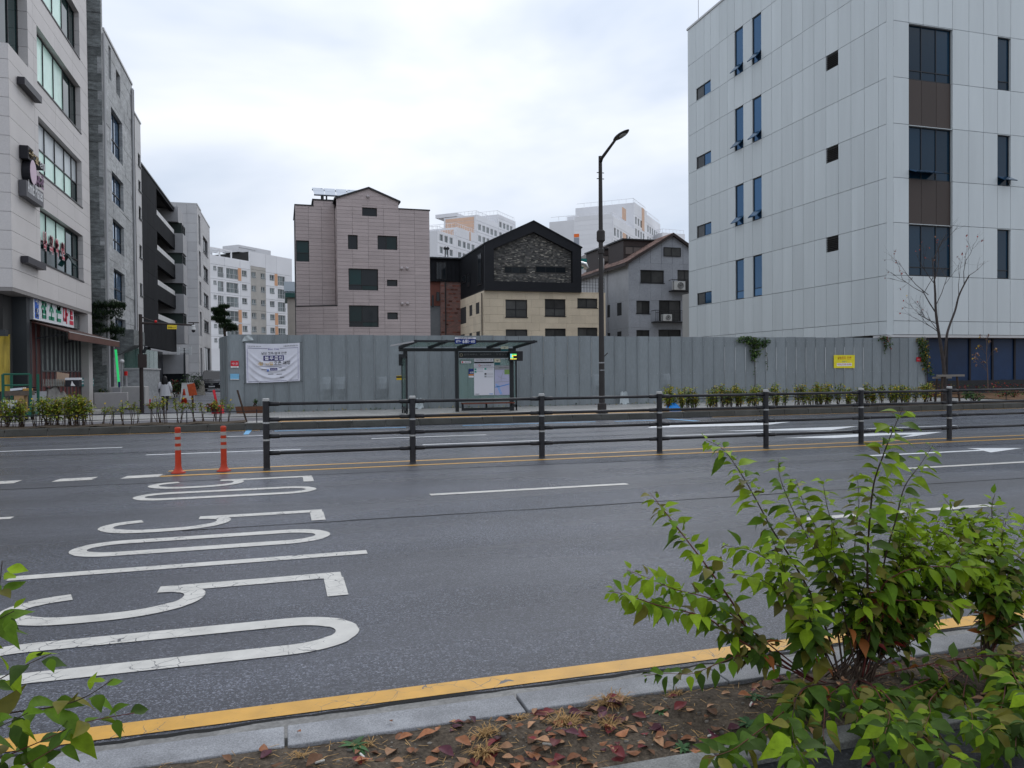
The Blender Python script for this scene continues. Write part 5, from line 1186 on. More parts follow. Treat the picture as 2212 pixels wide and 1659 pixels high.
while v < vapx-1.1:
    wv = (crr-cl)/2-.95; hw = wv if v < vel-.5 else wv*(1-(v-vel+.5)/(vapx-1.0-vel+.5)); u = cm-hw+rnd.uniform(0, .15)
    while u < cm+hw:
        w_ = rnd.uniform(.14, .32)
        if not any(u+w_ > r[0] and u < r[1] and v+.1 > r[2] and v < r[3] for r in sl_):
            q.mi = rnd.choices((0, 1, 2), (.6, .29, .11))[0]; Fc_.box(q, u, min(u+w_-.015, cm+hw), v, v+.085, -.13, -.1+rnd.uniform(-.015, .03))
        u += w_
    v += .1
q.build('gable_brick', mBr, crm, kind='stuff')
for r in sl_:
    q = MB(); Fc_.box(q, r[0], r[1], r[2], r[3], -.2, -.11); q.build('slit_void', mInk, crm) if False else None
    Fc_.window(crm, r, (mFrame, mGlass), .1, .05, (.33, .66), (), t=.02)
# roof planes, wall behind
q = MB()
for (a, b_) in ((o_[4], o_[3]), (o_[3], o_[2])):
    e_ = (b_-a).normalized()*.12
    if a is o_[4]: a = a-e_
    else: b_ = b_+e_
    dn = Vector((0, 0, -.12)); q.hexa([a+Vector((0, -OV-.06, 0))+dn*.2, b_+Vector((0, -OV-.06, 0))+dn*.2, b_+Vector((0, DEP, 0))+dn*.2, a+Vector((0, DEP, 0))+dn*.2, a+Vector((0, -OV-.06, .1)), b_+Vector((0, -OV-.06, .1)), b_+Vector((0, DEP, .1)), a+Vector((0, DEP, .1))])
q.build('roof', mBlk, crm)
Fk = Facade((cl, YC-OV), (cl, YC+DEP), flip=True, lean=.03, y0=600)
kb = [(258, 690, 283, 780), (302, 672, 317, 762), (330, 645, 360, 700), (372, 633, 387, 728), (447, 480, 475, 718)]
for k in range(32):
    u = .3+(DEP)*k/32; q = MB(); Fk.box(q, u, u+.045, vbot+.15, vel-.1, 0.0, .07); q.build('standing_seam', mBlk, crm)
for rr in kb:
    r = Fk.rect(*z4(rr[0], rr[1]), *z4(rr[2], rr[3])); Fk.window(crm, r, (mFrame, mGlass), -.1, .05)
# cream storeys
wc = [(660, 827, 825, 960), (958, 822, 1115, 952), (1203, 817, 1355, 888), (670, 1052, 830, 1115), (967, 1045, 1122, 1115), (1210, 1038, 1362, 1110)]
wcr = [Fc_.rect(*z4(a, b), *z4(c, d)) for a, b, c, d in wc]
for k in range(3): wcr[k+3] = (wcr[k][0], wcr[k][1], wcr[k+3][3]-(wcr[k][3]-wcr[k][2]), wcr[k+3][3])
vcr = Fc_.uv(*z4(1390, 762))[1]
MB().box(cll+.02, cfr-.02, YC+.25, YC+DEP-1, 0, vbot-.05).build('lower_core', mBox, crm)
Fc_.skin(crm, steps(cll, cfr, 1.35), steps(1.0, vbot+.0, .78), wcr, mCream, 'stone_panel', t=.24, gap=.012, stag=.6)
for k, r in enumerate(wcr): Fc_.window(crm, r, (mFrame, mCurt), .12, .07, (.48,), (.45,) if k in (0, 1) else (), sill=.05)
Fcs = Facade((cll, YC), (cll, YC+DEP-1), flip=True, lean=.03, y0=680)
kc = [(268, 905, 290, 970), (312, 885, 357, 1010), (380, 868, 402, 950), (428, 848, 455, 935), (320, 1090, 350, 1112), (385, 1080, 405, 1112), (437, 1070, 465, 1112)]
kcr = [Fcs.rect(*z4(a, b), *z4(c, d)) for a, b, c, d in kc]
Fcs.skin(crm, steps(0, Fcs.len, 1.5), steps(1.0, vbot, .78), kcr, mCream, 'side_stone_panel', t=.2, gap=.012)
for r in kcr: Fcs.window(crm, r, (mFrame, mGlass), .1, .06)
q = MB(); Fcs.box(q, 3.2, Fcs.len, 4.6, 4.85, 0, .2); q.build('string_course', mCream, crm)
q = MB(); q.tube([Fcs.pt(.35, 2, .1), Fcs.pt(.35, vbot-.2, .1)], .06, 6); q.build('rain_pipe', M('pipe_brown', (.12, .1, .08), .5), crm)
# terrace to the right of the black volume
q = MB(); Fc_.box(q, crr, cfr, vbot-.02, vbot+.06, -DEP+1, .03); q.build('terrace_deck', mCream, crm)
q = MB()
for k in range(9):
    u = crr+.1+(cfr-crr-.2)*k/8; Fc_.box(q, u, u+.03, vbot+.06, vbot+1.5, -.1, -.07)
for z in (.5, .8, 1.1, 1.48): Fc_.box(q, crr+.1, cfr-.1, vbot+z, vbot+z+.03, -.1, -.07)
q.build('terrace_rail', mFrame, crm, kind='stuff')
q = MB(); p = Fc_.pt(crr+.45, vbot+.1, -2); q.tube([p, p+Vector((0, 0, 2.6)), p+Vector((.15, 0, 2.95)), p+Vector((.5, 0, 3.1)), p+Vector((.9, 0, 3.0)), p+Vector((1.1, 0, 2.6))], .28, 10); q.build('duct', M('duct_steel', (.6, .6, .6), .3, metal=.8), crm, smooth=True)
q = MB(); Fc_.box(q, crr+.1, crr+2.2, vbot+3.1, vbot+4.0, -5, -3.6); q.build('water_tank', M('tank_teal', (.02, .2, .19), .5), crm)

# ---------------------------------------------------------------- grey gabled house
YG = 74.0
Fgr = Facade((0, YG), (60, YG), lean=.03, y0=630)
gl_ = (Fgr.uv(*z4(1582, 545))[0]+Fgr.uv(*z4(1596, 1110))[0])/2; ga, gva = Fgr.uv(*z4(1905, 345)); gve = Fgr.uv(*z4(1583, 545))[1]
gr_ = ga+(ga-gl_)
gh = thing('grey_house', 'grey panelled house with tiled gable roof, dormers and railed balconies', 'building', (ga, YG+5, ZF))
mGP = M('panel_bluegrey', (.34, .355, .385), .6, var=.1, vscale=.8, fine=.08, fscale=6, orand=.05); mGP2 = M('render_lightgrey', (.47, .475, .49), .7, var=.08)
wg = [(1842, 432, 1972, 500), (1673, 603, 1853, 700), (1955, 603, 2075, 760), (1650, 835, 1752, 932), (1822, 832, 1988, 990), (2040, 830, 2110, 928), (1657, 1057, 1757, 1150), (1825, 1053, 1995, 1200), (2048, 1048, 2118, 1150)]
wgr = [Fgr.rect(*z4(a, b), *z4(c, d)) for a, b, c, d in wg]
GD = 14.0
MB().box(gl_+.02, gr_-.02, YG+.25, YG+GD, 0, gve-.3).build('core', mBox, gh)
Fgr.skin(gh, steps(gl_, gr_, 1.3), [0, 3.2, 6.1, 9.0, gve], wgr, mGP, 'panel', t=.24, gap=.014)
q = MB(); q.prism([Fgr.pt(gl_, gve+.01), Fgr.pt(gr_, gve+.01), Fgr.pt(ga, gva)], (0, .02, 0), (0, GD, 0)); q.build('gable', mGP, gh)
q = MB()
for k in range(1, 8):
    u = gl_+(gr_-gl_)*k/8; top = gve+(gva-gve)*(1-abs(u-ga)/(ga-gl_)); Fgr.box(q, u-.01, u+.01, gve, top, -.03, -.012)
q.build('joint', mInk, gh, kind='stuff')
for k, r in enumerate(wgr):
    if k == 0: Fgr.window(gh, r, (mFrame, mCurt), -.08, .07, (.45,), ())
    else: Fgr.window(gh, r, (mFrame, mCurt), .12, .07, (.48,), (), sill=.04 if k in (1, 3, 5) else None)
# side wall running back
Fgl = Facade((gl_, YG), (gl_, YG+GD), flip=True, lean=.03, y0=660)
sgw = [(1422, 868, 1448, 962), (1500, 850, 1535, 948), (1428, 1080, 1455, 1118), (1507, 1068, 1540, 1118)]
sgr = [Fgl.rect(*z4(a, b), *z4(c, d)) for a, b, c, d in sgw]
Fgl.skin(gh, steps(0, GD, 2.3), [0, 3.2, 6.1, 9.0, gve-.1], sgr, mGP2, 'side_panel', t=.2, gap=.012)
for r in sgr: Fgl.window(gh, r, (mFrame, mGlass), .1, .06)
q = MB(); q.tube([Fgl.pt(5.4, 1, .1), Fgl.pt(5.4, gve-.2, .1)], .06, 6); q.build('rain_pipe', mPipe, gh)
# roof: planes plus tile courses
mRT = M('roof_tile', (.29, .195, .165), .7, island=.35, var=.25, vscale=2); mFas = M('fascia_dark', (.05, .04, .038), .6)
q = MB(); sl = (gva-gve)/(ga-gl_)
for (s, ux) in ((-1, gl_-.5), (1, gr_+.5)):
    ev = gve-.5*sl; q.hexa([Fgr.pt(ux, ev-.1, .35), Fgr.pt(ga, gva-.0, .35), Fgr.pt(ga, gva-.0, -GD), Fgr.pt(ux, ev-.1, -GD), Fgr.pt(ux, ev+.22, .35), Fgr.pt(ga, gva+.3, .35), Fgr.pt(ga, gva+.3, -GD), Fgr.pt(ux, ev+.22, -GD)])
roof = q.build('roof', mFas, gh)
q = MB()
for j in range(16):
    for i in range(30):
        f0, f1 = j/16, (j+1)/16; u0_ = gl_-.5+(ga-gl_+.5)*f0; u1_ = gl_-.5+(ga-gl_+.5)*f1; z0 = gve-.5*sl+.23+(gva-gve+.5*sl+.08)*f0; z1_ = gve-.5*sl+.23+(gva-gve+.5*sl+.08)*f1
        d0 = .33-(GD+.2)*i/30; d1 = .33-(GD+.2)*(i+.94)/30; q.hexa([Fgr.pt(u0_-.03, z0, d0), Fgr.pt(u1_, z1_-.02, d0), Fgr.pt(u1_, z1_-.02, d1), Fgr.pt(u0_-.03, z0, d1), Fgr.pt(u0_-.03, z0+.07, d0), Fgr.pt(u1_, z1_+.01, d0), Fgr.pt(u1_, z1_+.01, d1), Fgr.pt(u0_-.03, z0+.07, d1)])
q.build('roof_tile', mRT, roof, kind='stuff')
# two dormers on the left slope
for k, (px0, px1, py0, py1, dd, dl) in enumerate(((1548, 1800, 380, 495, 3.0, 4.0), (1365, 1545, 448, 548, 8.6, 4.0))):
    Fdm = Facade((0, YG+dd), (60, YG+dd)); r = Fdm.rect(*z4(px0, py0), *z4(px1, py1))
    q = MB(); q.box(r[0], r[1], YG+dd, YG+dd+dl, r[2]-2.2, r[3]); dm = q.build('dormer', mFas, gh)
    q = MB(); q.box(r[0]-.2, r[1], YG+dd-.2, YG+dd+dl+.1, r[3], r[3]+.15); q.build('dormer_roof', mFrame, dm)
    q = MB(); Fdm.box(q, r[0]+.25, r[0]+2.1, r[2]+.15, r[3]-.75, 0, .04); q.build('dormer_window', M('glass_pinkish', (.16, .14, .13), .1), dm)
    q = MB(); Fdm.box(q, r[0]+.2, r[0]+2.15, r[3]-.75, r[3]-.68, 0, .06); Fdm.box(q, r[0]+1.1, r[0]+1.17, r[2]+.15, r[3]-.75, 0, .06); q.build('dormer_frame', mFrame, dm)
for (px, py) in ((1395, 520),):
    Fv = Facade((0, YG+5), (60, YG+5)); u, v = Fv.uv(*z4(px, py)); q = MB(); q.tube([Fv.pt(u, v-1.2), Fv.pt(u, v), Fv.pt(u-.25, v+.15), Fv.pt(u-.5, v)], .12, 8); q.build('roof_vent', M('vent_white', (.65, .65, .65), .4), gh, smooth=True)
# side wing with a second small gable behind
q = MB(); Fv = Facade((0, YG+GD), (60, YG+GD)); r = Fv.rect(*z4(1283, 495), *z4(1385, 640)); q.prism([Fv.pt(r[0], 0), Fv.pt(r[1]+3, 0), Fv.pt(r[1]+3, r[3]), Fv.pt(r[0]+2.6, r[3]+1.2), Fv.pt(r[0], r[3]-.4)], (0, 0, 0), (0, 6, 0)); q.build('rear_wing', mGP2, gh)
q = MB(); q.hexa([Fv.pt(r[0]-.4, r[3]-.7, .4), Fv.pt(r[0]+2.7, r[3]+1.2, .4), Fv.pt(r[0]+2.7, r[3]+1.2, -6), Fv.pt(r[0]-.4, r[3]-.7, -6), Fv.pt(r[0]-.4, r[3]-.35, .4), Fv.pt(r[0]+2.7, r[3]+1.55, .4), Fv.pt(r[0]+2.7, r[3]+1.55, -6), Fv.pt(r[0]-.4, r[3]-.35, -6)]); q.build('rear_wing_roof', mFas, gh)
# balconies and outdoor units
def balcony(px0, py0, px1, py1):
    r = Fgr.rect(*z4(px0, py0), *z4(px1, py1)); q = MB(); Fgr.box(q, r[0], r[1], r[2], r[2]+.1, .01, 1.0); bl = q.build('balcony', mFrame, gh)
    q = MB()
    Fgr.box(q, r[0], r[1], r[3]-.05, r[3], .95, 1.0); Fgr.box(q, r[0], r[0]+.05, r[3]-.05, r[3], .02, 1.0); Fgr.box(q, r[1]-.05, r[1], r[3]-.05, r[3], .02, 1.0); Fgr.box(q, r[0], r[1], r[3]-.3, r[3]-.26, .95, .99)
    n = 22
    for i in range(n+1): u = r[0]+(r[1]-r[0]-.03)*i/n; Fgr.box(q, u, u+.025, r[2]+.1, r[3]-.05, .96, .985)
    q.build('balcony_rail', mFrame, bl, kind='stuff'); return r
r1 = balcony(1890, 683, 2125, 770); r2 = balcony(1765, 912, 2025, 1003)
mAC = M('ac_white', (.55, .55, .53), .5, var=.06); 
def ac_unit(label, px0, py0, px1, py1):
    r = Fgr.rect(*z4(px0, py0), *z4(px1, py1)); r = (r[0], r[1], r[2]+.1, r[3]+.1); t = thing('air_conditioner', label, 'air conditioner', tuple(Fgr.pt((r[0]+r[1])/2, r[2], .8)))
    q = MB(); Fgr.box(q, r[0], r[1], r[2], r[3], .55, 1.08); q.build('case', mAC, t, bevel=.02)
    cx, cz = r[0]+(r[1]-r[0])*.56, (r[2]+r[3])/2; R_ = (r[3]-r[2])*.42
    q = MB(); q.prism([Fgr.pt(cx+R_*cos(k*pi/10), cz+R_*sin(k*pi/10), 1.083) for k in range(20)], (0, 0, 0), (0, -.015, 0)); q.build('fan_grille', M('ac_dark', (.1, .1, .1), .5), t)
    q = MB()
    for rr_ in (.35, .68, .97): q.tube([Fgr.pt(cx+R_*rr_*cos(k*pi/10), cz+R_*rr_*sin(k*pi/10), 1.11) for k in range(21)], .015, 4, cap=False)
    q.build('grille_ring', mAC, t, kind='stuff')
ac_unit('white outdoor air conditioner on the upper balcony of the grey house', 1897, 703, 1978, 768); ac_unit('white outdoor air conditioner on the lower balcony of the grey house', 1820, 950, 1885, 1000)

# ---------------------------------------------------------------- white panel building
XW, YW = 30.16, 32.5
wh = thing('panel_building', 'large white metal panel building with narrow blue windows behind the hoarding', 'building', (XW+8, YW+8, ZF))
mWP_ = M('panel_white', (.54, .58, .59), .42, var=.045, vscale=1.0, orand=.05, stretch=(1.5, 1.5, .12))
mWC = M('panel_brown', (.055, .042, .037), .45, orand=.08); mLou = M('louvre_dark', (.025, .023, .022), .6)
VR = [3.35, 4.06, 6.42, 9.14, 11.46, 14.24, 16.62, 19.5, 21.75, 24.83, 27.59]
FL = Facade((XW, YW+.22), (XW, YW+20.42), flip=True); FR = Facade((XW+.22, YW), (XW+24, YW))
gy = lambda y: y-YW-.22
tall = [(gy(a), gy(a)+1.0, VR[k]+.02, VR[k+1]-.02) for k in (2, 4, 6, 8) for a in (43.53, 45.58)]
small = [(gy(49.66), gy(51.7), VR[k]+.05, VR[k]+.95) for k in (2, 4, 6, 8)]
louv = [(gy(36.32), gy(37.34), VR[k]-.86, VR[k]-.02) for k in (3, 5, 7)]
cols_ = [0]+[gy(33.28+1.015*k) for k in range(19)]+[FL.len]
for k in range(1, len(cols_)-1):
    for tgt in (gy(43.53), gy(44.53), gy(45.58), gy(46.58), gy(49.66), gy(51.7), gy(36.32), gy(37.34)):
        if abs(cols_[k]-tgt) < .3: cols_[k] = tgt
MB().prism([(XW+.3, YW+.5, 0), (XW+24, YW+.5, 0), (XW+24, YW+20.3, 0), (XW+.3, YW+20.3, 0)], (0, 0, VR[0]), (0, 0, VR[-1]-.1)).build('core', mBox, wh)
FL.skin(wh, cols_, VR, tall+small+louv, mWP_, 'panel', t=.28, gap=.024, jit=.002)
q = MB()
for k in range(len(cols_)-1): pass
colsR = [0, .98, 1.92, 2.9, 3.8, 4.95, 5.95, 6.93, 7.84]+[7.84+1.0*k for k in range(1, 17)]
bw = [(1.0, 3.85, VR[k]+.02, VR[k+1]-.04) for k in (2, 4, 6)]; nw = [(6.95, 7.82, VR[k]+.02, VR[k+1]-.04) for k in (2, 4, 6)]
brn = [(1.0, 3.85, VR[k], VR[k+1]) for k in (3, 5)]
colsR[1] = 1.0; colsR[4] = 3.85
FR.skin(wh, [c for c in colsR if c < 12], VR, bw+nw+brn, mWP_, 'front_panel', t=.28, gap=.024, jit=.002)
q = MB(); FR.box(q, 12, 23.7, VR[0], VR[-1], -.28, -.003); q.build('front_wall', mWP_, wh)
q = MB(); q.prism([(XW, YW+.22, 0), (XW+.22, YW, 0), (XW+.3, YW+.3, 0)], (0, 0, VR[0]), (0, 0, VR[-1])); q.build('corner_panel', mWP_, wh)
for k in (3, 5):
    for (a, b_) in ((1.0, 1.92), (1.92, 2.9), (2.9, 3.85)):
        q = MB(); FR.box(q, a+.01, b_-.01, VR[k]-.02, VR[k+1]+.01, -.28, -.12); q.build('brown_panel', mWC, wh)
mGlassN = M('glass_navy', (.005, .026, .05), .05, spec=.26, orand=.3)  # darker than the side glass, standing in for dark buildings reflected from opposite
mGlassB = mGlassS
mWF = M('frame_navy', (.02, .024, .03), .35)
for r in tall:
    wdw = FL.window(wh, r, (mWF, mGlassB), .06, .04, (), (.2,))
    hgt = r[3]-r[2]
    if r[2] > 9:
        q = MB(); z0 = r[2]+.05; zt = r[2]+hgt*.2; q.hexa([FL.pt(r[0]+.04, z0+.08, .38), FL.pt(r[1]-.04, z0+.08, .38), FL.pt(r[1]-.04, z0+.11, .42), FL.pt(r[0]+.04, z0+.11, .42), FL.pt(r[0]+.04, zt, -.04), FL.pt(r[1]-.04, zt, -.04), FL.pt(r[1]-.04, zt+.04, 0), FL.pt(r[0]+.04, zt+.04, 0)]); q.build('open_sash', mGlassB, wdw)
for r in small: FL.window(wh, r, (mWF, mGlassB), .05, .05, (.5,), (), pane_mats=[mGlassB, mCurt])
for r in louv:
    q = MB(); FL.box(q, r[0]+.004, r[1]-.004, r[2]+.004, r[3]-.004, -.12, -.1); lv = q.build('louvre', mLou, wh)
    for k in range(7):
        z = r[2]+.06+(r[3]-r[2]-.1)*k/7; q = MB(); q.hexa([FL.pt(r[0]+.03, z, -.02), FL.pt(r[1]-.03, z, -.02), FL.pt(r[1]-.03, z+.015, -.02), FL.pt(r[0]+.03, z+.015, -.02), FL.pt(r[0]+.03, z+.07, -.1), FL.pt(r[1]-.03, z+.07, -.1), FL.pt(r[1]-.03, z+.085, -.1), FL.pt(r[0]+.03, z+.085, -.1)]); q.build('slat', mLou, lv)
for k, r in enumerate(bw):
    wd = FR.window(wh, r, (mWF, mGlassN), .14, .045, (.325, .665), (.17,))
    if k == 1:
        for (f0, f1) in ((.02, .32), (.34, .66)):
            q = MB(); a = r[0]+(r[1]-r[0])*f0; b_ = r[0]+(r[1]-r[0])*f1; z0 = r[2]+.1; zt = r[2]+(r[3]-r[2])*.17
            q.hexa([FR.pt(a, z0+.12, .42), FR.pt(b_, z0+.12, .42), FR.pt(b_, z0+.15, .46), FR.pt(a, z0+.15, .46), FR.pt(a, zt, -.12), FR.pt(b_, zt, -.12), FR.pt(b_, zt+.04, -.08), FR.pt(a, zt+.04, -.08)]); q.build('open_sash', mGlassB, wd)
for k, r in enumerate(nw):
    wd = FR.window(wh, r, (mWF, mGlassN), .1, .04, (), (.17,))
    if k == 1:
        q = MB(); z0 = r[2]+.08; zt = r[2]+(r[3]-r[2])*.17; q.hexa([FR.pt(r[0], z0+.1, .42), FR.pt(r[1], z0+.1, .42), FR.pt(r[1], z0+.13, .46), FR.pt(r[0], z0+.13, .46), FR.pt(r[0], zt, -.08), FR.pt(r[1], zt, -.08), FR.pt(r[1], zt+.04, -.04), FR.pt(r[0], zt+.04, -.04)]); q.build('open_sash', mGlassB, wd)
q = MB(); q.box(XW-.06, XW+24, YW-.06, YW+20.5, VR[-1], VR[-1]+.14); q.build('coping', MATS['coping_pale'], wh)
q = MB(); q.box(XW+.02, XW+24, YW+.02, YW+1.2, VR[0]-.14, VR[0]-.01); q.build('soffit', MATS['coping_pale'], wh)
mNavyP = M('panel_navy', (.008, .03, .085), .35, var=.15, vscale=1.2, orand=.15)
for k in range(14):
    x0 = XW-.2+k*1.6; q = MB(); q.box(x0+.04, x0+1.56, YW+.9, YW+1.0, .9, VR[0]-.15); q.build('navy_panel', mNavyP, wh)
    q = MB(); q.box(x0-.06, x0+.06, YW+.84, YW+1.02, .9, VR[0]-.15); q.build('mullion', mInk, wh)
q = MB(); q.box(XW-.2, XW+24, YW+.8, YW+1.1, 0, .9); q.build('plinth', M('plinth_dark', (.03, .032, .035), .7), wh)
q = MB(); q.box(XW+.1, XW+.5, YW+20.5, YW+21.6, 0, 7.5); q.build('rear_wing', M('wing_grey', (.35, .345, .33), .6), wh)
q = MB(); q.tube([(XW+.4, YW+19.5, VR[-1]), (XW+.4, YW+19.5, VR[-1]+2.2)], .025, 5); q.build('lightning_rod', mPipe, wh)

# ================================================================ STREET FURNITURE
bs = lambda x, y: (844.8+.1389*x, 718.7+.1389*y)
YBS = 27.05
def B_(x, y, Y=YBS): return cut(*bs(x, y), 1, Y)
mSh = M('shelter_paint', (.022, .024, .027), .4, var=.1, vscale=4); mShG = M('shelter_glass', (.3, .42, .4), .05, alpha=.22)
sh = thing('bus_shelter', 'dark steel bus shelter with sloping glass roof and route posters', 'bus shelter', (6, YBS, ZF))
xl, xm, xr = 4.1, 6.05, 8.1
ztop = B_(1000, 290).z; zb_ = ztop+.11
for xx, w_ in ((xl+.1, .13), (xm, .11), (xr, .13)): MB().box(xx-w_/2, xx+w_/2, YBS-.06, YBS+.06, ZF, ztop+.02).build('post', mSh, sh)
MB().box(xl-.12, xr+.15, YBS-.09, YBS+.09, ztop, zb_).build('beam', mSh, sh)
# roof rises towards the road
zf = zb_+.2; yf = YBS-1.25; slant = .38
xs_ = [xl-.1, xl+.95, xl+2.0, xl+3.1, xr+.1]
for k in range(5): 
    x = xs_[k]; q = MB(); q.bar((x, YBS+.05, zb_+.02), (x+slant, yf, zf), .07, .1); q.build('roof_rib', mSh, sh)
for k in range(4):
    q = MB(); q.hexa([(xs_[k]+.05, YBS+.05, zb_+.05), (xs_[k+1]-.05, YBS+.05, zb_+.05), (xs_[k+1]-.05+slant, yf, zf+.03), (xs_[k]+.05+slant, yf, zf+.03), (xs_[k]+.05, YBS+.05, zb_+.06), (xs_[k+1]-.05, YBS+.05, zb_+.06), (xs_[k+1]-.05+slant, yf, zf+.04), (xs_[k]+.05+slant, yf, zf+.04)]); q.build('roof_pane', mShG, sh)
q = MB(); q.bar((xs_[0]+slant-.05, yf, zf), (xs_[4]+slant+.1, yf, zf), .05, .07); q.build('roof_edge', mSh, sh)
q = MB(); q.bar((xs_[0]-.25, YBS+.3, zb_+.1), (xs_[0]+slant, yf, zf), .05, .05); q.build('roof_end_rail', mPipe, sh)
# glass walls
def glass(x0, x1, z0, z1, y=YBS, nm='glass_wall'): return MB().box(x0, x1, y-.006, y+.006, z0, z1).build(nm, mShG, sh)
glass(xm+.07, xr-.07, ZF+.35, ztop-.28)
for (xx, y0, y1) in ((xl-.02, YBS-1.0, YBS+.0), (xr+.17, YBS-.05, YBS+.65)):
    MB().box(xx-.006, xx+.006, y0+.06, y1-.06, ZF+.25, ztop-.25).build('side_glass', mShG, sh)
    q = MB(); q.box(xx-.025, xx+.025, y0, y0+.05, ZF, ztop-.2); q.box(xx-.025, xx+.025, y1-.05, y1, ZF, ztop-.2); q.box(xx-.02, xx+.02, y0, y1, ztop-.26, ztop-.2); q.box(xx-.02, xx+.02, y0, y1, ZF+.12, ZF+.22); q.build('side_frame', mSh, sh)
MB().box(xl-.14, xl+.16, YBS-.12, YBS-.02, ztop-.5, ztop-.1).build('control_box', mSh, sh)
h1, h2 = B_(1030, 300).z, B_(1030, 395).z
hd = MB().box(xm+.07, xr-.07, YBS-.08, YBS-.03, h2, h1).build('header_board', mSh, sh)
mDim = M('print_dim', (.16, .16, .165), .5)
for (xx, w_, s_) in ((xm+.5, .5, '관리사무소'), (xm+1.05, .42, '성남고등주택지구'), (xm+1.65, .42, '경로당앞')): text(s_, mDim, hd, (xx, YBS-.085, (h1+h2)/2+.02), (1, 0, 0), (0, 0, 1), height=.06, width=w_)
text('O', M('print_gold', (.3, .26, .18), .5), hd, (xm+.15, YBS-.085, (h1+h2)/2), (1, 0, 0), (0, 0, 1), height=.11)
# seat
bz = B_(1480, 1085).z
mSeat = M('seat_wood', (.13, .04, .025), .5, var=.3, vscale=8)
for k in range(3): MB().box(xm+.12, xr-.02, YBS-.47+k*.14, YBS-.35+k*.14, bz-.03, bz+.01).build('seat_slat', mSeat, sh)
q = MB(); q.box(xm+.1, xr, YBS-.3, YBS-.24, bz-.27, bz-.17)
for xx in (xm+.15, (xm+xr)/2, xr-.08): q.bar((xx, YBS-.27, bz-.2), (xx, YBS-.2, bz-.03), .06)
q.build('seat_frame', mSh, sh)
# posters and signs of the shelter
def poster(name, label, x0, y0, x1, y1, mat, Y=YBS-.02, parent=None, cat='poster'):
    a = B_(x0, y0, Y); c = B_(x1, y1, Y); t = thing(name, label, cat, ((a.x+c.x)/2, Y, c.z)); MB().box(a.x, c.x, Y-.012, Y-.002, c.z, a.z).build('sheet', mat, t); return t, a, c
def on(t, a, c, fx, fy, w_, h_, mat, nm='print', y=YBS-.034, dy=.002):
    cx = a.x+(c.x-a.x)*fx; cz = a.z+(c.z-a.z)*fy; W_ = (c.x-a.x)*w_; H_2 = (a.z-c.z)*h_; MB().box(cx-W_/2, cx+W_/2, y-dy, y, cz-H_2/2, cz+H_2/2).build(nm, mat, t)
mPaper = M('paper_white', (.66, .66, .72), .5); mTeal = M('print_teal', (.04, .3, .24), .5); mGreyP = M('print_grey', (.28, .28, .3), .5); mLav = M('print_lavender', (.42, .42, .58), .5, var=.05); mLtG = M('print_green', (.2, .32, .1), .5); mMapB = M('print_mapblue', (.08, .25, .6), .5)
t, a, c = poster('route_poster', 'tall white bus route poster with teal squares in the shelter', 1288, 480, 1602, 968, mPaper)
on(t, a, c, .5, .06, .96, .11, M('print_lilac', (.5, .5, .56), .5)); on(t, a, c, .5, .125, 1.0, .006, mInk)
text('G', mInkR, t, (a.x+(c.x-a.x)*.27, YBS-.038, a.z-(a.z-c.z)*.06), (1, 0, 0), (0, 0, 1), height=.08); text('BUS 노선안내', mInk, t, (a.x+(c.x-a.x)*.58, YBS-.038, a.z-(a.z-c.z)*.06), (1, 0, 0), (0, 0, 1), height=.05, width=.38)
for (fx, fy, mm) in ((.07, .18, mTeal), (.07, .26, mTeal), (.57, .17, mTeal), (.57, .33, mInk), (.57, .41, mGreyP)): on(t, a, c, fx, fy, .1, .055, mm)
for (fx, fy) in ((.3, .16), (.3, .2), (.3, .25), (.8, .16), (.8, .2), (.8, .31), (.8, .35), (.8, .4), (.8, .43)): on(t, a, c, fx, fy, .32, .008, mGreyP)
on(t, a, c, .15, .965, .2, .015, mInk); on(t, a, c, .85, .965, .2, .02, mMapB)
t, a, c = poster('area_map', 'lavender area map with blue river lines under a grey heading', 1608, 512, 1842, 966, mLav)
on(t, a, c, .5, .07, 1.0, .14, mGreyP); text('정류장 주변안내', mInk, t, (a.x+(c.x-a.x)*.6, YBS-.038, a.z-(a.z-c.z)*.07), (1, 0, 0), (0, 0, 1), height=.035, width=.36)
def mapline(pts, w_, mat):
    mb = MB()
    for p, q_ in zip(pts, pts[1:]):
        A = Vector((a.x+(c.x-a.x)*p[0], YBS-.0345, a.z+(c.z-a.z)*p[1])); Bq = Vector((a.x+(c.x-a.x)*q_[0], YBS-.0345, a.z+(c.z-a.z)*q_[1])); mb.bar(A, Bq, .003, w_, up=(0, 0, 1))
    mb.build('map_line', mat, t)
mapline([(.02, .73), (.4, .7), (.98, .63)], .03, mMapB); mapline([(.08, .62), (.25, .78), (.4, .98)], .035, M('print_skyblue', (.2, .4, .75), .5)); mapline([(.2, .62), (.35, .8), (.5, .98)], .02, MATS['print_skyblue']); mapline([(.05, .56), (.95, .54)], .012, mGreyP); mapline([(.6, .18), (.45, .4), (.42, .56)], .01, mGreyP); mapline([(.2, .34), (.4, .42), (.85, .46)], .008, mGreyP)
on(t, a, c, .83, .22, .34, .16, mLtG)
t, a, c = poster('stop_number', 'white board over blue stop number panel on top of the shelter', 990, 72, 1318, 172, M('sign_navy', (.012, .03, .16), .4), Y=YBS-1.32, cat='sign')
on(t, a, c, .5, .12, 1.0, .24, mPaper, y=YBS-1.334); text('고등동행정복지센터', mInk, t, (a.x+(c.x-a.x)*.5, YBS-1.338, a.z-(a.z-c.z)*.12), (1, 0, 0), (0, 0, 1), height=.05, width=.55)
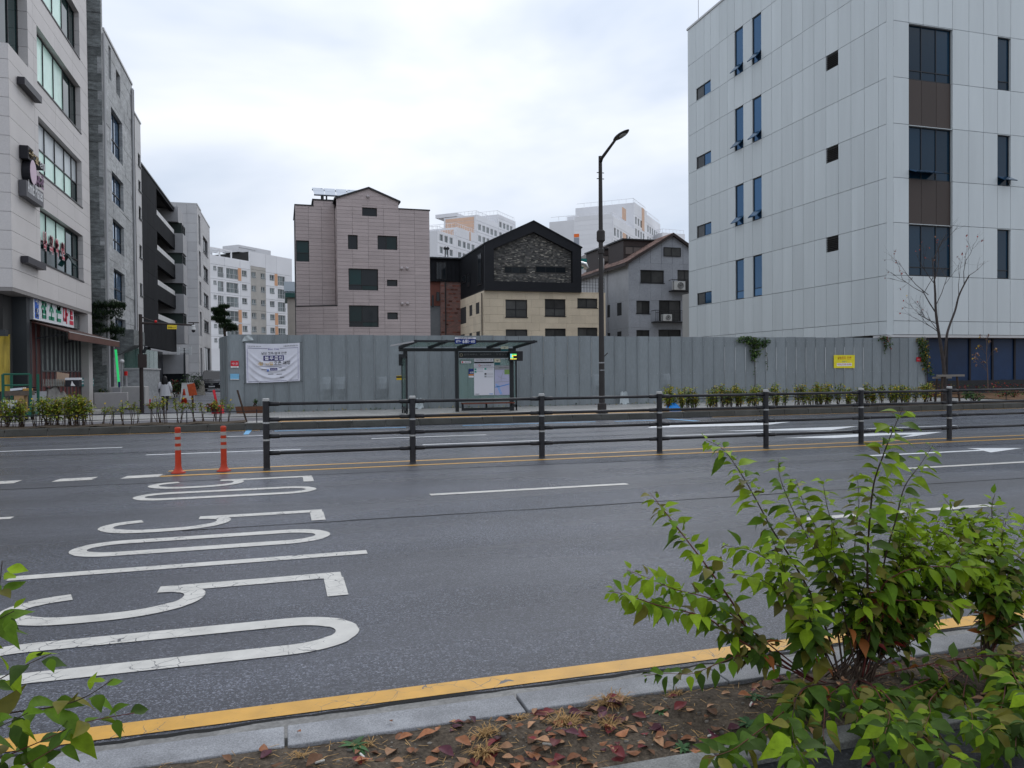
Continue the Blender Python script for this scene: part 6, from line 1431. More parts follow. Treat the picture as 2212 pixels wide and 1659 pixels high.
for s_, fx, hh_, ww in (('679', .14, .085, .17), ('→', .275, .05, .05), ('681', .5, .12, .27), ('→', .71, .05, .05), ('683', .86, .085, .18)):
    if s_ == '→':
        for k in (0, 1): on(t, a, c, fx, .62, (.05, .012)[k], (.05, .2)[k], mInkW, y=YBS-1.334)
    else: text(s_, mInkW, t, (a.x+(c.x-a.x)*fx, YBS-1.336, a.z-(a.z-c.z)*.62), (1, 0, 0), (0, 0, 1), height=hh_, width=ww*(c.x-a.x), bold=.012)
MB().box(a.x+.3, a.x+.36, YBS-1.32, YBS-1.24, zf-.02, c.z+.1).build('bracket', mSh, t); MB().box(c.x-.36, c.x-.3, YBS-1.32, YBS-1.24, zf-.02, c.z+.1).build('bracket', mSh, t)
t, a, c = poster('stop_sticker', 'green framed no smoking sticker on the shelter glass', 1078, 430, 1255, 485, M('print_darkgreen', (.02, .09, .05), .5)); on(t, a, c, .5, .5, .9, .7, mPaper); text('금연구역', mInk, t, (a.x+(c.x-a.x)*.62, YBS-.04, (a.z+c.z)/2), (1, 0, 0), (0, 0, 1), height=.035, width=.2); on(t, a, c, .17, .5, .12, .45, mInkR, y=YBS-.037)
t, a, c = poster('route_plate', 'small navy and orange plate left of the route poster', 1204, 562, 1284, 696, MATS['sign_navy']); on(t, a, c, .5, .7, 1, .16, M('print_orange', (.6, .22, .04), .5)); on(t, a, c, .5, .9, 1, .2, mPaper); text('681', mInkW, t, (a.x+(c.x-a.x)*.6, YBS-.036, a.z-(a.z-c.z)*.42), (1, 0, 0), (0, 0, 1), height=.07, width=.13)
t, a, c = poster('route_strip', 'white stop name strip above the route poster', 1292, 402, 1588, 478, mPaper); text('성남고등공공주택지구 서편', mInk, t, (a.x+(c.x-a.x)*.5, YBS-.036, a.z-(a.z-c.z)*.3), (1, 0, 0), (0, 0, 1), height=.045, width=.62*(c.x-a.x)/.42*.6); on(t, a, c, .5, .8, 1, .32, mInk)
t, a, c = poster('wifi_sign', 'cream and teal wireless sign on the glass above the map', 1605, 402, 1698, 500, M('print_cream', (.6, .56, .45), .5)); on(t, a, c, .5, .8, 1, .4, M('print_deepteal', (.02, .1, .12), .5))
for k in range(3): on(t, a, c, .5, .45-.09*k, .12+.14*k, .045, mInk)
t, a, c = poster('wifi_sign', 'cream and teal wireless sign hung from the shelter beam', 1706, 212, 1822, 285, MATS['print_cream'], Y=YBS-.12); on(t, a, c, .5, .78, 1, .44, MATS['print_deepteal'], y=YBS-.134)
for k in range(2): on(t, a, c, .5, .4-.12*k, .1+.14*k, .06, mInk, y=YBS-.134)
# arrival display
a = B_(1842, 285, YBS-.3); c = B_(2052, 438, YBS-.3); t = thing('arrival_display', 'lit arrival display box at the end of the bus shelter', 'display', ((a.x+c.x)/2, YBS-.25, c.z))
MB().box(a.x, c.x, YBS-.3, YBS-.12, c.z, a.z).build('case', mSh, t, bevel=.012); MB().box(xr, a.x+.1, YBS-.2, YBS-.1, a.z-.12, a.z-.05).build('arm', mSh, t)
sx1 = a.x+(c.x-a.x)*.55; MB().box(a.x+.015, sx1, YBS-.304, YBS-.3, c.z+.05, a.z-.06).build('screen', M('screen_black', (.004, .006, .006), .2), t)
mLG = M('led_green', (.1, .8, .25), .5, emit=1.5); mLY = M('led_yellow', (.85, .75, .1), .5, emit=1.5); mLC = M('led_cyan', (.2, .7, .85), .5, emit=1.4)
rows_ = [[mLC, mLG, mLG, mLG], [mLC, mLY, mLY, mLY], [mLC, mLY, None, None], [mLC, mLG, None, None], [mLY, mLY, mLY, mLY]]
for j, rw in enumerate(rows_):
    for i, mm in enumerate(rw):
        if mm is None: continue
        x0 = a.x+.03+(sx1-a.x-.04)*i/4; z0 = a.z-.1-(a.z-c.z-.15)*j/5; MB().box(x0, x0+(sx1-a.x)/4-.022, YBS-.307, YBS-.304, z0-.03, z0-.006).build('led_text', mm, t)
# yellow box on the left side post
a = B_(80, 668, YBS+.1); c = B_(118, 735, YBS+.1); t = thing('call_box', 'small yellow and black box on the left end of the shelter', 'box', ((a.x+c.x)/2, YBS+.1, c.z)); MB().box(a.x, xl-.05, YBS-.06, YBS+.08, c.z, a.z).build('case', M('box_yellow', (.6, .4, .03), .5), t); MB().box(a.x-.002, xl-.05, YBS-.063, YBS+.083, (a.z+c.z)/2, a.z-.02).build('band', mInk, t)

# ---------------------------------------------------------------- street lamp
LX, LY = 10.3, 23.85
lamp = thing('street_lamp', 'tall dark street lamp leaning its arm over the road by the bus stop', 'street lamp', (LX, LY, ZF))
mLamp = M('lamp_paint', (.035, .031, .03), .45, var=.12, vscale=2)
zt = cut(1290, 337, 1, LY).z; tip = cut(1356, 281, 0, LX); arm0 = cut(1330, 301, 0, LX)
MB().lathe([(.2, 0), (.2, .03), (.15, .05), (.15, .32), (.1, .36), (.095, 1.2), (.06, zt-ZF-.05), (.06, zt-ZF)], LX, LY, ZF, 14).build('pole', mLamp, lamp, smooth=False)
q = MB(); q.tube([(LX, LY, zt-.22), (LX, LY-.12, zt-.1), (arm0.x, arm0.y, arm0.z)], [.055, .055, .042], 10); q.build('arm', mLamp, lamp, smooth=True)
d = (tip-arm0).normalized(); q = MB()
q.grid(lambda a, b: tuple(arm0+d*(-.1+a*((tip-arm0).length+.15))+Vector((1, 0, 0))*(.135*sin(pi*min(1, a*.92+.06))**.6*cos(2*pi*b))+Vector((0, -d.z, d.y))*(-1)*(.06*sin(pi*min(1, a*.92+.06))**.6*sin(2*pi*b))), 12, 14); q.build('lamp_head', mLamp, lamp, smooth=True)
q = MB(); q.ball(tuple(arm0.lerp(tip, .6)+Vector((0, 0, -.045))), .09, .22, .035, 12, 6); q.build('lens', M('lamp_lens', (.3, .3, .28), .15), lamp, smooth=True)
for z in (zt-.75, zt-.55):
    q = MB(); q.box(LX-.13, LX+.13, LY-.01, LY+.01, z-.012, z+.012); q.build('bracket', mLamp, lamp)
q = MB(); zz = cut(1296, 523, 1, LY).z; q.lathe([(.1, 0), (.14, .05), (.14, .35), (.1, .4)], LX, LY, zz, 12); q.lathe([(.08, 0), (.11, .03), (.11, .16), (.08, .2)], LX, LY, zz-.4, 12); q.build('banner_bracket', mLamp, lamp)
q = MB(); q.bar((LX, LY, cut(1300, 772, 1, LY).z-.05), (LX+.22, LY, cut(1300, 772, 1, LY).z+.15), .03); q.build('hook', mLamp, lamp)
for z in (1.45, 1.7): MB().lathe([(.094, -.02), (.094, .02)], LX, LY, ZF+z, 12).build('clamp', mPipe, lamp)
# blue bundle beside the lamp
bp_ = gz_(1409, 884, ZF); t = thing('plastic_bundle', 'small bright blue plastic bundle on the tactile paving', 'bag', (bp_.x, 24.0, ZF))
MB().grid(lambda a, b: (bp_.x+(.3*cos(2*pi*a)+.03*sin(9*a*pi))*sin(pi*b/2), 24.0+.2*sin(2*pi*a)*sin(pi*b/2), ZF+.006+.24*cos(pi*b/2)*(1+.2*sin(5*a*2*pi))), 18, 6).build('wrapping', M('plastic_blue', (.02, .22, .62), .4), t, smooth=True)
# litter at the hoarding foot
for (px, py, s_, lab) in ((905, 876, .35, 'torn pale plastic scrap at the hoarding foot behind the bus shelter'), (1347, 868, .45, 'larger torn pale plastic scrap at the hoarding foot behind the lamp')):
    p = cut(px, py, 1, 29.8); t = thing('plastic_scrap', lab, 'litter', (p.x, 29.8, ZF)); MB().grid(lambda a, b: (p.x+s_*(a-.5)*(1-.4*b), 29.8-.1*sin(a*7)*b-.1*(1-b), ZF+.01+b*s_*1.1+.05*sin(a*9)), 8, 6).build('sheet', M('plastic_pale', (.42, .46, .47), .35), t, smooth=True)

p = cut(*z1(430, 200), 1, YF-.05); t = thing('plastic_scrap', 'torn pale plastic caught on the hoarding top above the banner', 'litter', (p.x, YF-.05, p.z))
MB().grid(lambda a, b: (p.x+.42*(a-.5)*(1-.5*b), YF-.05-.03*sin(a*9+b*5), p.z-.1+.2*b+.05*(a-.5)), 8, 5).build('sheet', MATS['plastic_pale'], t, smooth=True)
# ================================================================ SIDE STREET
z3b = lambda x, y: (208.5+.18855*x, 630.9+.18855*y)
ZS = .02
PXp, PYp = -5.55, 35.0
pole = thing('camera_pole', 'dark brown pole with a side arm, yellow plate and dome camera at the side street', 'pole', (PXp, PYp, ZS))
zp = cut(*z3b(495, 255), 1, PYp).z; az = cut(*z3b(600, 355), 1, PYp).z; aend = cut(*z3b(1110, 378), 1, PYp)
mBrP = M('pole_brown', (.035, .026, .024), .5)
MB().tube([(PXp, PYp, ZS), (PXp, PYp, 1.0), (PXp, PYp, zp)], [.085, .08, .07], 10).build('shaft', mBrP, pole)
MB().tube([(PXp, PYp, az), (aend.x, PYp, aend.z)], [.05, .035], 8).build('side_arm', mBrP, pole)
MB().tube([(PXp, PYp, zp-.1), (PXp+.6, PYp, az+.03)], .025, 6).build('brace', mBrP, pole)
q = MB(); p = Vector((aend.x, PYp, aend.z)); q.ball((p.x, PYp, p.z-.16), .09, .09, .1, 12, 8); q.tube([(p.x, PYp, p.z), (p.x, PYp, p.z-.1)], .07, 10); q.build('dome_camera', M('camera_white', (.6, .6, .6), .4), pole, smooth=True)
MB().ball((p.x, PYp-.02, p.z-.24), .075, .075, .075, 10, 6).build('dome_lens', mInk, pole, smooth=True)
q = MB(); q.box(p.x-.2, p.x+.22, PYp-.03, PYp+.03, p.z+.08, p.z+.12); q.tube([(p.x, PYp, p.z), (p.x, PYp, p.z+.1)], .02, 6); q.build('sensor_bar', mBrP, pole)
a = cut(*z3b(810, 385), 1, PYp-.05); c = cut(*z3b(920, 425), 1, PYp-.05); MB().box(a.x, c.x, PYp-.06, PYp-.04, c.z, a.z+.03).build('plate', M('plate_yellow', (.7, .52, .04), .5), pole); text('방범용CCTV', mInk, pole, ((a.x+c.x)/2, PYp-.065, (a.z+c.z)/2), (1, 0, 0), (0, 0, 1), height=.06, width=.3)
q = MB(); r_ = cut(*z3b(678, 338), 1, PYp); q.ball((r_.x, PYp, r_.z), .055, .055, .06, 10, 6); q.build('beacon', M('beacon_red', (.6, .02, .02), .3), pole, smooth=True)
a = cut(*z3b(480, 712), 1, PYp); c = cut(*z3b(582, 868), 1, PYp); MB().box(a.x, c.x, PYp-.18, PYp-.08, c.z, a.z).build('cabinet', mBrP, pole)
q = MB(); q.bar((PXp+.1, PYp-.02, a.z+.05), (PXp+.22, PYp-.1, a.z+.32), .12, .06); q.build('speaker', mDk, pole)
# far lamp with a twin lit frame
FX, FY = cut(*z3b(1010, 900), 1, 62).x, 62.0
t = thing('street_lamp', 'slim dark lamp post with white twin lantern in front of the glass lobby', 'street lamp', (FX, FY, ZF)); z0 = cut(*z3b(1000, 718), 1, FY).z; z1_ = cut(*z3b(1000, 625), 1, FY).z
MB().tube([(FX, FY, ZF), (FX, FY, z1_-.1)], [.09, .06], 8).build('shaft', mDk, t)
q = MB()
for dx in (-.42, .42): q.box(FX+dx-.09, FX+dx+.09, FY-.09, FY+.09, z0, z1_)
q.box(FX-.42, FX+.42, FY-.05, FY+.05, z0+.15, z0+.28); q.box(FX-.42, FX+.42, FY-.05, FY+.05, z1_-.28, z1_-.15); q.build('lantern', M('lantern_white', (.65, .66, .66), .4), t)
# parking barrier with green lit arm
GX, GY = cut(*z3b(225, 1150), 1, 38.5).x, 38.5
t = thing('barrier_gate', 'car park barrier with its green lit arm standing upright', 'barrier', (GX, GY, ZF)); MB().box(GX-.12, GX+.2, GY-.15, GY+.15, ZF-.02, 1.05).build('cabinet', M('cabinet_grey', (.3, .3, .31), .5), t)
za = cut(*z3b(215, 660), 1, GY).z; MB().bar((GX+.14, GY-.05, 1.0), (GX+.02, GY-.05, za), .09, .05).build('arm', M('led_arm_green', (.03, .6, .16), .5, emit=.5), t); MB().box(GX+.1, GX+.18, GY-.1, GY, ZF, 1.3).build('hub', mNavy, t)
# low pale walls at the car park mouth, red beacon, small camera post
WX, WY = cut(*z3b(355, 1250), 1, 39.5).x, 39.5
t = thing('low_wall', 'low pale concrete block with a red beacon post on it', 'wall', (WX, WY, ZF)); MB().box(WX-.75, WX+.75, WY, WY+1.2, ZF-.02, 1.05).build('block', M('concrete_pale', (.4, .385, .38), .7, var=.1), t, bevel=.02)
q = MB(); zz = cut(*z3b(342, 920), 1, WY+.3).z; q.tube([(WX-.1, WY+.3, 1.05), (WX-.1, WY+.3, zz-.15)], .06, 8); q.build('beacon_post', MATS['cabinet_grey'], t); MB().tube([(WX-.1, WY+.3, zz-.15), (WX-.1, WY+.3, zz+.05)], .075, 10).build('beacon', MATS['beacon_red'], t)
CX = cut(*z3b(292, 1000), 1, 40.9).x; t = thing('camera_post', 'thin grey post with a white dome camera by the car park', 'pole', (CX, 40.9, ZF)); zz = cut(*z3b(290, 805), 1, 40.9).z
MB().tube([(CX, 40.9, ZF), (CX, 40.9, zz)], .04, 8).build('shaft', MATS['cabinet_grey'], t); MB().ball((CX, 40.9, zz+.05), .12, .12, .1, 12, 6).build('dome_camera', MATS['camera_white'], t, smooth=True)
p = gz_(*z3b(150, 1330), ZF); t = thing('low_wall', 'low pale wall in front of the shop end column', 'wall', (p.x, p.y, ZF)); MB().box(p.x-.6, p.x+.7, p.y, p.y+.25, ZF-.02, .85).build('block', MATS['concrete_pale'], t, bevel=.02)
# cones, barriers
def cone(label, X, Y, z, s=1.0):
    t = thing('traffic_cone', label, 'traffic cone', (X, Y, z), group='traffic cones in the side street')
    MB().box(X-.2*s, X+.2*s, Y-.2*s, Y+.2*s, z, z+.035).build('base', mOr, t); MB().lathe([(.15*s, .035), (.05*s, .6*s), (.035*s, .72*s)], X, Y, z, 14).build('body', mOr, t, smooth=True)
    MB().lathe([(.112*s, .27*s), (.088*s, .4*s)], X, Y, z, 14).build('reflective_band', mRefl, t)
p = gz_(*z3b(1005, 1275), ZS); cone('orange traffic cone standing in front of the white barrier', p.x, p.y, ZS, 1.1)
p = gz_(*z3b(590, 1300), ZS); t = thing('bucket', 'small red bucket at the foot of the camera pole', 'bucket', (p.x, p.y, ZS)); MB().lathe([(.1, 0), (.14, .3), (.15, .3), (.15, .32)], p.x, p.y, ZS, 12).build('pail', mRed, t)
def barrier(label, px, py, w_, mat):
    p = gz_(*z3b(px, py), ZS); t = thing('barrier', label, 'barrier', (p.x, p.y, ZS))
    q = MB()
    for s in (-1, 1): q.hexa([(p.x-w_/2, p.y+s*.22-.03, ZS), (p.x+w_/2, p.y+s*.22-.03, ZS), (p.x+w_/2, p.y+s*.22+.03, ZS), (p.x-w_/2, p.y+s*.22+.03, ZS), (p.x-w_/2*.8, p.y+s*.05-.03, 1.0), (p.x+w_/2*.8, p.y+s*.05-.03, 1.0), (p.x+w_/2*.8, p.y+s*.05+.03, 1.0), (p.x-w_/2*.8, p.y+s*.05+.03, 1.0)])
    q.build('board', mat, t); MB().box(p.x-w_/2*.8, p.x+w_/2*.8, p.y-.08, p.y+.08, 1.0, 1.08).build('top_rail', mat, t)
barrier('white folding barrier behind the traffic cone', 1045, 1235, .8, M('barrier_white', (.58, .57, .55), .5, var=.15, vscale=6)); barrier('dirty pale barrier with brown print beside the van', 1180, 1180, .8, M('barrier_dirty', (.4, .36, .3), .6, var=.5, vscale=6))
p = gz_(*z3b(1105, 1315), ZS); t = thing('post_board', 'tilted orange board on a brown post in the street mouth', 'sign', (p.x, p.y, ZS)); MB().tube([(p.x, p.y, ZS), (p.x-.02, p.y, .75)], .05, 8).build('post', M('post_brown', (.09, .05, .035), .7), t)
q = MB(); q.hexa([(p.x-.16, p.y-.05, .55), (p.x+.2, p.y-.05, .6), (p.x+.2, p.y+.03, .6), (p.x-.16, p.y+.03, .55), (p.x-.26, p.y-.05, 1.12), (p.x+.08, p.y-.05, 1.18), (p.x+.08, p.y+.03, 1.18), (p.x-.26, p.y+.03, 1.12)]); q.build('board', M('board_orange', (.5, .09, .03), .5, var=.2, vscale=8), t)
# red dustpan, planter box
p = gz_(*z3b(1405, 1382), ZF); X, Y = p.x+.02, 29.9; t = thing('dustpan', 'red long handled dustpan leaning by the hoarding corner', 'dustpan', (X, Y, ZF))
q = MB(); q.hexa([(X-.24, Y-.2, ZF), (X+.2, Y-.2, ZF), (X+.2, Y+.1, ZF), (X-.24, Y+.1, ZF), (X-.16, Y-.02, ZF+.28), (X+.16, Y-.02, ZF+.28), (X+.16, Y+.1, ZF+.3), (X-.16, Y+.1, ZF+.3)]); q.build('pan', mRed, t, bevel=.02); MB().tube([(X-.06, Y+.05, ZF+.27), (X-.12, Y+.1, ZF+.6), (X-.17, Y+.12, ZF+.85)], .045, 8).build('handle', mRed, t, smooth=True)
t = thing('planter_box', 'long brown tray planter against the hoarding foot', 'planter', (-1.0, 29.6, ZF)); q = MB(); q.hexa([(-1.55, 29.45, ZF), (-.5, 29.45, ZF), (-.5, 29.75, ZF), (-1.55, 29.75, ZF), (-1.6, 29.4, ZF+.24), (-.45, 29.4, ZF+.24), (-.45, 29.8, ZF+.24), (-1.6, 29.8, ZF+.24)]); q.build('tray', M('tray_brown', (.14, .06, .035), .6, var=.2, vscale=5), t); MB().box(-1.52, -.53, 29.46, 29.74, ZF+.2, ZF+.245).build('soil', mSoil, t)

# ---------------------------------------------------------------- van and car
def van(label, name, X, Y, z, mat, cat, s=1.0):
    t = thing(name, label, cat, (X, Y, z)); W_ = .93*s
    prof = [(0, .3), (0, .72), (.12, .9), (.95, 1.08), (1.75, 1.78), (2.1, 1.86), (4.9, 1.86), (5.0, 1.75), (5.05, .5), (4.95, .3)]
    mb = MB(); n = len(prof)
    def P2(yy, zz, xx): 
        k = 1.0 if zz < 1.1 else 1-.13*(zz-1.1)/.75
        if yy < .3 and zz < 1: k *= .93
        return (X+xx*W_*k, Y+yy*s, z+zz*s)
    lev = [-1, -.93, .93, 1]
    rings = [[P2(yy+(.03 if abs(l) == 1 else 0), zz-(.05 if abs(l) == 1 and zz > 1.5 else 0), l) for (yy, zz) in prof] for l in lev]
    for a, b_ in zip(rings, rings[1:]):
        for k in range(n): k2 = (k+1) % n; mb.face([a[k], a[k2], b_[k2], b_[k]])
    mb.face(rings[0]); mb.face(rings[-1][::-1]); mb.build('body', mat, t)
    e = .012
    def wq(pts, nm, m_): MB().prism(pts, (0, -.004, .004), (0, -e, e)).build(nm, m_, t)
    wq([P2(1.0, 1.1, -.9), P2(1.0, 1.1, .9), P2(1.72, 1.73, .88), P2(1.72, 1.73, -.88)], 'windscreen', M('van_glass', (.06, .07, .08), .08))
    MB().box(X-W_*.62, X+W_*.62, Y-.02*s, Y+.02, z+.55*s, z+.78*s).build('grille', mInk, t); MB().box(X-W_*.6, X+W_*.6, Y-.03*s, Y, z+.76*s, z+.79*s).build('grille_trim', M('chrome', (.6, .6, .6), .2, metal=.9), t)
    MB().box(X-.12, X+.12, Y-.035*s, Y-.02*s, z+.63*s, z+.69*s).build('badge', MATS['chrome'], t)
    for sd in (-1, 1):
        q = MB(); q.hexa([(X+sd*W_*.62, Y-.02*s, z+.6*s), (X+sd*W_*.9, Y+.06*s, z+.62*s), (X+sd*W_*.9, Y+.12*s, z+.62*s), (X+sd*W_*.62, Y+.05*s, z+.6*s), (X+sd*W_*.7, Y-.0*s, z+.78*s), (X+sd*W_*.92, Y+.08*s, z+.93*s), (X+sd*W_*.92, Y+.2*s, z+.93*s), (X+sd*W_*.7, Y+.1*s, z+.78*s)]); q.build('headlight', M('headlight', (.75, .77, .8), .1), t)
        q = MB(); q.box(X+sd*W_*1.0-.02, X+sd*W_*1.0+sd*.2, Y+1.15*s, Y+1.3*s, z+1.12*s, z+1.36*s) if sd > 0 else q.box(X+sd*W_-.2, X+sd*W_+.02, Y+1.15*s, Y+1.3*s, z+1.12*s, z+1.36*s); q.build('wing_mirror', mat, t)
        for yy in (.95, 4.0):
            xw = X+sd*W_*.88; wl = MB(); ring = [(xw-.11, Y+yy*s+.33*s*cos(k*pi/10), z+.33*s+.33*s*sin(k*pi/10)) for k in range(20)]; wl.prism(ring, (0, 0, 0), (.22, 0, 0)); w_o = wl.build('wheel', M('tyre', (.015, .015, .015), .8), t)
            rg = [(xw+sd*.115, Y+yy*s+.2*s*cos(k*pi/8), z+.33*s+.2*s*sin(k*pi/8)) for k in range(16)]; MB().prism(rg, (0, 0, 0), (sd*.01, 0, 0)).build('rim', MATS['chrome'], w_o)
    MB().box(X-.26, X+.26, Y-.045*s, Y-.02*s, z+.4*s, z+.5*s).build('number_plate', mPW, t); MB().box(X-W_*.85, X+W_*.85, Y-.05*s, Y+.1, z+.2*s, z+.33*s).build('bumper', mat, t); MB().box(X-W_*.7, X+W_*.7, Y-.06*s, Y-.05*s, z+.24*s, z+.29*s).build('bumper_trim', MATS['chrome'], t)
vx = cut(*z3b(1300, 1000), 1, 74).x+.15
van('black van with headlamps facing the viewer in the side street', 'van', vx, 74, ZS, M('car_black', (.008, .008, .01), .2, coat=.5), 'van', 1.04)
van('white car mostly hidden behind the black van', 'parked_car', vx+1.75, 84, ZS, M('car_white', (.6, .6, .6), .25, coat=.5), 'car', .85)

# ---------------------------------------------------------------- person walking away
pp = gz_(357, 888, ZS); HX, HY = pp.x, pp.y
per = thing('person', 'person with long dark hair in a loose white top walking away', 'person', (HX, HY, ZS))
hs = .9
def skin_mesh(name, verts, edges, mat, parent, sub=1):
    me = bpy.data.meshes.new(name); O = ORG[parent]; me.from_pydata([tuple(Vector(v[:3])-O) for v in verts], edges, []); o = bpy.data.objects.new(name, me); COL.objects.link(o); o.parent = parent; ORG[o] = O
    sk = o.modifiers.new('skin', 'SKIN'); me.skin_vertices.new() if not me.skin_vertices else None
    for i, v in enumerate(verts):
        d = me.skin_vertices[0].data[i]; d.radius = (v[3], v[4] if len(v) > 4 else v[3]); d.use_root = (i == 0)
    sb = o.modifiers.new('sub', 'SUBSURF'); sb.levels = sub; sb.render_levels = sub
    me.materials.append(mat); return o
def hp(x, y, z): return (HX+x*hs, HY+y*hs, ZS+z*hs)
bv = [(*hp(0, 0, .92), .14, .1), (*hp(0, 0, 1.15), .13, .09), (*hp(0, 0, 1.33), .14, .09), (*hp(0, .01, 1.44), .05), (*hp(0, .02, 1.52), .085, .09), (*hp(0, .02, 1.6), .08, .085),
      (*hp(-.09, 0, .86), .085), (*hp(-.1, .05, .48), .055), (*hp(-.1, -.02, .09), .04), (*hp(-.1, .12, .04), .035), (*hp(.09, 0, .86), .085), (*hp(.1, -.08, .5), .055), (*hp(.1, -.2, .13), .04), (*hp(.1, -.1, .04), .035),
      (*hp(-.19, 0, 1.36), .05), (*hp(-.25, -.03, 1.1), .042), (*hp(-.24, .06, .88), .032), (*hp(-.23, .1, .78), .03), (*hp(.19, 0, 1.36), .05), (*hp(.25, .04, 1.1), .042), (*hp(.22, .16, .95), .032), (*hp(.2, .22, .88), .03)]
be_ = [(0, 1), (1, 2), (2, 3), (3, 4), (4, 5), (0, 6), (6, 7), (7, 8), (8, 9), (0, 10), (10, 11), (11, 12), (12, 13), (2, 14), (14, 15), (15, 16), (16, 17), (2, 18), (18, 19), (19, 20), (20, 21)]
mSkin = M('skin', (.5, .32, .24), .6); mTrous = M('trousers_black', (.02, .02, .022), .8)
skin_mesh('body', bv, be_, mTrous, per)
MB().grid(lambda a, b: hp((.19+.07*b)*(1-.45*(1-b)**5)*cos(2*pi*a)+.012*sin(8*a*pi*2)*b, (.13+.05*b)*sin(2*pi*a)+.012*cos(7*a*pi*2)*b, 1.45-.72*b), 24, 10).build('loose_top', M('cloth_white', (.52, .52, .54), .8), per, smooth=True)
for s in (-1, 1): MB().tube([hp(s*.17, 0, 1.4), hp(s*.26, .0, 1.12), hp(s*.25, .1, .92)], [.075*hs, .075*hs, .065*hs], 10).build('sleeve', MATS['cloth_white'], per, smooth=True)
for s in (-1, 1): MB().ball(hp(s*.23, .16, .84), .035, .045, .05, 8, 6).build('hand', mSkin, per, smooth=True)
hr = MB(); hr.ball(hp(0, -.01, 1.57), .105*hs, .115*hs, .13*hs, 14, 8); hr.ball(hp(0, -.075, 1.4), .14*hs, .075*hs, .27*hs, 14, 8); hr.build('hair', M('hair_black', (.012, .011, .012), .5), per, smooth=True)
MB().ball(hp(0, .06, 1.55), .075, .075, .1, 10, 8).build('face', mSkin, per, smooth=True)

# ---------------------------------------------------------------- goods heaped outside the shop
def P2d(px, py, Y): return cut(px, py, 1, Y)
jz = lambda x, y: (.1116*x, 768.1+.1116*y)
mGrn = M('cart_green', (.015, .09, .06), .45)
Yk = 27.9
t = thing('hand_cart', 'green tubular hand cart loaded with boxes in front of the shop', 'cart', (P2d(*jz(350, 1000), Yk).x, Yk, ZF)); q = MB()
x0, x1 = P2d(*jz(60, 700), Yk).x, P2d(*jz(590, 700), Yk).x; zt_ = P2d(*jz(300, 360), Yk).z
for xx in (x0, x1):
    for yy in (Yk, Yk+.8): q.tube([(xx, yy, ZF+.12), (xx, yy, zt_)], .045, 8)
q.build('upright', mGrn, t); q = MB()
for z in (zt_, zt_-.35):
    q.tube([(x0, Yk, z), (x1, Yk, z)], .03, 8)
q.build('bar', mGrn, t); MB().box(x0-.05, x1+.05, Yk-.05, Yk+.85, ZF+.18, ZF+.26).build('deck', mGrn, t)
for xx in (x0+.15, x1-.15):
    for yy in (Yk+.1, Yk+.7): MB().prism([(xx-.03, yy+.1*cos(k*pi/6), ZF+.1+.1*sin(k*pi/6)) for k in range(12)], (0, 0, 0), (.06, 0, 0)).build('wheel', mInk, t)
def carton(label, px0, py0, px1, py1, Y, mat, tilt=0.0, z=None):
    a = P2d(*jz(px0, py0), Y); c = P2d(*jz(px1, py1), Y); z0 = c.z if z is None else z; t = thing('carton', label, 'box', ((a.x+c.x)/2, Y, z0), group='boxes heaped outside the shop')
    q = MB(); q.hexa([(a.x, Y, z0), (c.x, Y, z0+tilt), (c.x, Y+.4, z0+tilt), (a.x, Y+.4, z0), (a.x, Y, a.z), (c.x, Y, a.z+tilt), (c.x, Y+.4, a.z+tilt), (a.x, Y+.4, a.z)]); q.build('shell', mat, t); return t, a, c
mCard = M('cardboard', (.3, .19, .1), .8, var=.1); mFoam = M('foam_white', (.6, .62, .66), .6)
mB2 = M('board_stack', (.1, .08, .065), .8, var=.3, vscale=8)
t, a, c = carton('long dark board stack lying across the green cart', 20, 690, 600, 770, Yk-.02, mB2)
topz = a.z
t, a, c = carton('white foam box with dark print lying on the green cart', 195, 640, 430, 705, Yk, mFoam, .03, z=topz+.005)
t, a, c = carton('orange carton lying beside the foam box', 440, 640, 560, 700, Yk+.05, M('carton_orange', (.55, .3, .08), .7), z=topz+.005)
t, a, c = carton('brown cardboard box under the boards of the cart', 270, 775, 460, 880, Yk+.0, mCard, z=ZF+.265)
t, a, c = carton('blue and white printed carton low on the cart', 60, 870, 320, 1010, Yk-.08, mFoam, z=ZF+.265)
MB().box(a.x+.25, c.x-.05, Yk-.085, Yk-.081, ZF+.3, ZF+.3+(a.z-ZF-.3)*.45).build('print', M('print_cobalt', (.03, .12, .42), .6), t)
# tarpaulin heap
Yh = 32.2
def hx(px): return P2d(*jz(px, 700), Yh).x
h_t = P2d(*jz(1500, 600), Yh).z
t = thing('tarp_heap', 'grey tarpaulin draped over a heap of goods by the shop wall', 'tarpaulin', (hx(1250), Yh, ZF))
def tz(a, b):
    x = a; base = .95*(sin(pi*min(1, .12+a*.95))**.5)+.22*max(0, sin(a*9-1.5))+.15*sin(a*17)*.5
    return base
MB().grid(lambda a, b: (hx(600)+(hx(1680)-hx(600))*a, Yh-.45+.9*b+.06*sin(a*31), ZF+max(.02, (h_t-ZF)*.85*tz(a, b)*min(1, (1.3*sin(pi*b))**.6)+.07*sin(a*40+b*6)*sin(pi*b)+.05*sin(a*23-b*9))), 60, 16).build('cover', M('tarp_grey', (.2, .19, .175), .5, var=.3, vscale=4), t, smooth=True)
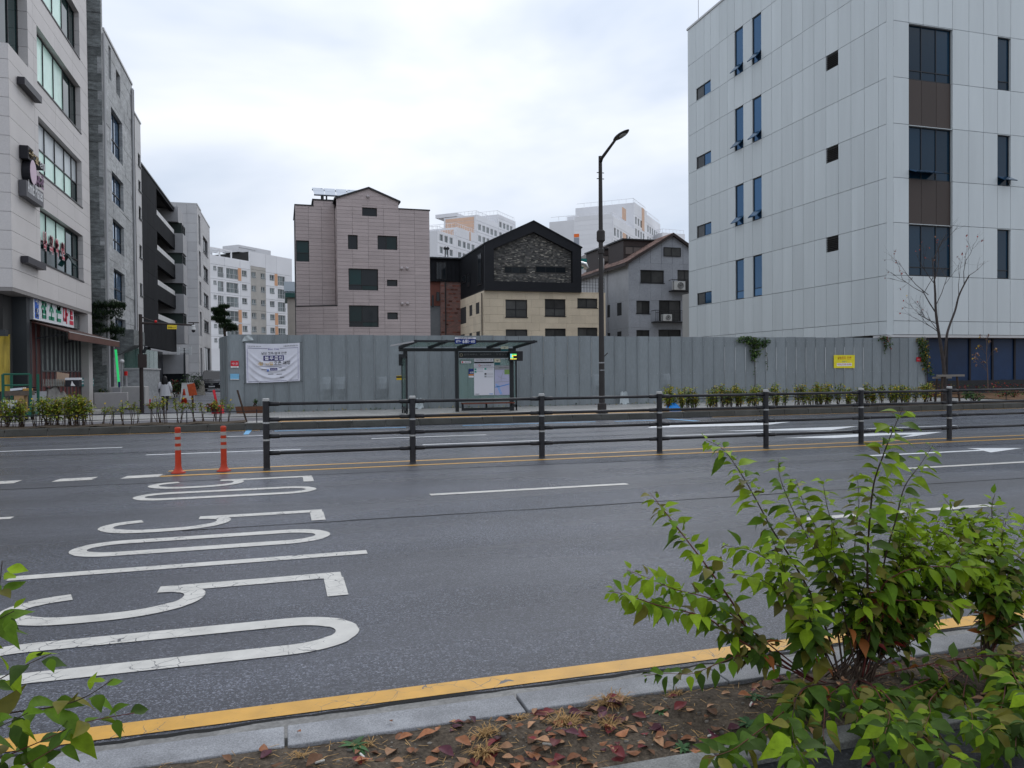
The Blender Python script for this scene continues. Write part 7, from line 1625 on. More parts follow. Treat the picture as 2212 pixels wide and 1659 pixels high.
# dark folds and exposed wire baskets on the heap
for k, (pxa, pya, pxb, pyb, mm, lab) in enumerate(((850, 455, 1240, 590, M('basket_grey', (.26, .26, .24), .5), 'grey wire baskets stacked on the tarpaulin heap'), (1270, 430, 1545, 470, M('tray_white', (.6, .6, .62), .5), 'white tray lying on the dark crate'), (1275, 475, 1540, 600, mInk, 'black crate with a white mark on the heap'), (640, 690, 940, 780, M('case_silver', (.4, .41, .43), .4), 'silver slatted case at the foot of the heap'))):
    a = P2d(*jz(pxa, pya), Yh-.2); c = P2d(*jz(pxb, pyb), Yh-.2); t = thing('crate', lab, 'crate', ((a.x+c.x)/2, Yh-.2, c.z))
    q = MB()
    if k == 0:
        for j in range(5):
            z = c.z+(a.z-c.z)*j/5; q.box(a.x+.02*j, c.x-.03*j, Yh-.25, Yh+.15, z, z+(a.z-c.z)*.09)
        for i in range(9): xx = a.x+(c.x-a.x)*i/8; q.box(xx-.012, xx+.012, Yh-.26, Yh-.24, c.z, a.z)
        q.build('basket', mm, t, kind='stuff')
    elif k == 3:
        q.box(a.x, c.x, Yh-.55, Yh-.4, ZF, a.z); q.build('shell', mm, t)
        for j in range(3): MB().box(a.x+.05, a.x+(c.x-a.x)*.4, Yh-.556, Yh-.55, c.z+.12+j*.09, c.z+.16+j*.09).build('slot', mInk, t)
    else:
        q.box(a.x, c.x, Yh-.3, Yh+.15, c.z, a.z); q.build('shell', mm, t)
        if k == 2: MB().prism([(a.x+.4*(c.x-a.x), Yh-.305, c.z+.03), (a.x+.75*(c.x-a.x), Yh-.305, c.z+.03), (a.x+.6*(c.x-a.x), Yh-.305, c.z+.12), (a.x+.5*(c.x-a.x), Yh-.305, a.z-.02)], (0, 0, 0), (0, -.004, 0)).build('mark', mPW, t)
a = P2d(*jz(1080, 325), Yh+.1); c = P2d(*jz(1310, 450), Yh+.1); t = thing('plywood_sheet', 'pale plywood sheet leaning behind the heap', 'board', ((a.x+c.x)/2, Yh+.1, c.z)); q = MB(); q.hexa([(a.x, Yh+.16, c.z-.3), (c.x, Yh+.16, c.z-.3), (c.x, Yh+.19, c.z-.3), (a.x, Yh+.19, c.z-.3), (a.x-.02, Yh+.3, a.z+.02), (c.x, Yh+.3, a.z-.06), (c.x, Yh+.33, a.z-.06), (a.x-.02, Yh+.33, a.z+.02)]); q.build('sheet', M('plywood', (.42, .3, .22), .7, var=.1), t)
# teal signs on the shop wall
tz_ = [Fl.uv(*jz(x, 520)) for x in (1590, 1690, 1785)]
for k, (uu, vv) in enumerate(tz_):
    t = thing('wall_plate', ('first', 'second', 'third')[k]+' of three small teal plates on the shop wall counted from the heap', 'sign', tuple(Fl.pt(uu, vv, .02)), group='teal plates on the shop wall'); q = MB(); Fl.box(q, uu-.32, uu+.32, vv-.18, vv+.2, -.05, .03); q.build('plate', M('plate_teal', (.02, .2, .2), .5), t)
    for j in range(2): q = MB(); Fl.box(q, uu-.2, uu+.22, vv-.08+.14*j, vv-.01+.14*j, .03, .034); q.build('print', mPW, t)

# ================================================================ VEGETATION
def leaf_into(mb, base, d, up, L_, wr=.5, fold=.35, droop=.25, n=5, tw=0.0):
    """pointed oval leaf with a fold along the midrib and a drooping tip"""
    d = Vector(d).normalized(); up = Vector(up); sd = d.cross(up)
    sd = sd.normalized() if sd.length > 1e-4 else Vector((1, 0, 0)); nn = sd.cross(d).normalized(); base = Vector(base)
    prof = [.0, .62, .98, 1.0, .72, .34, .0] if n > 4 else [.0, .85, .8, .0]
    m = len(prof)-1; i0 = len(mb.v)
    for k, w_ in enumerate(prof):
        t = k/m; c = base+d*(L_*t)-nn*(L_*droop*t*t); hw = L_*wr*.5*w_; sk = sd*cos(tw*t)+nn*sin(tw*t); nk = nn*cos(tw*t)-sd*sin(tw*t)
        mb.v += [tuple(c-sk*hw+nk*(hw*fold)), tuple(c), tuple(c+sk*hw+nk*(hw*fold))]
    for k in range(m):
        a = i0+3*k; mb.f += [(a, a+1, a+4, a+3), (a+1, a+2, a+5, a+4)]; mb.m += [mb.mi]*2
    return mb
mLeaf = [M('leaf_green', (.1, .185, .012), .5, spec=.12, orand=.35, island=.0, transl=.3, var=.3, vscale=28), M('leaf_lime', (.225, .335, .016), .5, spec=.12, orand=.3, transl=.35, var=.26, vscale=28), M('leaf_deep', (.05, .095, .012), .5, spec=.12, orand=.35, transl=.2, var=.3, vscale=28), M('leaf_olive', (.16, .15, .018), .5, orand=.3, transl=.25, var=.15, vscale=40), M('leaf_rust', (.3, .1, .025), .55, orand=.35, transl=.25, var=.2, vscale=40), M('leaf_red', (.22, .03, .025), .5, orand=.4, transl=.2)]
mLeafI = [M('foliage_green', (.1, .185, .012), .5, spec=.12, island=.4, transl=.3), M('foliage_lime', (.215, .325, .016), .5, spec=.12, island=.3, transl=.35), M('foliage_deep', (.05, .095, .012), .5, spec=.12, island=.4, transl=.2), M('foliage_olive', (.15, .14, .03), .5, island=.35, transl=.25), M('foliage_rust', (.3, .1, .025), .55, island=.35, transl=.25), M('foliage_red', (.22, .03, .025), .5, island=.4, transl=.2)]
mStem = M('stem_brown', (.055, .035, .024), .7, var=.3, vscale=30); mStemR = M('stem_red', (.13, .035, .03), .5)
zs = lambda x, y: (1261.8+.4709*x, 877.8+.4709*y)
def smooth_path(P, n=10): return [Vector(p) for p in catmull([tuple(q) for q in P], n)]
def shrub(name, label, base, branches, seed, group=None, Lr=(.046, .1), spacing=.0172, bare=.25, nobj=300):
    rr = random.Random(seed); t = thing(name, label, 'shrub', base, group=group); leaves = []
    for (pts, r0, mm, dens, lsz) in branches:
        path = smooth_path(pts, 8); mb = MB(); n = len(path); mb.tube(path, [max(.0011, .78*r0*(1-.85*k/(n-1))) for k in range(n)], 6); mb.build('stem', mm, t, smooth=True)
        tot = sum((b_-a).length for a, b_ in zip(path, path[1:])); s = tot*bare; acc = 0; side = rr.random()*6
        seg = [(a, b_, (b_-a).length) for a, b_ in zip(path, path[1:])]
        nxt = s
        for (a, b_, l) in seg:
            while nxt <= acc+l and l > 0:
                f = nxt/tot; p = a.lerp(b_, (nxt-acc)/l); tg = (b_-a).normalized(); side += 2.4+rr.uniform(-.4, .4)
                ax = tg.cross(Vector((0, 0, 1))); ax = ax.normalized() if ax.length > .05 else Vector((1, 0, 0)); ay = tg.cross(ax)
                rad = ax*cos(side)+ay*sin(side); rad.z *= .6
                d = tg*rr.uniform(.25, .7)+rad*rr.uniform(.7, 1.0)+Vector((0, 0, -rr.uniform(.15, .95)*(1.2-f*.8)))
                up = Vector((rr.uniform(-.45, .45), rr.uniform(-.75, .1), 1)); Ls = lsz*rr.uniform(*Lr)/.08*.08/.08 if False else lsz*rr.uniform(Lr[0], Lr[1])
                if f > .9: Ls *= .5+.5*(1-f)/.1
                w = rr.random(); hi = p.z
                if f > .66: ci = 1 if w < .72 else 0 if w < .93 else 3
                elif f > .36: ci = (0, 1, 2, 3)[0 if w < .42 else 1 if w < .7 else 2 if w < .84 else 3]
                else: ci = 2 if w < .38 else 0 if w < .66 else 3 if w < .86 else 4 if w < .96 else 5
                if p.z < .5 and ci in (0, 1) and rr.random() < .72: ci = 2 if rr.random() < .7 else (3 if rr.random() < .4 else 0)      # low leaves mostly take the deeper colours
                if seed == 12 and ci in (0, 1) and rr.random() < .6: ci = 0 if ci == 1 else 2
                st_ = p+d.normalized()*.012
                leaves.append((st_, d, up, Ls, ci, rr.uniform(.46, .64), rr.uniform(.1, .6), rr.uniform(.05, .7), rr.gauss(0, .55)))
                nxt += spacing/dens*rr.uniform(.6, 1.4)
            acc += l
    C0 = Vector((0, 0, CAM_H)); leaves.sort(key=lambda q: -(q[3]/(q[0]-C0).length))
    rest = MB()
    for k, (p, d, up, Ls, ci, wr_, fo, dr_, tw_) in enumerate(leaves):
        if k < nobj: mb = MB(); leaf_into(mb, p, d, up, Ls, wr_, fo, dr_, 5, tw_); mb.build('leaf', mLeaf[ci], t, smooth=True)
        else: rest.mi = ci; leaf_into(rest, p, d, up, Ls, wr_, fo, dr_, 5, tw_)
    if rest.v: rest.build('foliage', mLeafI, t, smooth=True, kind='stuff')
    return t
rb = random.Random(5)
def br(zpts, ytip, ybase, base=None, r0=.007, mm=None, dens=1.0, ls=1.0, conv=zs):
    """branch from base upward; zpts listed tip first"""
    n = len(zpts); P = []
    for k, q in enumerate(reversed(zpts)):
        y = ybase+(ytip-ybase)*k/max(1, n-1); P.append(tuple(cut(*conv(*q), 1, y)))
    if base is not None: P = [base]+P
    return (P, r0, mm or mStem, dens, ls)
BX, BY = 2.5, 3.0
bz0 = soilz(BX, BY)-.02
def bb(dx=0, dy=0): return (BX+dx, BY+dy, bz0)
main = [br([(300, 395), (345, 450), (430, 560), (560, 730), (680, 900), (790, 1070)], 3.25, 3.05, bb(-.12), .008, mStemR, 1.5, 1.0),
        br([(120, 850), (200, 865), (330, 910), (560, 970), (690, 1060)], 2.85, 3.0, bb(-.12), .006, mStemR, 1.6, 1.0), br([(195, 750), (300, 790), (420, 840), (600, 890), (720, 990)], 3.0, 3.03, bb(-.11), .005, mStemR, 1.6, .95),
        br([(560, 155), (640, 200), (720, 310), (790, 430), (860, 560), (950, 700), (1060, 900), (1130, 1080)], 3.3, 3.08, bb(.0), .008, mStem, 1.4, 1.1),
        br([(1462, 8), (1430, 80), (1400, 150), (1370, 230), (1330, 350), (1310, 520), (1300, 700), (1300, 900), (1290, 1130)], 2.75, 3.0, bb(.1), .009, mStem, 1.3, 1.25),
        br([(1600, 180), (1540, 270), (1470, 370), (1430, 520), (1380, 700), (1330, 1000)], 2.95, 3.02, bb(.1), .007, mStem, 1.1, 1.15),
        br([(890, 240), (900, 330), (960, 480), (1050, 650), (1130, 850), (1170, 1080)], 3.3, 3.1, bb(.02), .007, mStem, 1.2, 1.0), br([(970, 330), (1010, 450), (1090, 620), (1150, 850), (1190, 1080)], 3.2, 3.08, bb(.03), .007, mStem, 1.3, 1.0), br([(1095, 340), (1120, 480), (1180, 640), (1250, 820), (1280, 1050)], 3.1, 3.05, bb(.08), .007, mStem, 1.3, 1.0),
        br([(1250, 300), (1260, 450), (1240, 700), (1280, 950)], 3.15, 3.05, bb(.08), .006, mStem, 1.3, 1.0), br([(650, 640), (760, 660), (860, 720), (950, 850), (1070, 1050)], 3.1, 3.05, bb(-.03), .006, mStem, 1.4, 1.0), br([(700, 770), (800, 790), (900, 860), (1000, 1000), (1100, 1150)], 2.9, 3.0, bb(-.02), .006, mStem, 1.4, 1.0),
        br([(860, 600), (900, 700), (960, 850), (1050, 1000), (1120, 1150)], 2.85, 3.0, bb(0), .006, mStem, 1.4, 1.05), br([(1500, 420), (1480, 560), (1440, 700), (1380, 900)], 3.1, 3.05, bb(.14), .006, mStem, 1.4, 1.0), br([(1850, 740), (1700, 735), (1560, 738), (1440, 770), (1350, 870)], 2.75, 2.95, bb(.12), .006, mStemR, 1.2, 1.0),
        br([(1760, 900), (1600, 890), (1480, 890), (1380, 930)], 2.8, 2.95, bb(.14), .005, mStemR, 1.3, 1.0), br([(1640, 560), (1600, 640), (1540, 760), (1450, 950), (1380, 1100)], 3.1, 3.05, bb(.16), .006, mStem, 1.4, 1.0), br([(1680, 480), (1620, 600), (1560, 720), (1480, 900)], 3.3, 3.1, bb(.17), .006, mStem, 1.3, 1.0),
        br([(280, 1235), (380, 1225), (500, 1225), (640, 1170), (760, 1150)], 2.95, 3.0, bb(-.06), .004, mStemR, .9, .85), br([(570, 1610), (680, 1575), (800, 1490), (940, 1380), (1020, 1290)], 2.2, 2.75, bb(0), .005, mStemR, .75, 1.1),
        br([(1530, 1580), (1450, 1490), (1390, 1400), (1330, 1290)], 2.05, 2.65, bb(.1), .004, mStemR, .7, 1.1), br([(1760, 1640), (1640, 1580), (1480, 1440), (1370, 1310)], 2.0, 2.6, bb(.12), .005, mStemR, .7, 1.15), br([(2010, 1140), (1900, 1140), (1780, 1150), (1600, 1180), (1450, 1210)], 2.6, 2.9, bb(.14), .005, mStemR, 1.2, 1.0),
        br([(1010, 1640), (960, 1520), (960, 1400), (1010, 1290)], 2.1, 2.7, bb(.0), .004, mStem, .7, 1.2), br([(1050, 880), (1030, 1000), (1040, 1120)], 2.75, 2.95, bb(.02), .005, mStem, 1.5, 1.15), br([(1620, 1000), (1560, 1040), (1460, 1110)], 2.8, 2.95, bb(.12), .005, mStem, 1.4, 1.0)]
for k in range(24):
    tx, ty = rb.uniform(750, 1850) if k < 9 else rb.uniform(1400, 1950), rb.uniform(430, 900); mid = (tx+(1270-tx)*.5+rb.uniform(-60, 60), ty+(1240-ty)*.45); main.append(br([(tx, ty), (tx+(mid[0]-tx)*.5+rb.uniform(-25, 25), ty+(mid[1]-ty)*.5), mid], rb.uniform(2.85, 3.35), 3.03, bb(rb.uniform(-.08, .16), rb.uniform(-.05, .08)), .005, mStem, 1.2, .95))
for (a_, b_) in (((1100, 1560), (1120, 1330)), ((1330, 1620), (1270, 1400)), ((1250, 1450), (1230, 1300)), ((900, 1590), (980, 1400))):
    main.append(br([a_, ((a_[0]+b_[0])/2+rb.uniform(-30, 30), (a_[1]+b_[1])/2), b_], rb.uniform(2.1, 2.4), 2.7, bb(rb.uniform(-.05, .1)), .004, mStemR, .6, .9))
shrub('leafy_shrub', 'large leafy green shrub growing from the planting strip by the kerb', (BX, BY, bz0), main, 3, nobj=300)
B2X, B2Y = 3.4, 3.02; z02 = soilz(B2X, B2Y)-.02; b2 = lambda dx=0: (B2X+dx, B2Y, z02)
right = [br([(1885, 400), (1870, 470), (1880, 600), (1885, 750), (1890, 900)], 3.25, 3.08, b2(-.02), .009, mStem, 1.3, .95), br([(1650, 420), (1740, 540), (1830, 700), (1880, 880)], 3.3, 3.1, b2(-.03), .007, mStem, 1.4, .95), br([(1730, 480), (1790, 580), (1850, 760), (1885, 930)], 3.2, 3.1, b2(), .007, mStem, 1.4, .95),
         br([(2040, 660), (1960, 730), (1925, 850), (1900, 960)], 3.0, 3.05, b2(.02), .006, mStem, 1.2, 1.1), br([(2060, 840), (1980, 850), (1930, 900), (1900, 980)], 2.9, 3.0, b2(.02), .006, mStem, 1.2, 1.1), br([(1950, 470), (1920, 600), (1905, 780), (1900, 950)], 3.35, 3.1, b2(.02), .007, mStem, 1.3, .95),
         br([(1720, 760), (1780, 800), (1850, 900), (1885, 1000)], 3.0, 3.05, b2(-.03), .006, mStem, 1.4, 1.0), br([(2100, 1000), (2020, 990), (1950, 1010), (1910, 1040)], 2.9, 3.0, b2(.02), .005, mStemR, 1.2, 1.0), br([(2050, 1330), (1980, 1250), (1930, 1150)], 2.2, 2.75, b2(.02), .005, mStemR, 1.2, 1.1), br([(1830, 1500), (1900, 1420), (1930, 1300), (1920, 1180)], 2.1, 2.7, b2(.02), .005, mStemR, 1.2, 1.15), br([(2040, 1450), (1990, 1430), (1940, 1320)], 2.05, 2.65, b2(.02), .005, mStemR, 1.2, 1.15), br([(1620, 1330), (1720, 1290), (1830, 1230)], 2.65, 2.9, b2(-.03), .005, mStemR, 1.3, 1.05)]
for (a_, b_) in (((1480, 1640), (1440, 1420)), ((1650, 1620), (1560, 1400)), ((1900, 1620), (1850, 1400)), ((1380, 1500), (1400, 1330)), ((1780, 1480), (1740, 1330)), ((1980, 1560), (1960, 1330)), ((1560, 1480), (1600, 1330)), ((2040, 1480), (2000, 1250))):
    right.append(br([a_, ((a_[0]+b_[0])/2+rb.uniform(-30, 30), (a_[1]+b_[1])/2), b_], rb.uniform(1.95, 2.2), 2.6, b2(-.1), .004, mStemR, .62, .95))
for k in range(12): right.append(br([(rb.uniform(1640, 2090), rb.uniform(500, 1000)), (rb.uniform(1830, 1960), rb.uniform(880, 960))], rb.uniform(2.9, 3.3), 3.05, b2(rb.uniform(-.04, .04)), .005, mStem, 1.2, .95))
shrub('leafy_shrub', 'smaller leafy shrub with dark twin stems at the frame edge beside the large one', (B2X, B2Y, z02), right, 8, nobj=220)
# shrub entering from the other side
L0 = (-1.3, 2.75, soilz(-1.3, 2.75)-.02); idc = lambda x, y: (x, y)
def lb(pts, y1, y0, **k): return br(list(reversed(pts)), y1, y0, L0, conv=idc, **k)
leftb = [lb([(-120, 1590), (0, 1545), (120, 1526), (185, 1505), (243, 1468)], 2.1, 2.3, r0=.005, dens=.75, ls=1.0), lb([(-140, 1680), (-20, 1645), (80, 1605), (180, 1562), (290, 1540)], 2.1, 2.3, r0=.004, mm=mStemR, dens=.85, ls=.9), lb([(-140, 1500), (-60, 1400), (-10, 1300), (5, 1212)], 2.1, 2.3, r0=.005, dens=1.0, ls=1.0), lb([(-150, 1560), (-40, 1490), (40, 1445), (110, 1412)], 2.1, 2.3, r0=.004, dens=.9, ls=.9),
         lb([(-150, 1720), (-20, 1690), (60, 1650), (130, 1610)], 2.05, 2.3, r0=.004, mm=mStemR, dens=.9, ls=1.0), lb([(-140, 1640), (-60, 1600), (0, 1570), (60, 1540)], 2.05, 2.3, r0=.004, dens=1.0, ls=1.0), lb([(-120, 1480), (-50, 1380), (-5, 1340), (30, 1320)], 2.1, 2.3, r0=.004, dens=1.0, ls=.95)]
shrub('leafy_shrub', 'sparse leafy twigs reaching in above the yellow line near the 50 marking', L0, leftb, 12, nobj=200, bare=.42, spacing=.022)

# fallen leaves, straw tufts, weeds, pebbles on the planting strip
rf = random.Random(21)
mFall = [M('fallen_orange', (.27, .11, .05), .55, orand=.4, var=.25, vscale=60), M('fallen_tan', (.36, .2, .11), .6, orand=.3, var=.2, vscale=60), M('fallen_red', (.15, .025, .027), .5, orand=.45, var=.2, vscale=60), M('fallen_purple', (.07, .02, .03), .5, orand=.5, var=.2, vscale=60), M('fallen_brown', (.13, .065, .035), .7, orand=.4, var=.2, vscale=60)]
variants = []
for k in range(10):
    mb = MB(); L_ = 1.0; cu1, cu2 = rf.uniform(-.5, .5), rf.uniform(.1, .6); n = 6; prof = [.03, .6, .95, 1.0, .78, .4, .02]
    for i, w_ in enumerate(prof):
        t = i/n; c = Vector((t-.5, 0, .12*sin(pi*t)*cu1+.05)); hw = .29*w_
        for s in (-1, -.5, 0, .5, 1): mb.v.append((c.x, c.y+hw*s+rf.uniform(-.015, .015), c.z+abs(s)**1.6*hw*cu2+.02*sin(t*9+s*3)))
    for i in range(n):
        for j in range(4): a = i*5+j; mb.f.append((a, a+1, a+6, a+5)); mb.m.append(0)
    me = bpy.data.meshes.new('leaf'); me.from_pydata(mb.v, [], mb.f); me.polygons.foreach_set('use_smooth', [True]*len(me.polygons)); variants.append(me)
byMat = {}
def fallen(x, y, z, s, ci, flat=.25):
    key = (rf.randrange(10), ci)
    if key not in byMat: me = variants[key[0]].copy(); me.materials.append(mFall[ci]); byMat[key] = me
    o = bpy.data.objects.new('leaf', byMat[key]); COL.objects.link(o); o.parent = strip; o.location = (x, y, z); o.scale = (s, s, s); o.rotation_euler = (rf.uniform(-flat, flat)+(pi if rf.random() < .3 else 0), rf.uniform(-flat, flat), rf.uniform(0, 6.3))
for k in range(300):
    w = rf.random()
    if w < .55: x = rf.gauss(1.05, .42)
    elif w < .8: x = rf.uniform(1.9, 3.6)
    else: x = rf.uniform(-.6, 3.6)
    y = 2.69+.45*rf.random()**1.25; s = rf.uniform(.034, .078)*(1.1 if w < .55 else .85)
    if x < -.7: continue
    z = soilz(x, y)+.006+(.012 if rf.random() < .3 else 0); fallen(x, y, z, s, rf.choices(range(5), (.3, .24, .18, .12, .16))[0])
for (x, y) in ((2.0, 2.58), (2.35, 2.6), (1.75, 2.55), (2.5, 2.45), (2.9, 2.62), (1.5, 2.6), (2.15, 2.42)): fallen(x, y, .168 if y > 2.5 else .112, rf.uniform(.05, .08), rf.choices(range(5), (.5, .3, .1, .05, .05))[0])
for (x, y) in ((.42, 3.2), (.05, 3.22)): fallen(x, y, .165, .03, 0)
fallen(2.05, 3.62, .012, .035, 2)
mStraw = M('straw', (.36, .22, .09), .8, island=.35)
def tuft(x, y, s, n, lab):
    z = soilz(x, y); mb = MB()
    for k in range(n):
        an = rf.uniform(0, 6.3); el = rf.uniform(.1, .75); l = s*rf.uniform(.5, 1.1); b0 = Vector((x+rf.gauss(0, s*.18), y+rf.gauss(0, s*.12), z)); d = Vector((cos(an)*cos(el), sin(an)*cos(el)*.7, sin(el))); sd = Vector((-sin(an), cos(an), 0))*.0016
        m_ = b0+d*l*.55; e = b0+d*l*.95+Vector((0, 0, -l*.28)); i = len(mb.v); mb.v += [tuple(b0-sd), tuple(b0+sd), tuple(m_-sd), tuple(m_+sd), tuple(e)]; mb.f += [(i, i+1, i+3, i+2), (i+2, i+3, i+4)]; mb.m += [0, 0]
    t = thing('grass_tuft', lab, 'grass', (x, y, z), group='straw tufts on the planting strip'); mb.build('blades', mStraw, t, kind='stuff')
lt = 'dry straw coloured grass tuft on the planting soil behind the kerb'
for (x, y, s, n) in ((1.38, 3.12, .13, 160), (1.12, 3.0, .14, 170), (.78, 2.98, .1, 90), (.72, 2.85, .1, 90), (1.7, 3.13, .08, 70), (1.28, 2.92, .09, 80), (.3, 3.08, .07, 60), (.95, 3.1, .06, 50), (.05, 3.0, .06, 40)): tuft(x, y, s, n, lt)
mWeed = M('weed_green', (.06, .13, .05), .6, island=.35, transl=.2)
for k, (x, y, s, n) in enumerate(((.26, 3.07, .07, 16), (1.55, 2.98, .045, 10), (1.85, 2.78, .06, 26), (1.5, 2.7, .05, 18), (2.0, 2.95, .05, 14))):
    z = soilz(x, y); mb = MB()
    for i in range(n): an = i*2.4+rf.uniform(-.3, .3); leaf_into(mb, (x, y, z+.004), (cos(an), sin(an), rf.uniform(.15, .7)), (0, 0, 1), s*rf.uniform(.6, 1.1), .36, .3, .4, 3)
    t = thing('weed', ('green weed rosette against the kerb behind the yellow line', 'tiny pale weed in the middle of the soil', 'dark low weed beside the path kerb', 'small weed among the red fallen leaves', 'small weed under the edge of the large shrub')[k], 'weed', (x, y, z)); mb.build('leaves', mWeed, t, kind='stuff')
mb = MB()
for k in range(900):
    x, y = rf.uniform(-.8, 3.8), rf.uniform(2.68, 3.15); s = rf.uniform(.002, .006) if k > 60 else rf.uniform(.008, .016); z = soilz(x, y); mb.ball((x, y, z), s, s*rf.uniform(.6, 1), s*.7, 5, 3)
mb.build('pebble', M('pebble', (.16, .145, .125), .8, island=.6), strip, kind='stuff')
mb = MB()
for k in range(900):
    x, y = rf.uniform(-.8, 3.8), rf.uniform(2.68, 3.16); an = rf.uniform(0, 6.3); l = rf.uniform(.015, .06); z = soilz(x, y)+.004; d = Vector((cos(an), sin(an), rf.uniform(-.05, .12)))*l; sd = Vector((-sin(an), cos(an), 0))*.0013
    p = Vector((x, y, z)); mb.face([p-sd, p+sd, p+d+sd, p+d-sd])
mb.build('straw_litter', mStraw, strip, kind='stuff')
for k, (x, y, an) in enumerate(((.12, 2.95, .3), (.28, 2.98, 1.9), (1.92, 2.86, .8), (.98, 2.83, 2.6), (1.66, 2.75, .2))):
    z = soilz(x, y)+.008; d = Vector((cos(an), sin(an), 0))*.018; MB().tube([Vector((x, y, z))-d, Vector((x, y, z))+d], .0042, 8).build('cigarette_end', M('paper_butt', (.62, .6, .55), .7), strip)

# ---------------------------------------------------------------- distant plants
def blob_leaves(mb, c, r, n, size, rr, cols, flat=.8):
    for k in range(n):
        while True:
            p = Vector((rr.uniform(-1, 1), rr.uniform(-1, 1), rr.uniform(-1, 1)))
            if p.length <= 1: break
        p = p*(.55+.45*p.length) if rr.random() < .6 else p
        q = Vector((c[0]+p.x*r[0], c[1]+p.y*r[1], c[2]+p.z*r[2])); d = Vector((rr.uniform(-1, 1), rr.uniform(-1, 1), rr.uniform(-.8, .5))); mb.mi = rr.choices(range(len(cols)), cols)[0]
        leaf_into(mb, q, d, (rr.uniform(-.5, .5), rr.uniform(-.8, .3), 1), size*rr.uniform(.6, 1.3), .6, .3, .3, 3)
mHed = [M('hedge_yellowgreen', (.25, .29, .035), .5, island=.35, transl=.3), M('hedge_green', (.1, .17, .03), .5, island=.4, transl=.25), M('hedge_yellow', (.5, .36, .035), .5, island=.3, transl=.3), M('hedge_brown', (.12, .07, .035), .6, island=.4)]
def hedge_plant(rr, h, nst, nl, cols, top=.5, w=.25):
    """returns stem and leaf meshes around the origin"""
    st = MB(); lf = MB()
    for k in range(nst):
        an = rr.uniform(0, 6.3); b0 = Vector((rr.gauss(0, .05), rr.gauss(0, .05), 0)); tp = Vector((cos(an)*w*rr.random(), sin(an)*w*.6*rr.random(), h*rr.uniform(.65, 1))); st.tube([b0, b0.lerp(tp, .5)+Vector((rr.gauss(0, .02), rr.gauss(0, .02), 0)), tp], [.012, .009, .005], 4)
        for j in range(nl):
            f = top+(1-top)*rr.random()**.7; p = b0.lerp(tp, f)+Vector((rr.gauss(0, .06), rr.gauss(0, .05), rr.gauss(0, .03))); lf.mi = rr.choices(range(4), cols)[0]
            leaf_into(lf, p, (rr.uniform(-1, 1), rr.uniform(-1, 1), rr.uniform(-.5, .5)), (rr.uniform(-.4, .4), rr.uniform(-.8, .2), 1), rr.uniform(.06, .11), .6, .3, .3, 3)
    return st, lf
def hedge_row(prefix, label, group, spots, protos):
    src = []
    for (st, lf) in protos:
        t = thing(prefix, label, 'shrub', (0, 0, -50), group=group); a = st.build('stems', mStem, t, kind='stuff'); b_ = lf.build('foliage', mHed, t, kind='stuff'); 
        for o in (a, b_):
            o.data.transform(Matrix.Translation((0, 0, -50)))
        src.append([t, False])
    for (x, y, z, s, k, rz) in spots:
        t, used = src[k]
        o = t if not used else copy_tree(t); src[k][1] = True
        o.location = (x, y, z); o.rotation_euler = (0, 0, rz); o.scale = (s, s, s)
    for t, used in src:
        if not used:
            for c in list(t.children): bpy.data.objects.remove(c)
            bpy.data.objects.remove(t)
rh = random.Random(31)
dense = [hedge_plant(rh, .95, 10, 44, (.62, .2, .15, .03), .3, .34) for _ in range(3)]; sparse = [hedge_plant(rh, .85, 4, 15, (.62, .22, .12, .04), .6, .18) for _ in range(4)]; mid_ = [hedge_plant(rh, .88, 8, 34, (.42, .33, .19, .06), .3, .3) for _ in range(4)]
spots = []
for px in (15, 45, 95, 118, 150, 165, 182): x = cut(px, 880, 1, 24.15).x; spots.append((x, 24.15+rh.uniform(-.15, .15), ZF, rh.uniform(.85, 1.0) if px < 185 else .9, rh.randrange(3), rh.uniform(0, 6)))
hedge_row('hedge_shrub', 'dense yellow green shrub in the verge in front of the shop heap', 'dense verge shrubs before the shop', spots, dense)
spots = []
for k in range(26):
    px = 8+k*19.5+rh.uniform(-6, 6); x = cut(px, 880, 1, 24.1).x; spots.append((x, 24.1+rh.uniform(-.2, .3), ZF, rh.uniform(.6, .95) if px < 330 or px > 360 else 1.0, rh.randrange(4), rh.uniform(0, 6)))
hedge_row('hedge_shrub', 'thin stemmed sparse shrub in the verge along the side street mouth', 'sparse verge shrubs at the side street', spots, sparse)
spots = []
for k in range(52):
    px = 1436+k*11.2+rh.uniform(-5, 5); x = cut(px, 870, 1, 24.2).x
    if rh.random() < .12: continue
    spots.append((x+rh.uniform(-.1, .1), 24.2+rh.uniform(-.25, .35), ZF, rh.uniform(.7, 1.08), rh.randrange(4), rh.uniform(0, 6)))
hedge_row('hedge_shrub', 'yellowing shrub in the hedge row before the hoarding', 'yellowing hedge along the far kerb', spots, mid_)
t = thing('wire_fence', 'low two strand wire along the verge by the side street', 'fence', (-4, 23.75, ZF)); 
for z in (.18, .34): MB().tube([(-14, 23.75, ZF+z), (-.5, 23.75, ZF+z)], .011, 5).build('wire', mInk, t)
for k in range(8): MB().tube([(-14+k*1.9, 23.75, ZF), (-14+k*1.9, 23.75, ZF+.4)], .015, 5).build('post', mInk, t)
t = thing('wire_fence', 'low dark wire along the hedge before the hoarding', 'fence', (20, 23.75, ZF)); MB().tube([(13.5, 23.9, ZF+.42), (34, 23.9, ZF+.42)], .013, 5).build('wire', mInk, t)
for k in range(12): MB().tube([(13.5+k*1.8, 23.9, ZF), (13.5+k*1.8, 23.9, ZF+.44)], .015, 5).build('post', mInk, t)
t = thing('tree_stake', 'dark leaning stake in the verge near the railing end', 'stake', (-1.15, 24.2, ZF)); MB().tube([(-1.0, 24.2, ZF), (-1.25, 24.25, ZF+.95)], .03, 6).build('shaft', mStem, t)
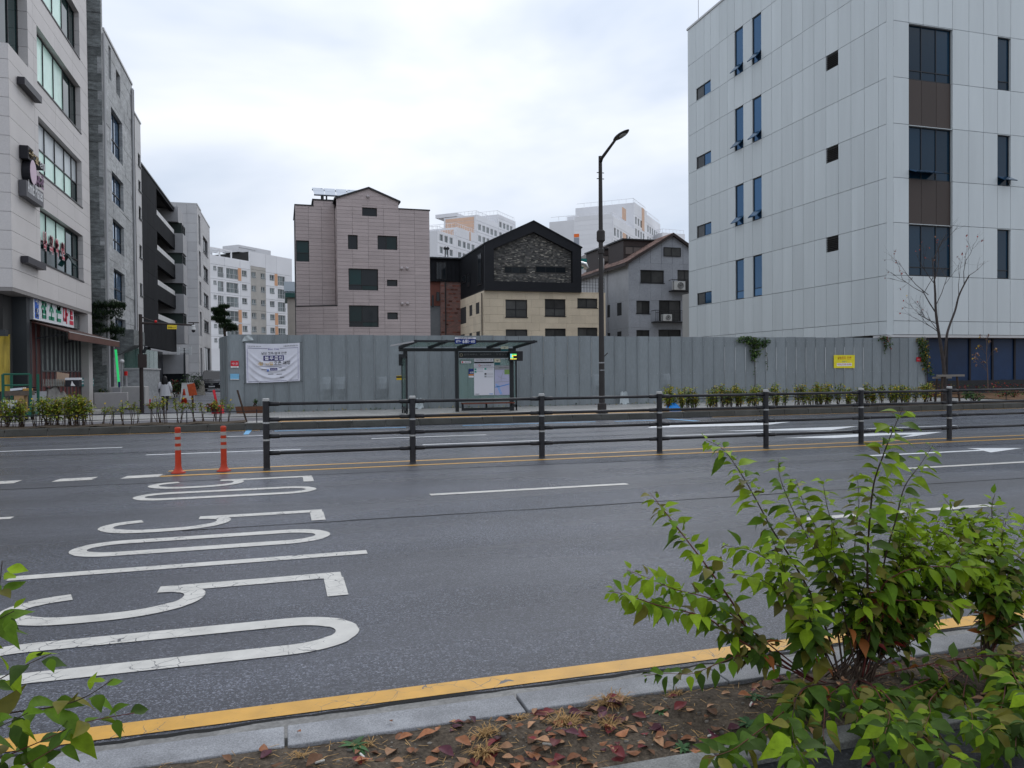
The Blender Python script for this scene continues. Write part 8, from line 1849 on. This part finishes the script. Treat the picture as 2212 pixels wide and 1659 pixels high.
# vines over the hoarding
mVine = [M('vine_green', (.04, .085, .022), .5, island=.45, transl=.2), M('vine_light', (.09, .14, .03), .5, island=.35, transl=.25), M('vine_yellow', (.45, .28, .03), .5, island=.3, transl=.3), M('vine_red', (.18, .04, .03), .5, island=.3)]
def vine(label, blobs, tails, seed, cols):
    rr = random.Random(seed); c0_ = cut(blobs[0][0], blobs[0][1], 1, YF-.12); t = thing('climbing_vine', label, 'vine', (c0_.x, YF-.1, ZT-.2)); lf = MB(); st = MB()
    for (px, py, rx, rz, n) in blobs:
        c = cut(px, py, 1, YF-.14); blob_leaves(lf, (c.x, YF-.14, c.z), (rx, .14, rz), n, .12, rr, cols)
        st.tube([(c.x, YF+.05, ZT), (c.x, YF-.09, ZT-.02), (c.x+rr.uniform(-.1, .1), YF-.08, c.z-rz)], .012, 5)
    for (px0, py0, px1, py1) in tails:
        a = cut(px0, py0, 1, YF-.06); b_ = cut(px1, py1, 1, YF-.06); st.tube([a, a.lerp(b_, .5)+Vector((.05, 0, 0)), b_], .009, 5)
        for j in range(6): p = a.lerp(b_, rr.random()); lf.mi = 0; leaf_into(lf, p, (rr.uniform(-1, 1), -.4, -.3), (0, -1, .5), .09, .6, .3, .3, 3)
    st.build('stems', mStem, t, kind='stuff'); lf.build('foliage', mVine, t, kind='stuff')
vine('large green vine clump spilling over the hoarding top', [(1612, 733, .55, .16, 150), (1635, 740, .5, .25, 170), (1632, 758, .3, .3, 120), (1655, 738, .25, .2, 60), (1629, 772, .15, .2, 40)], [(1630, 770, 1628, 880), (1655, 760, 1657, 800)], 4, (.7, .3, 0, 0))
vine('small brownish vine clump over the hoarding top', [(1912, 730, .4, .14, 80), (1918, 745, .2, .25, 50)], [(1912, 745, 1910, 765)], 6, (.6, .2, .02, .18))
vine('tall vine with yellow leaves at the hoarding end', [(1992, 735, .3, .2, 110), (1996, 760, .3, .5, 220), (2000, 785, .22, .35, 90), (2008, 800, .2, .35, 70), (2003, 840, .1, .35, 30)], [(1998, 800, 2000, 860)], 7, (.68, .14, .16, .02))
# low weeds and ground cover
def bush(name, label, X, Y, z, r, n, size, mats_, cols, seed, cat='bush', trunk=None):
    rr = random.Random(seed); t = thing(name, label, cat, (X, Y, z)); lf = MB()
    for k in range(max(1, int(n/60))):
        o = Vector((rr.uniform(-.6, .6)*r[0], rr.uniform(-.6, .6)*r[1], r[2]*rr.uniform(.7, 1.25))); blob_leaves(lf, (X+o.x, Y+o.y, z+o.z), (r[0]*.55, r[1]*.55, r[2]*.5), 60, size, rr, cols)
    st = MB()
    for k in range(5): st.tube([(X+rr.gauss(0, .05), Y, z), (X+rr.uniform(-.5, .5)*r[0], Y+rr.uniform(-.5, .5)*r[1], z+r[2]*1.1)], [.02, .008], 5)
    st.build('stems', mStem, t, kind='stuff'); lf.build('foliage', mats_, t, kind='stuff'); return t
mBsh = [M('bush_dark', (.025, .05, .02), .6, island=.4, transl=.15), M('bush_mid', (.06, .11, .03), .6, island=.4, transl=.2), M('bush_red', (.2, .03, .025), .6, island=.4, transl=.2), M('bush_yellow', (.35, .26, .04), .6, island=.3, transl=.2)]
for k, (px, py, Y, r, n, sz, cols, nm, lab) in enumerate(((2105, 866, 25.2, (.75, .4, .3), 300, .1, (.2, .8, 0, 0), 'low_bush', 'bright green low bush on the far verge by the railing'), (2190, 850, 27.5, (1.0, .5, .28), 240, .1, (.1, .6, .3, 0), 'low_bush', 'low green and red bush at the frame edge on the far verge'), (2010, 850, 26.5, (.6, .4, .45), 260, .1, (.15, .35, .1, .4), 'low_bush', 'yellow leaved bush under the hoarding end'))):
    x = cut(px, py, 1, Y).x; bush(nm, lab, x, Y, ZF, r, n, sz, mBsh, cols, 40+k)
rg = random.Random(9); lf = MB()
for k in range(700):
    x = rg.uniform(30, 45); y = rg.uniform(30.8, 33.1); lf.mi = rg.choices((0, 1, 2, 3), (.15, .1, .65, .1))[0]; leaf_into(lf, (x, y, ZF+rg.uniform(.05, .55)), (rg.uniform(-1, 1), rg.uniform(-1, 1), rg.uniform(-.3, .6)), (0, -.3, 1), rg.uniform(.1, .18), .55, .3, .3, 3)
lf.build('red_ground_cover', mBsh, None, label='red leaved ground cover before the navy base of the white building', cat='ground cover', kind='stuff')
S('verge_soil', MB().grid(lambda a, b: (XE+.3+a*20, 25.4+b*8.0, ZF+.02+.05*b+.05*sin(a*33)*b), 30, 8), M('verge_soil', (.15, .085, .045), .9, var=.4, vscale=2, fine=.3, fscale=15, bump=.5, bscale=10))
# ---------------------------------------------------------------- trees
def tube_tree(label, name, X, Y, z, trunkpts, limbs, seed, mat, leafcols=None, nleaf=0, lsize=.09, twig=3, group=None, lm=None):
    rr = random.Random(seed); t = thing(name, label, 'tree', (X, Y, z), group=group); tr = MB(); tips = []
    for (pts, r0, r1) in trunkpts:
        P = smooth_path(pts, 6); n = len(P); tr.tube(P, [r0+(r1-r0)*k/(n-1) for k in range(n)], 8)
    tr.build('trunk', mat, t, smooth=True)
    cr_ = MB(); 
    def grow(p, d, l, r, depth):
        m_ = p+d*l*.5+Vector((rr.gauss(0, .03), rr.gauss(0, .03), rr.gauss(0, .03)))*l; e = p+d*l+Vector((0, 0, .06*l)); cr_.tube([p, m_, e], [r, r*.8, r*.55], 5 if depth else 4)
        if depth == 0: tips.append((m_, e)); return
        for k in range(rr.choice((2, 3))):
            nd = (d+Vector((rr.gauss(0, .42), rr.gauss(0, .42), rr.gauss(.08, .3)))).normalized(); grow(m_.lerp(e, rr.uniform(.2, 1)), nd, l*rr.uniform(.5, .8), r*.55, depth-1)
    for (p, d, l, r, dep) in limbs: grow(Vector(p), Vector(d).normalized(), l, r, dep)
    cr_.build('branches', mat, t, kind='stuff')
    if nleaf:
        lf = MB()
        for k in range(nleaf): m_, e = rr.choice(tips); q = m_.lerp(e, rr.random()); lf.mi = rr.choices(range(len(leafcols)), leafcols)[0]; leaf_into(lf, q, (rr.uniform(-1, 1), rr.uniform(-1, 1), -.6), (0, -.4, 1), lsize*rr.uniform(.6, 1.2), .6, .3, .3, 3)
        lf.build('crown', lm, t, kind='stuff')
    return t
mBark = M('bark_grey', (.055, .045, .042), .8, var=.3, vscale=10)
YT = 24.3
def tp(x, y, dy=0): return tuple(cut(*z6(x, y), 1, YT+dy))
bt = tp(1745, 1040); bt = (bt[0], YT, ZF)
tr = [([bt, tp(1742, 830), tp(1725, 700), tp(1712, 620), tp(1695, 500), tp(1690, 380), tp(1685, 300)], .075, .032), ([tp(1742, 800), tp(1757, 640), tp(1775, 570, .1), tp(1808, 480, .15), tp(1828, 400, .15), tp(1860, 330, .2), tp(1890, 275, .2)], .05, .024)]
def lim(x0, y0, x1, y1, r, dep, dy=0, l=None):
    a = Vector(tp(x0, y0)); b_ = Vector(tp(x1, y1, dy)); return (a, b_-a, (b_-a).length*.62, r*1.35, dep)
lims = [lim(1697, 500, 1560, 290, .02, 3, -.3), lim(1650, 390, 1430, 200, .012, 3, -.2), lim(1690, 380, 1660, 60, .02, 3, .2), lim(1688, 300, 1730, 100, .014, 3), lim(1695, 450, 1800, 200, .012, 3, .3), lim(1712, 610, 1590, 540, .014, 3, -.3), lim(1700, 560, 1520, 480, .012, 3, .2), lim(1690, 330, 1560, 160, .012, 3), lim(1890, 275, 1980, 220, .01, 3), lim(1860, 330, 1880, 100, .012, 3), lim(1828, 400, 1840, 180, .01, 3, .3), lim(1705, 600, 1610, 480, .01, 2)]
tree = tube_tree('leafless street tree with two stems and a few red leaves at the hoarding end', 'street_tree', bt[0], YT, ZF, tr, lims, 15, mBark, (.6, .3, .1), 55, .09, lm=[M('autumn_red', (.3, .05, .035), .5, island=.4, transl=.2), M('autumn_brown', (.16, .07, .04), .6, island=.3), M('autumn_yellow', (.5, .34, .04), .5)])
t = thing('tree_guard', 'dark timber support frame around the leafless tree trunk', 'tree support', (bt[0], YT, ZF))
for dx, dy in ((-.45, -.3), (.45, -.3), (0, .45)): MB().tube([(bt[0]+dx, YT+dy, ZF), (bt[0]+dx*.8, YT+dy*.8, 1.3)], .04, 6).build('leg', mStem, t)
MB().box(bt[0]-.65, bt[0]+.65, YT-.34, YT-.24, 1.26, 1.34).build('crossbar', M('timber_grey', (.2, .18, .16), .8), t); MB().box(bt[0]-.4, bt[0]+.5, YT+.12, YT+.2, 1.18, 1.25).build('crossbar', MATS['timber_grey'], t)
YN = 31.2
def tq(x, y): return tuple(cut(*z6(x, y), 1, YN))
b0 = tq(2000, 930)
sap = [([(b0[0], YN, ZF), tq(1998, 850), tq(1992, 750), tq(1995, 640)], .03, .008)]
sl2 = []
for (x0, y0, x1, y1) in ((1997, 830, 1930, 760), (1995, 800, 1925, 745), (1995, 780, 2030, 700), (1993, 740, 1950, 690), (1993, 720, 2010, 650), (1998, 840, 1950, 800), (1995, 700, 1985, 620)):
    a = Vector(tq(x0, y0)); b_ = Vector(tq(x1, y1)); sl2.append((a, b_-a, (b_-a).length*.6, .008, 2))
tube_tree('young thin tree with a few yellow leaves before the navy wall', 'young_tree', b0[0], YN, ZF, sap, sl2, 17, M('bark_pale', (.14, .1, .085), .8), (.2, .5, .3), 130, .11, lm=[MATS['autumn_yellow'], M('autumn_mauve', (.2, .13, .12), .6, island=.3), MATS['autumn_brown']])
# pines
mPin = [M('pine_dark', (.022, .045, .022), .6, island=.45, transl=.1), M('pine_mid', (.045, .075, .03), .6, island=.4, transl=.1)]
def pine(label, X, Y, z, pads, seed, needle, trunk_r):
    rr = random.Random(seed); t = thing('pine_tree', label, 'tree', (X, Y, z)); top = max(p[2] for p in pads)
    tr_ = MB(); tr_.tube([(X, Y, z), (X+.1, Y, z+(top-z)*.4), (X-.1, Y, z+(top-z)*.75), (X, Y, top)], [trunk_r, trunk_r*.8, trunk_r*.6, trunk_r*.25], 8)
    for (px, py, pz, r) in pads: tr_.tube([(X, Y, pz-.3*r), (px, py, pz-.12*r)], [trunk_r*.35, .02], 5)
    tr_.build('trunk', M('bark_pine', (.06, .045, .035), .8, var=.3), t, smooth=True); lf = MB()
    for (px, py, pz, r) in pads:
        for k in range(420):
            an = rr.uniform(0, 6.3); q = r*rr.random()**.5; c = Vector((px+q*cos(an), py+q*sin(an), pz+rr.gauss(0, .12*r)+.12*r*(1-q/r))); lf.mi = rr.random() < .35
            for j in range(4):
                d = Vector((rr.gauss(0, .7), rr.gauss(0, .7), rr.uniform(.1, 1))).normalized(); sd = d.cross(Vector((0, 0, 1))).normalized()*needle*.09; i = len(lf.v); lf.v += [tuple(c-sd), tuple(c+sd), tuple(c+d*needle)]; lf.f.append((i, i+1, i+2)); lf.m.append(int(lf.mi))
    lf.build('crown', mPin, t, kind='stuff')
Yp = 42.6
def pp_(px, py, r): c = cut(px, py, 1, Yp); return (c.x, Yp+rnd.uniform(-.4, .4), c.z, r)
xp = cut(210, 800, 1, Yp).x
pine('dark pine in front of the slate building beside the awning', xp, Yp, ZF, [pp_(216, 660, .8), pp_(238, 664, .75), pp_(228, 680, .85), pp_(212, 690, .7), pp_(215, 706, .75), pp_(228, 720, .9), pp_(242, 716, .6), pp_(208, 668, .7), pp_(222, 735, .6), pp_(255, 662, .35)], 3, .2, .14)
Yp = 104.0
pine('distant pine before the apartment block at the street end', cut(487, 760, 1, Yp).x, Yp, ZF, [pp_(468, 672, 1.0), pp_(478, 680, 1.0), pp_(470, 690, .9), pp_(482, 696, .9), pp_(492, 706, 1.1), pp_(484, 664, .6), pp_(500, 712, .7)], 5, .42, .25)
# shrubs down the side street
for k, (px, py, Y, r, n, sz, cols, nm, lab) in enumerate(((378, 850, 56, (.9, .6, .7), 260, .16, (.25, .1, .65, 0), 'red_shrub', 'red leaved shrub beyond the podium'), (392, 848, 55, (.8, .6, .8), 300, .16, (.75, .25, 0, 0), 'dark_shrub', 'dark evergreen shrub in front of the lobby'), (415, 846, 62, (.8, .6, 1.0), 300, .16, (.85, .15, 0, 0), 'dark_shrub', 'dark evergreen shrub next to the black van'), (225, 858, 42, (.55, .4, .55), 240, .12, (.65, .2, 0, .15), 'dark_shrub', 'dark shrub at the car park mouth beside the end column'))):
    x = cut(px, py, 1, Y).x; bush(nm, lab, x, Y, ZF-.1, r, n, sz, mBsh, cols, 60+k)
bush('potted_plant', 'reddish spiky plant by the hoarding corner', cut(462, 880, 1, 30.1).x, 29.75, ZF, (.22, .2, .3), 120, .14, mBsh, (.2, .2, .6, 0), 77, cat='plant')
bush('potted_plant', 'small green plant growing in the tray planter', -.95, 29.6, ZF+.25, (.16, .1, .16), 60, .07, mBsh, (.3, .7, 0, 0), 78, cat='plant')
# weeds along the hoarding foot
rg = random.Random(19); lf = MB()
for k in range(420):
    x = X0+rg.random()*nP*PW; y = YF-.06-abs(rg.gauss(0, .12)); lf.mi = rg.choices((0, 1, 2, 3), (.35, .35, .1, .2))[0]; leaf_into(lf, (x, y, ZF+.005), (rg.uniform(-1, 1), rg.uniform(-1, .2), rg.uniform(.1, .8)), (0, -.3, 1), rg.uniform(.05, .13), .4, .3, .4, 3)
lf.build('foot_weeds', mBsh, None, label='thin weeds and dead leaves along the hoarding foot', cat='weeds', kind='stuff')

if TXT:
    _cu, _t, _tmp = TXT; bpy.data.objects.remove(_t); bpy.data.curves.remove(_cu); bpy.data.scenes.remove(_tmp)
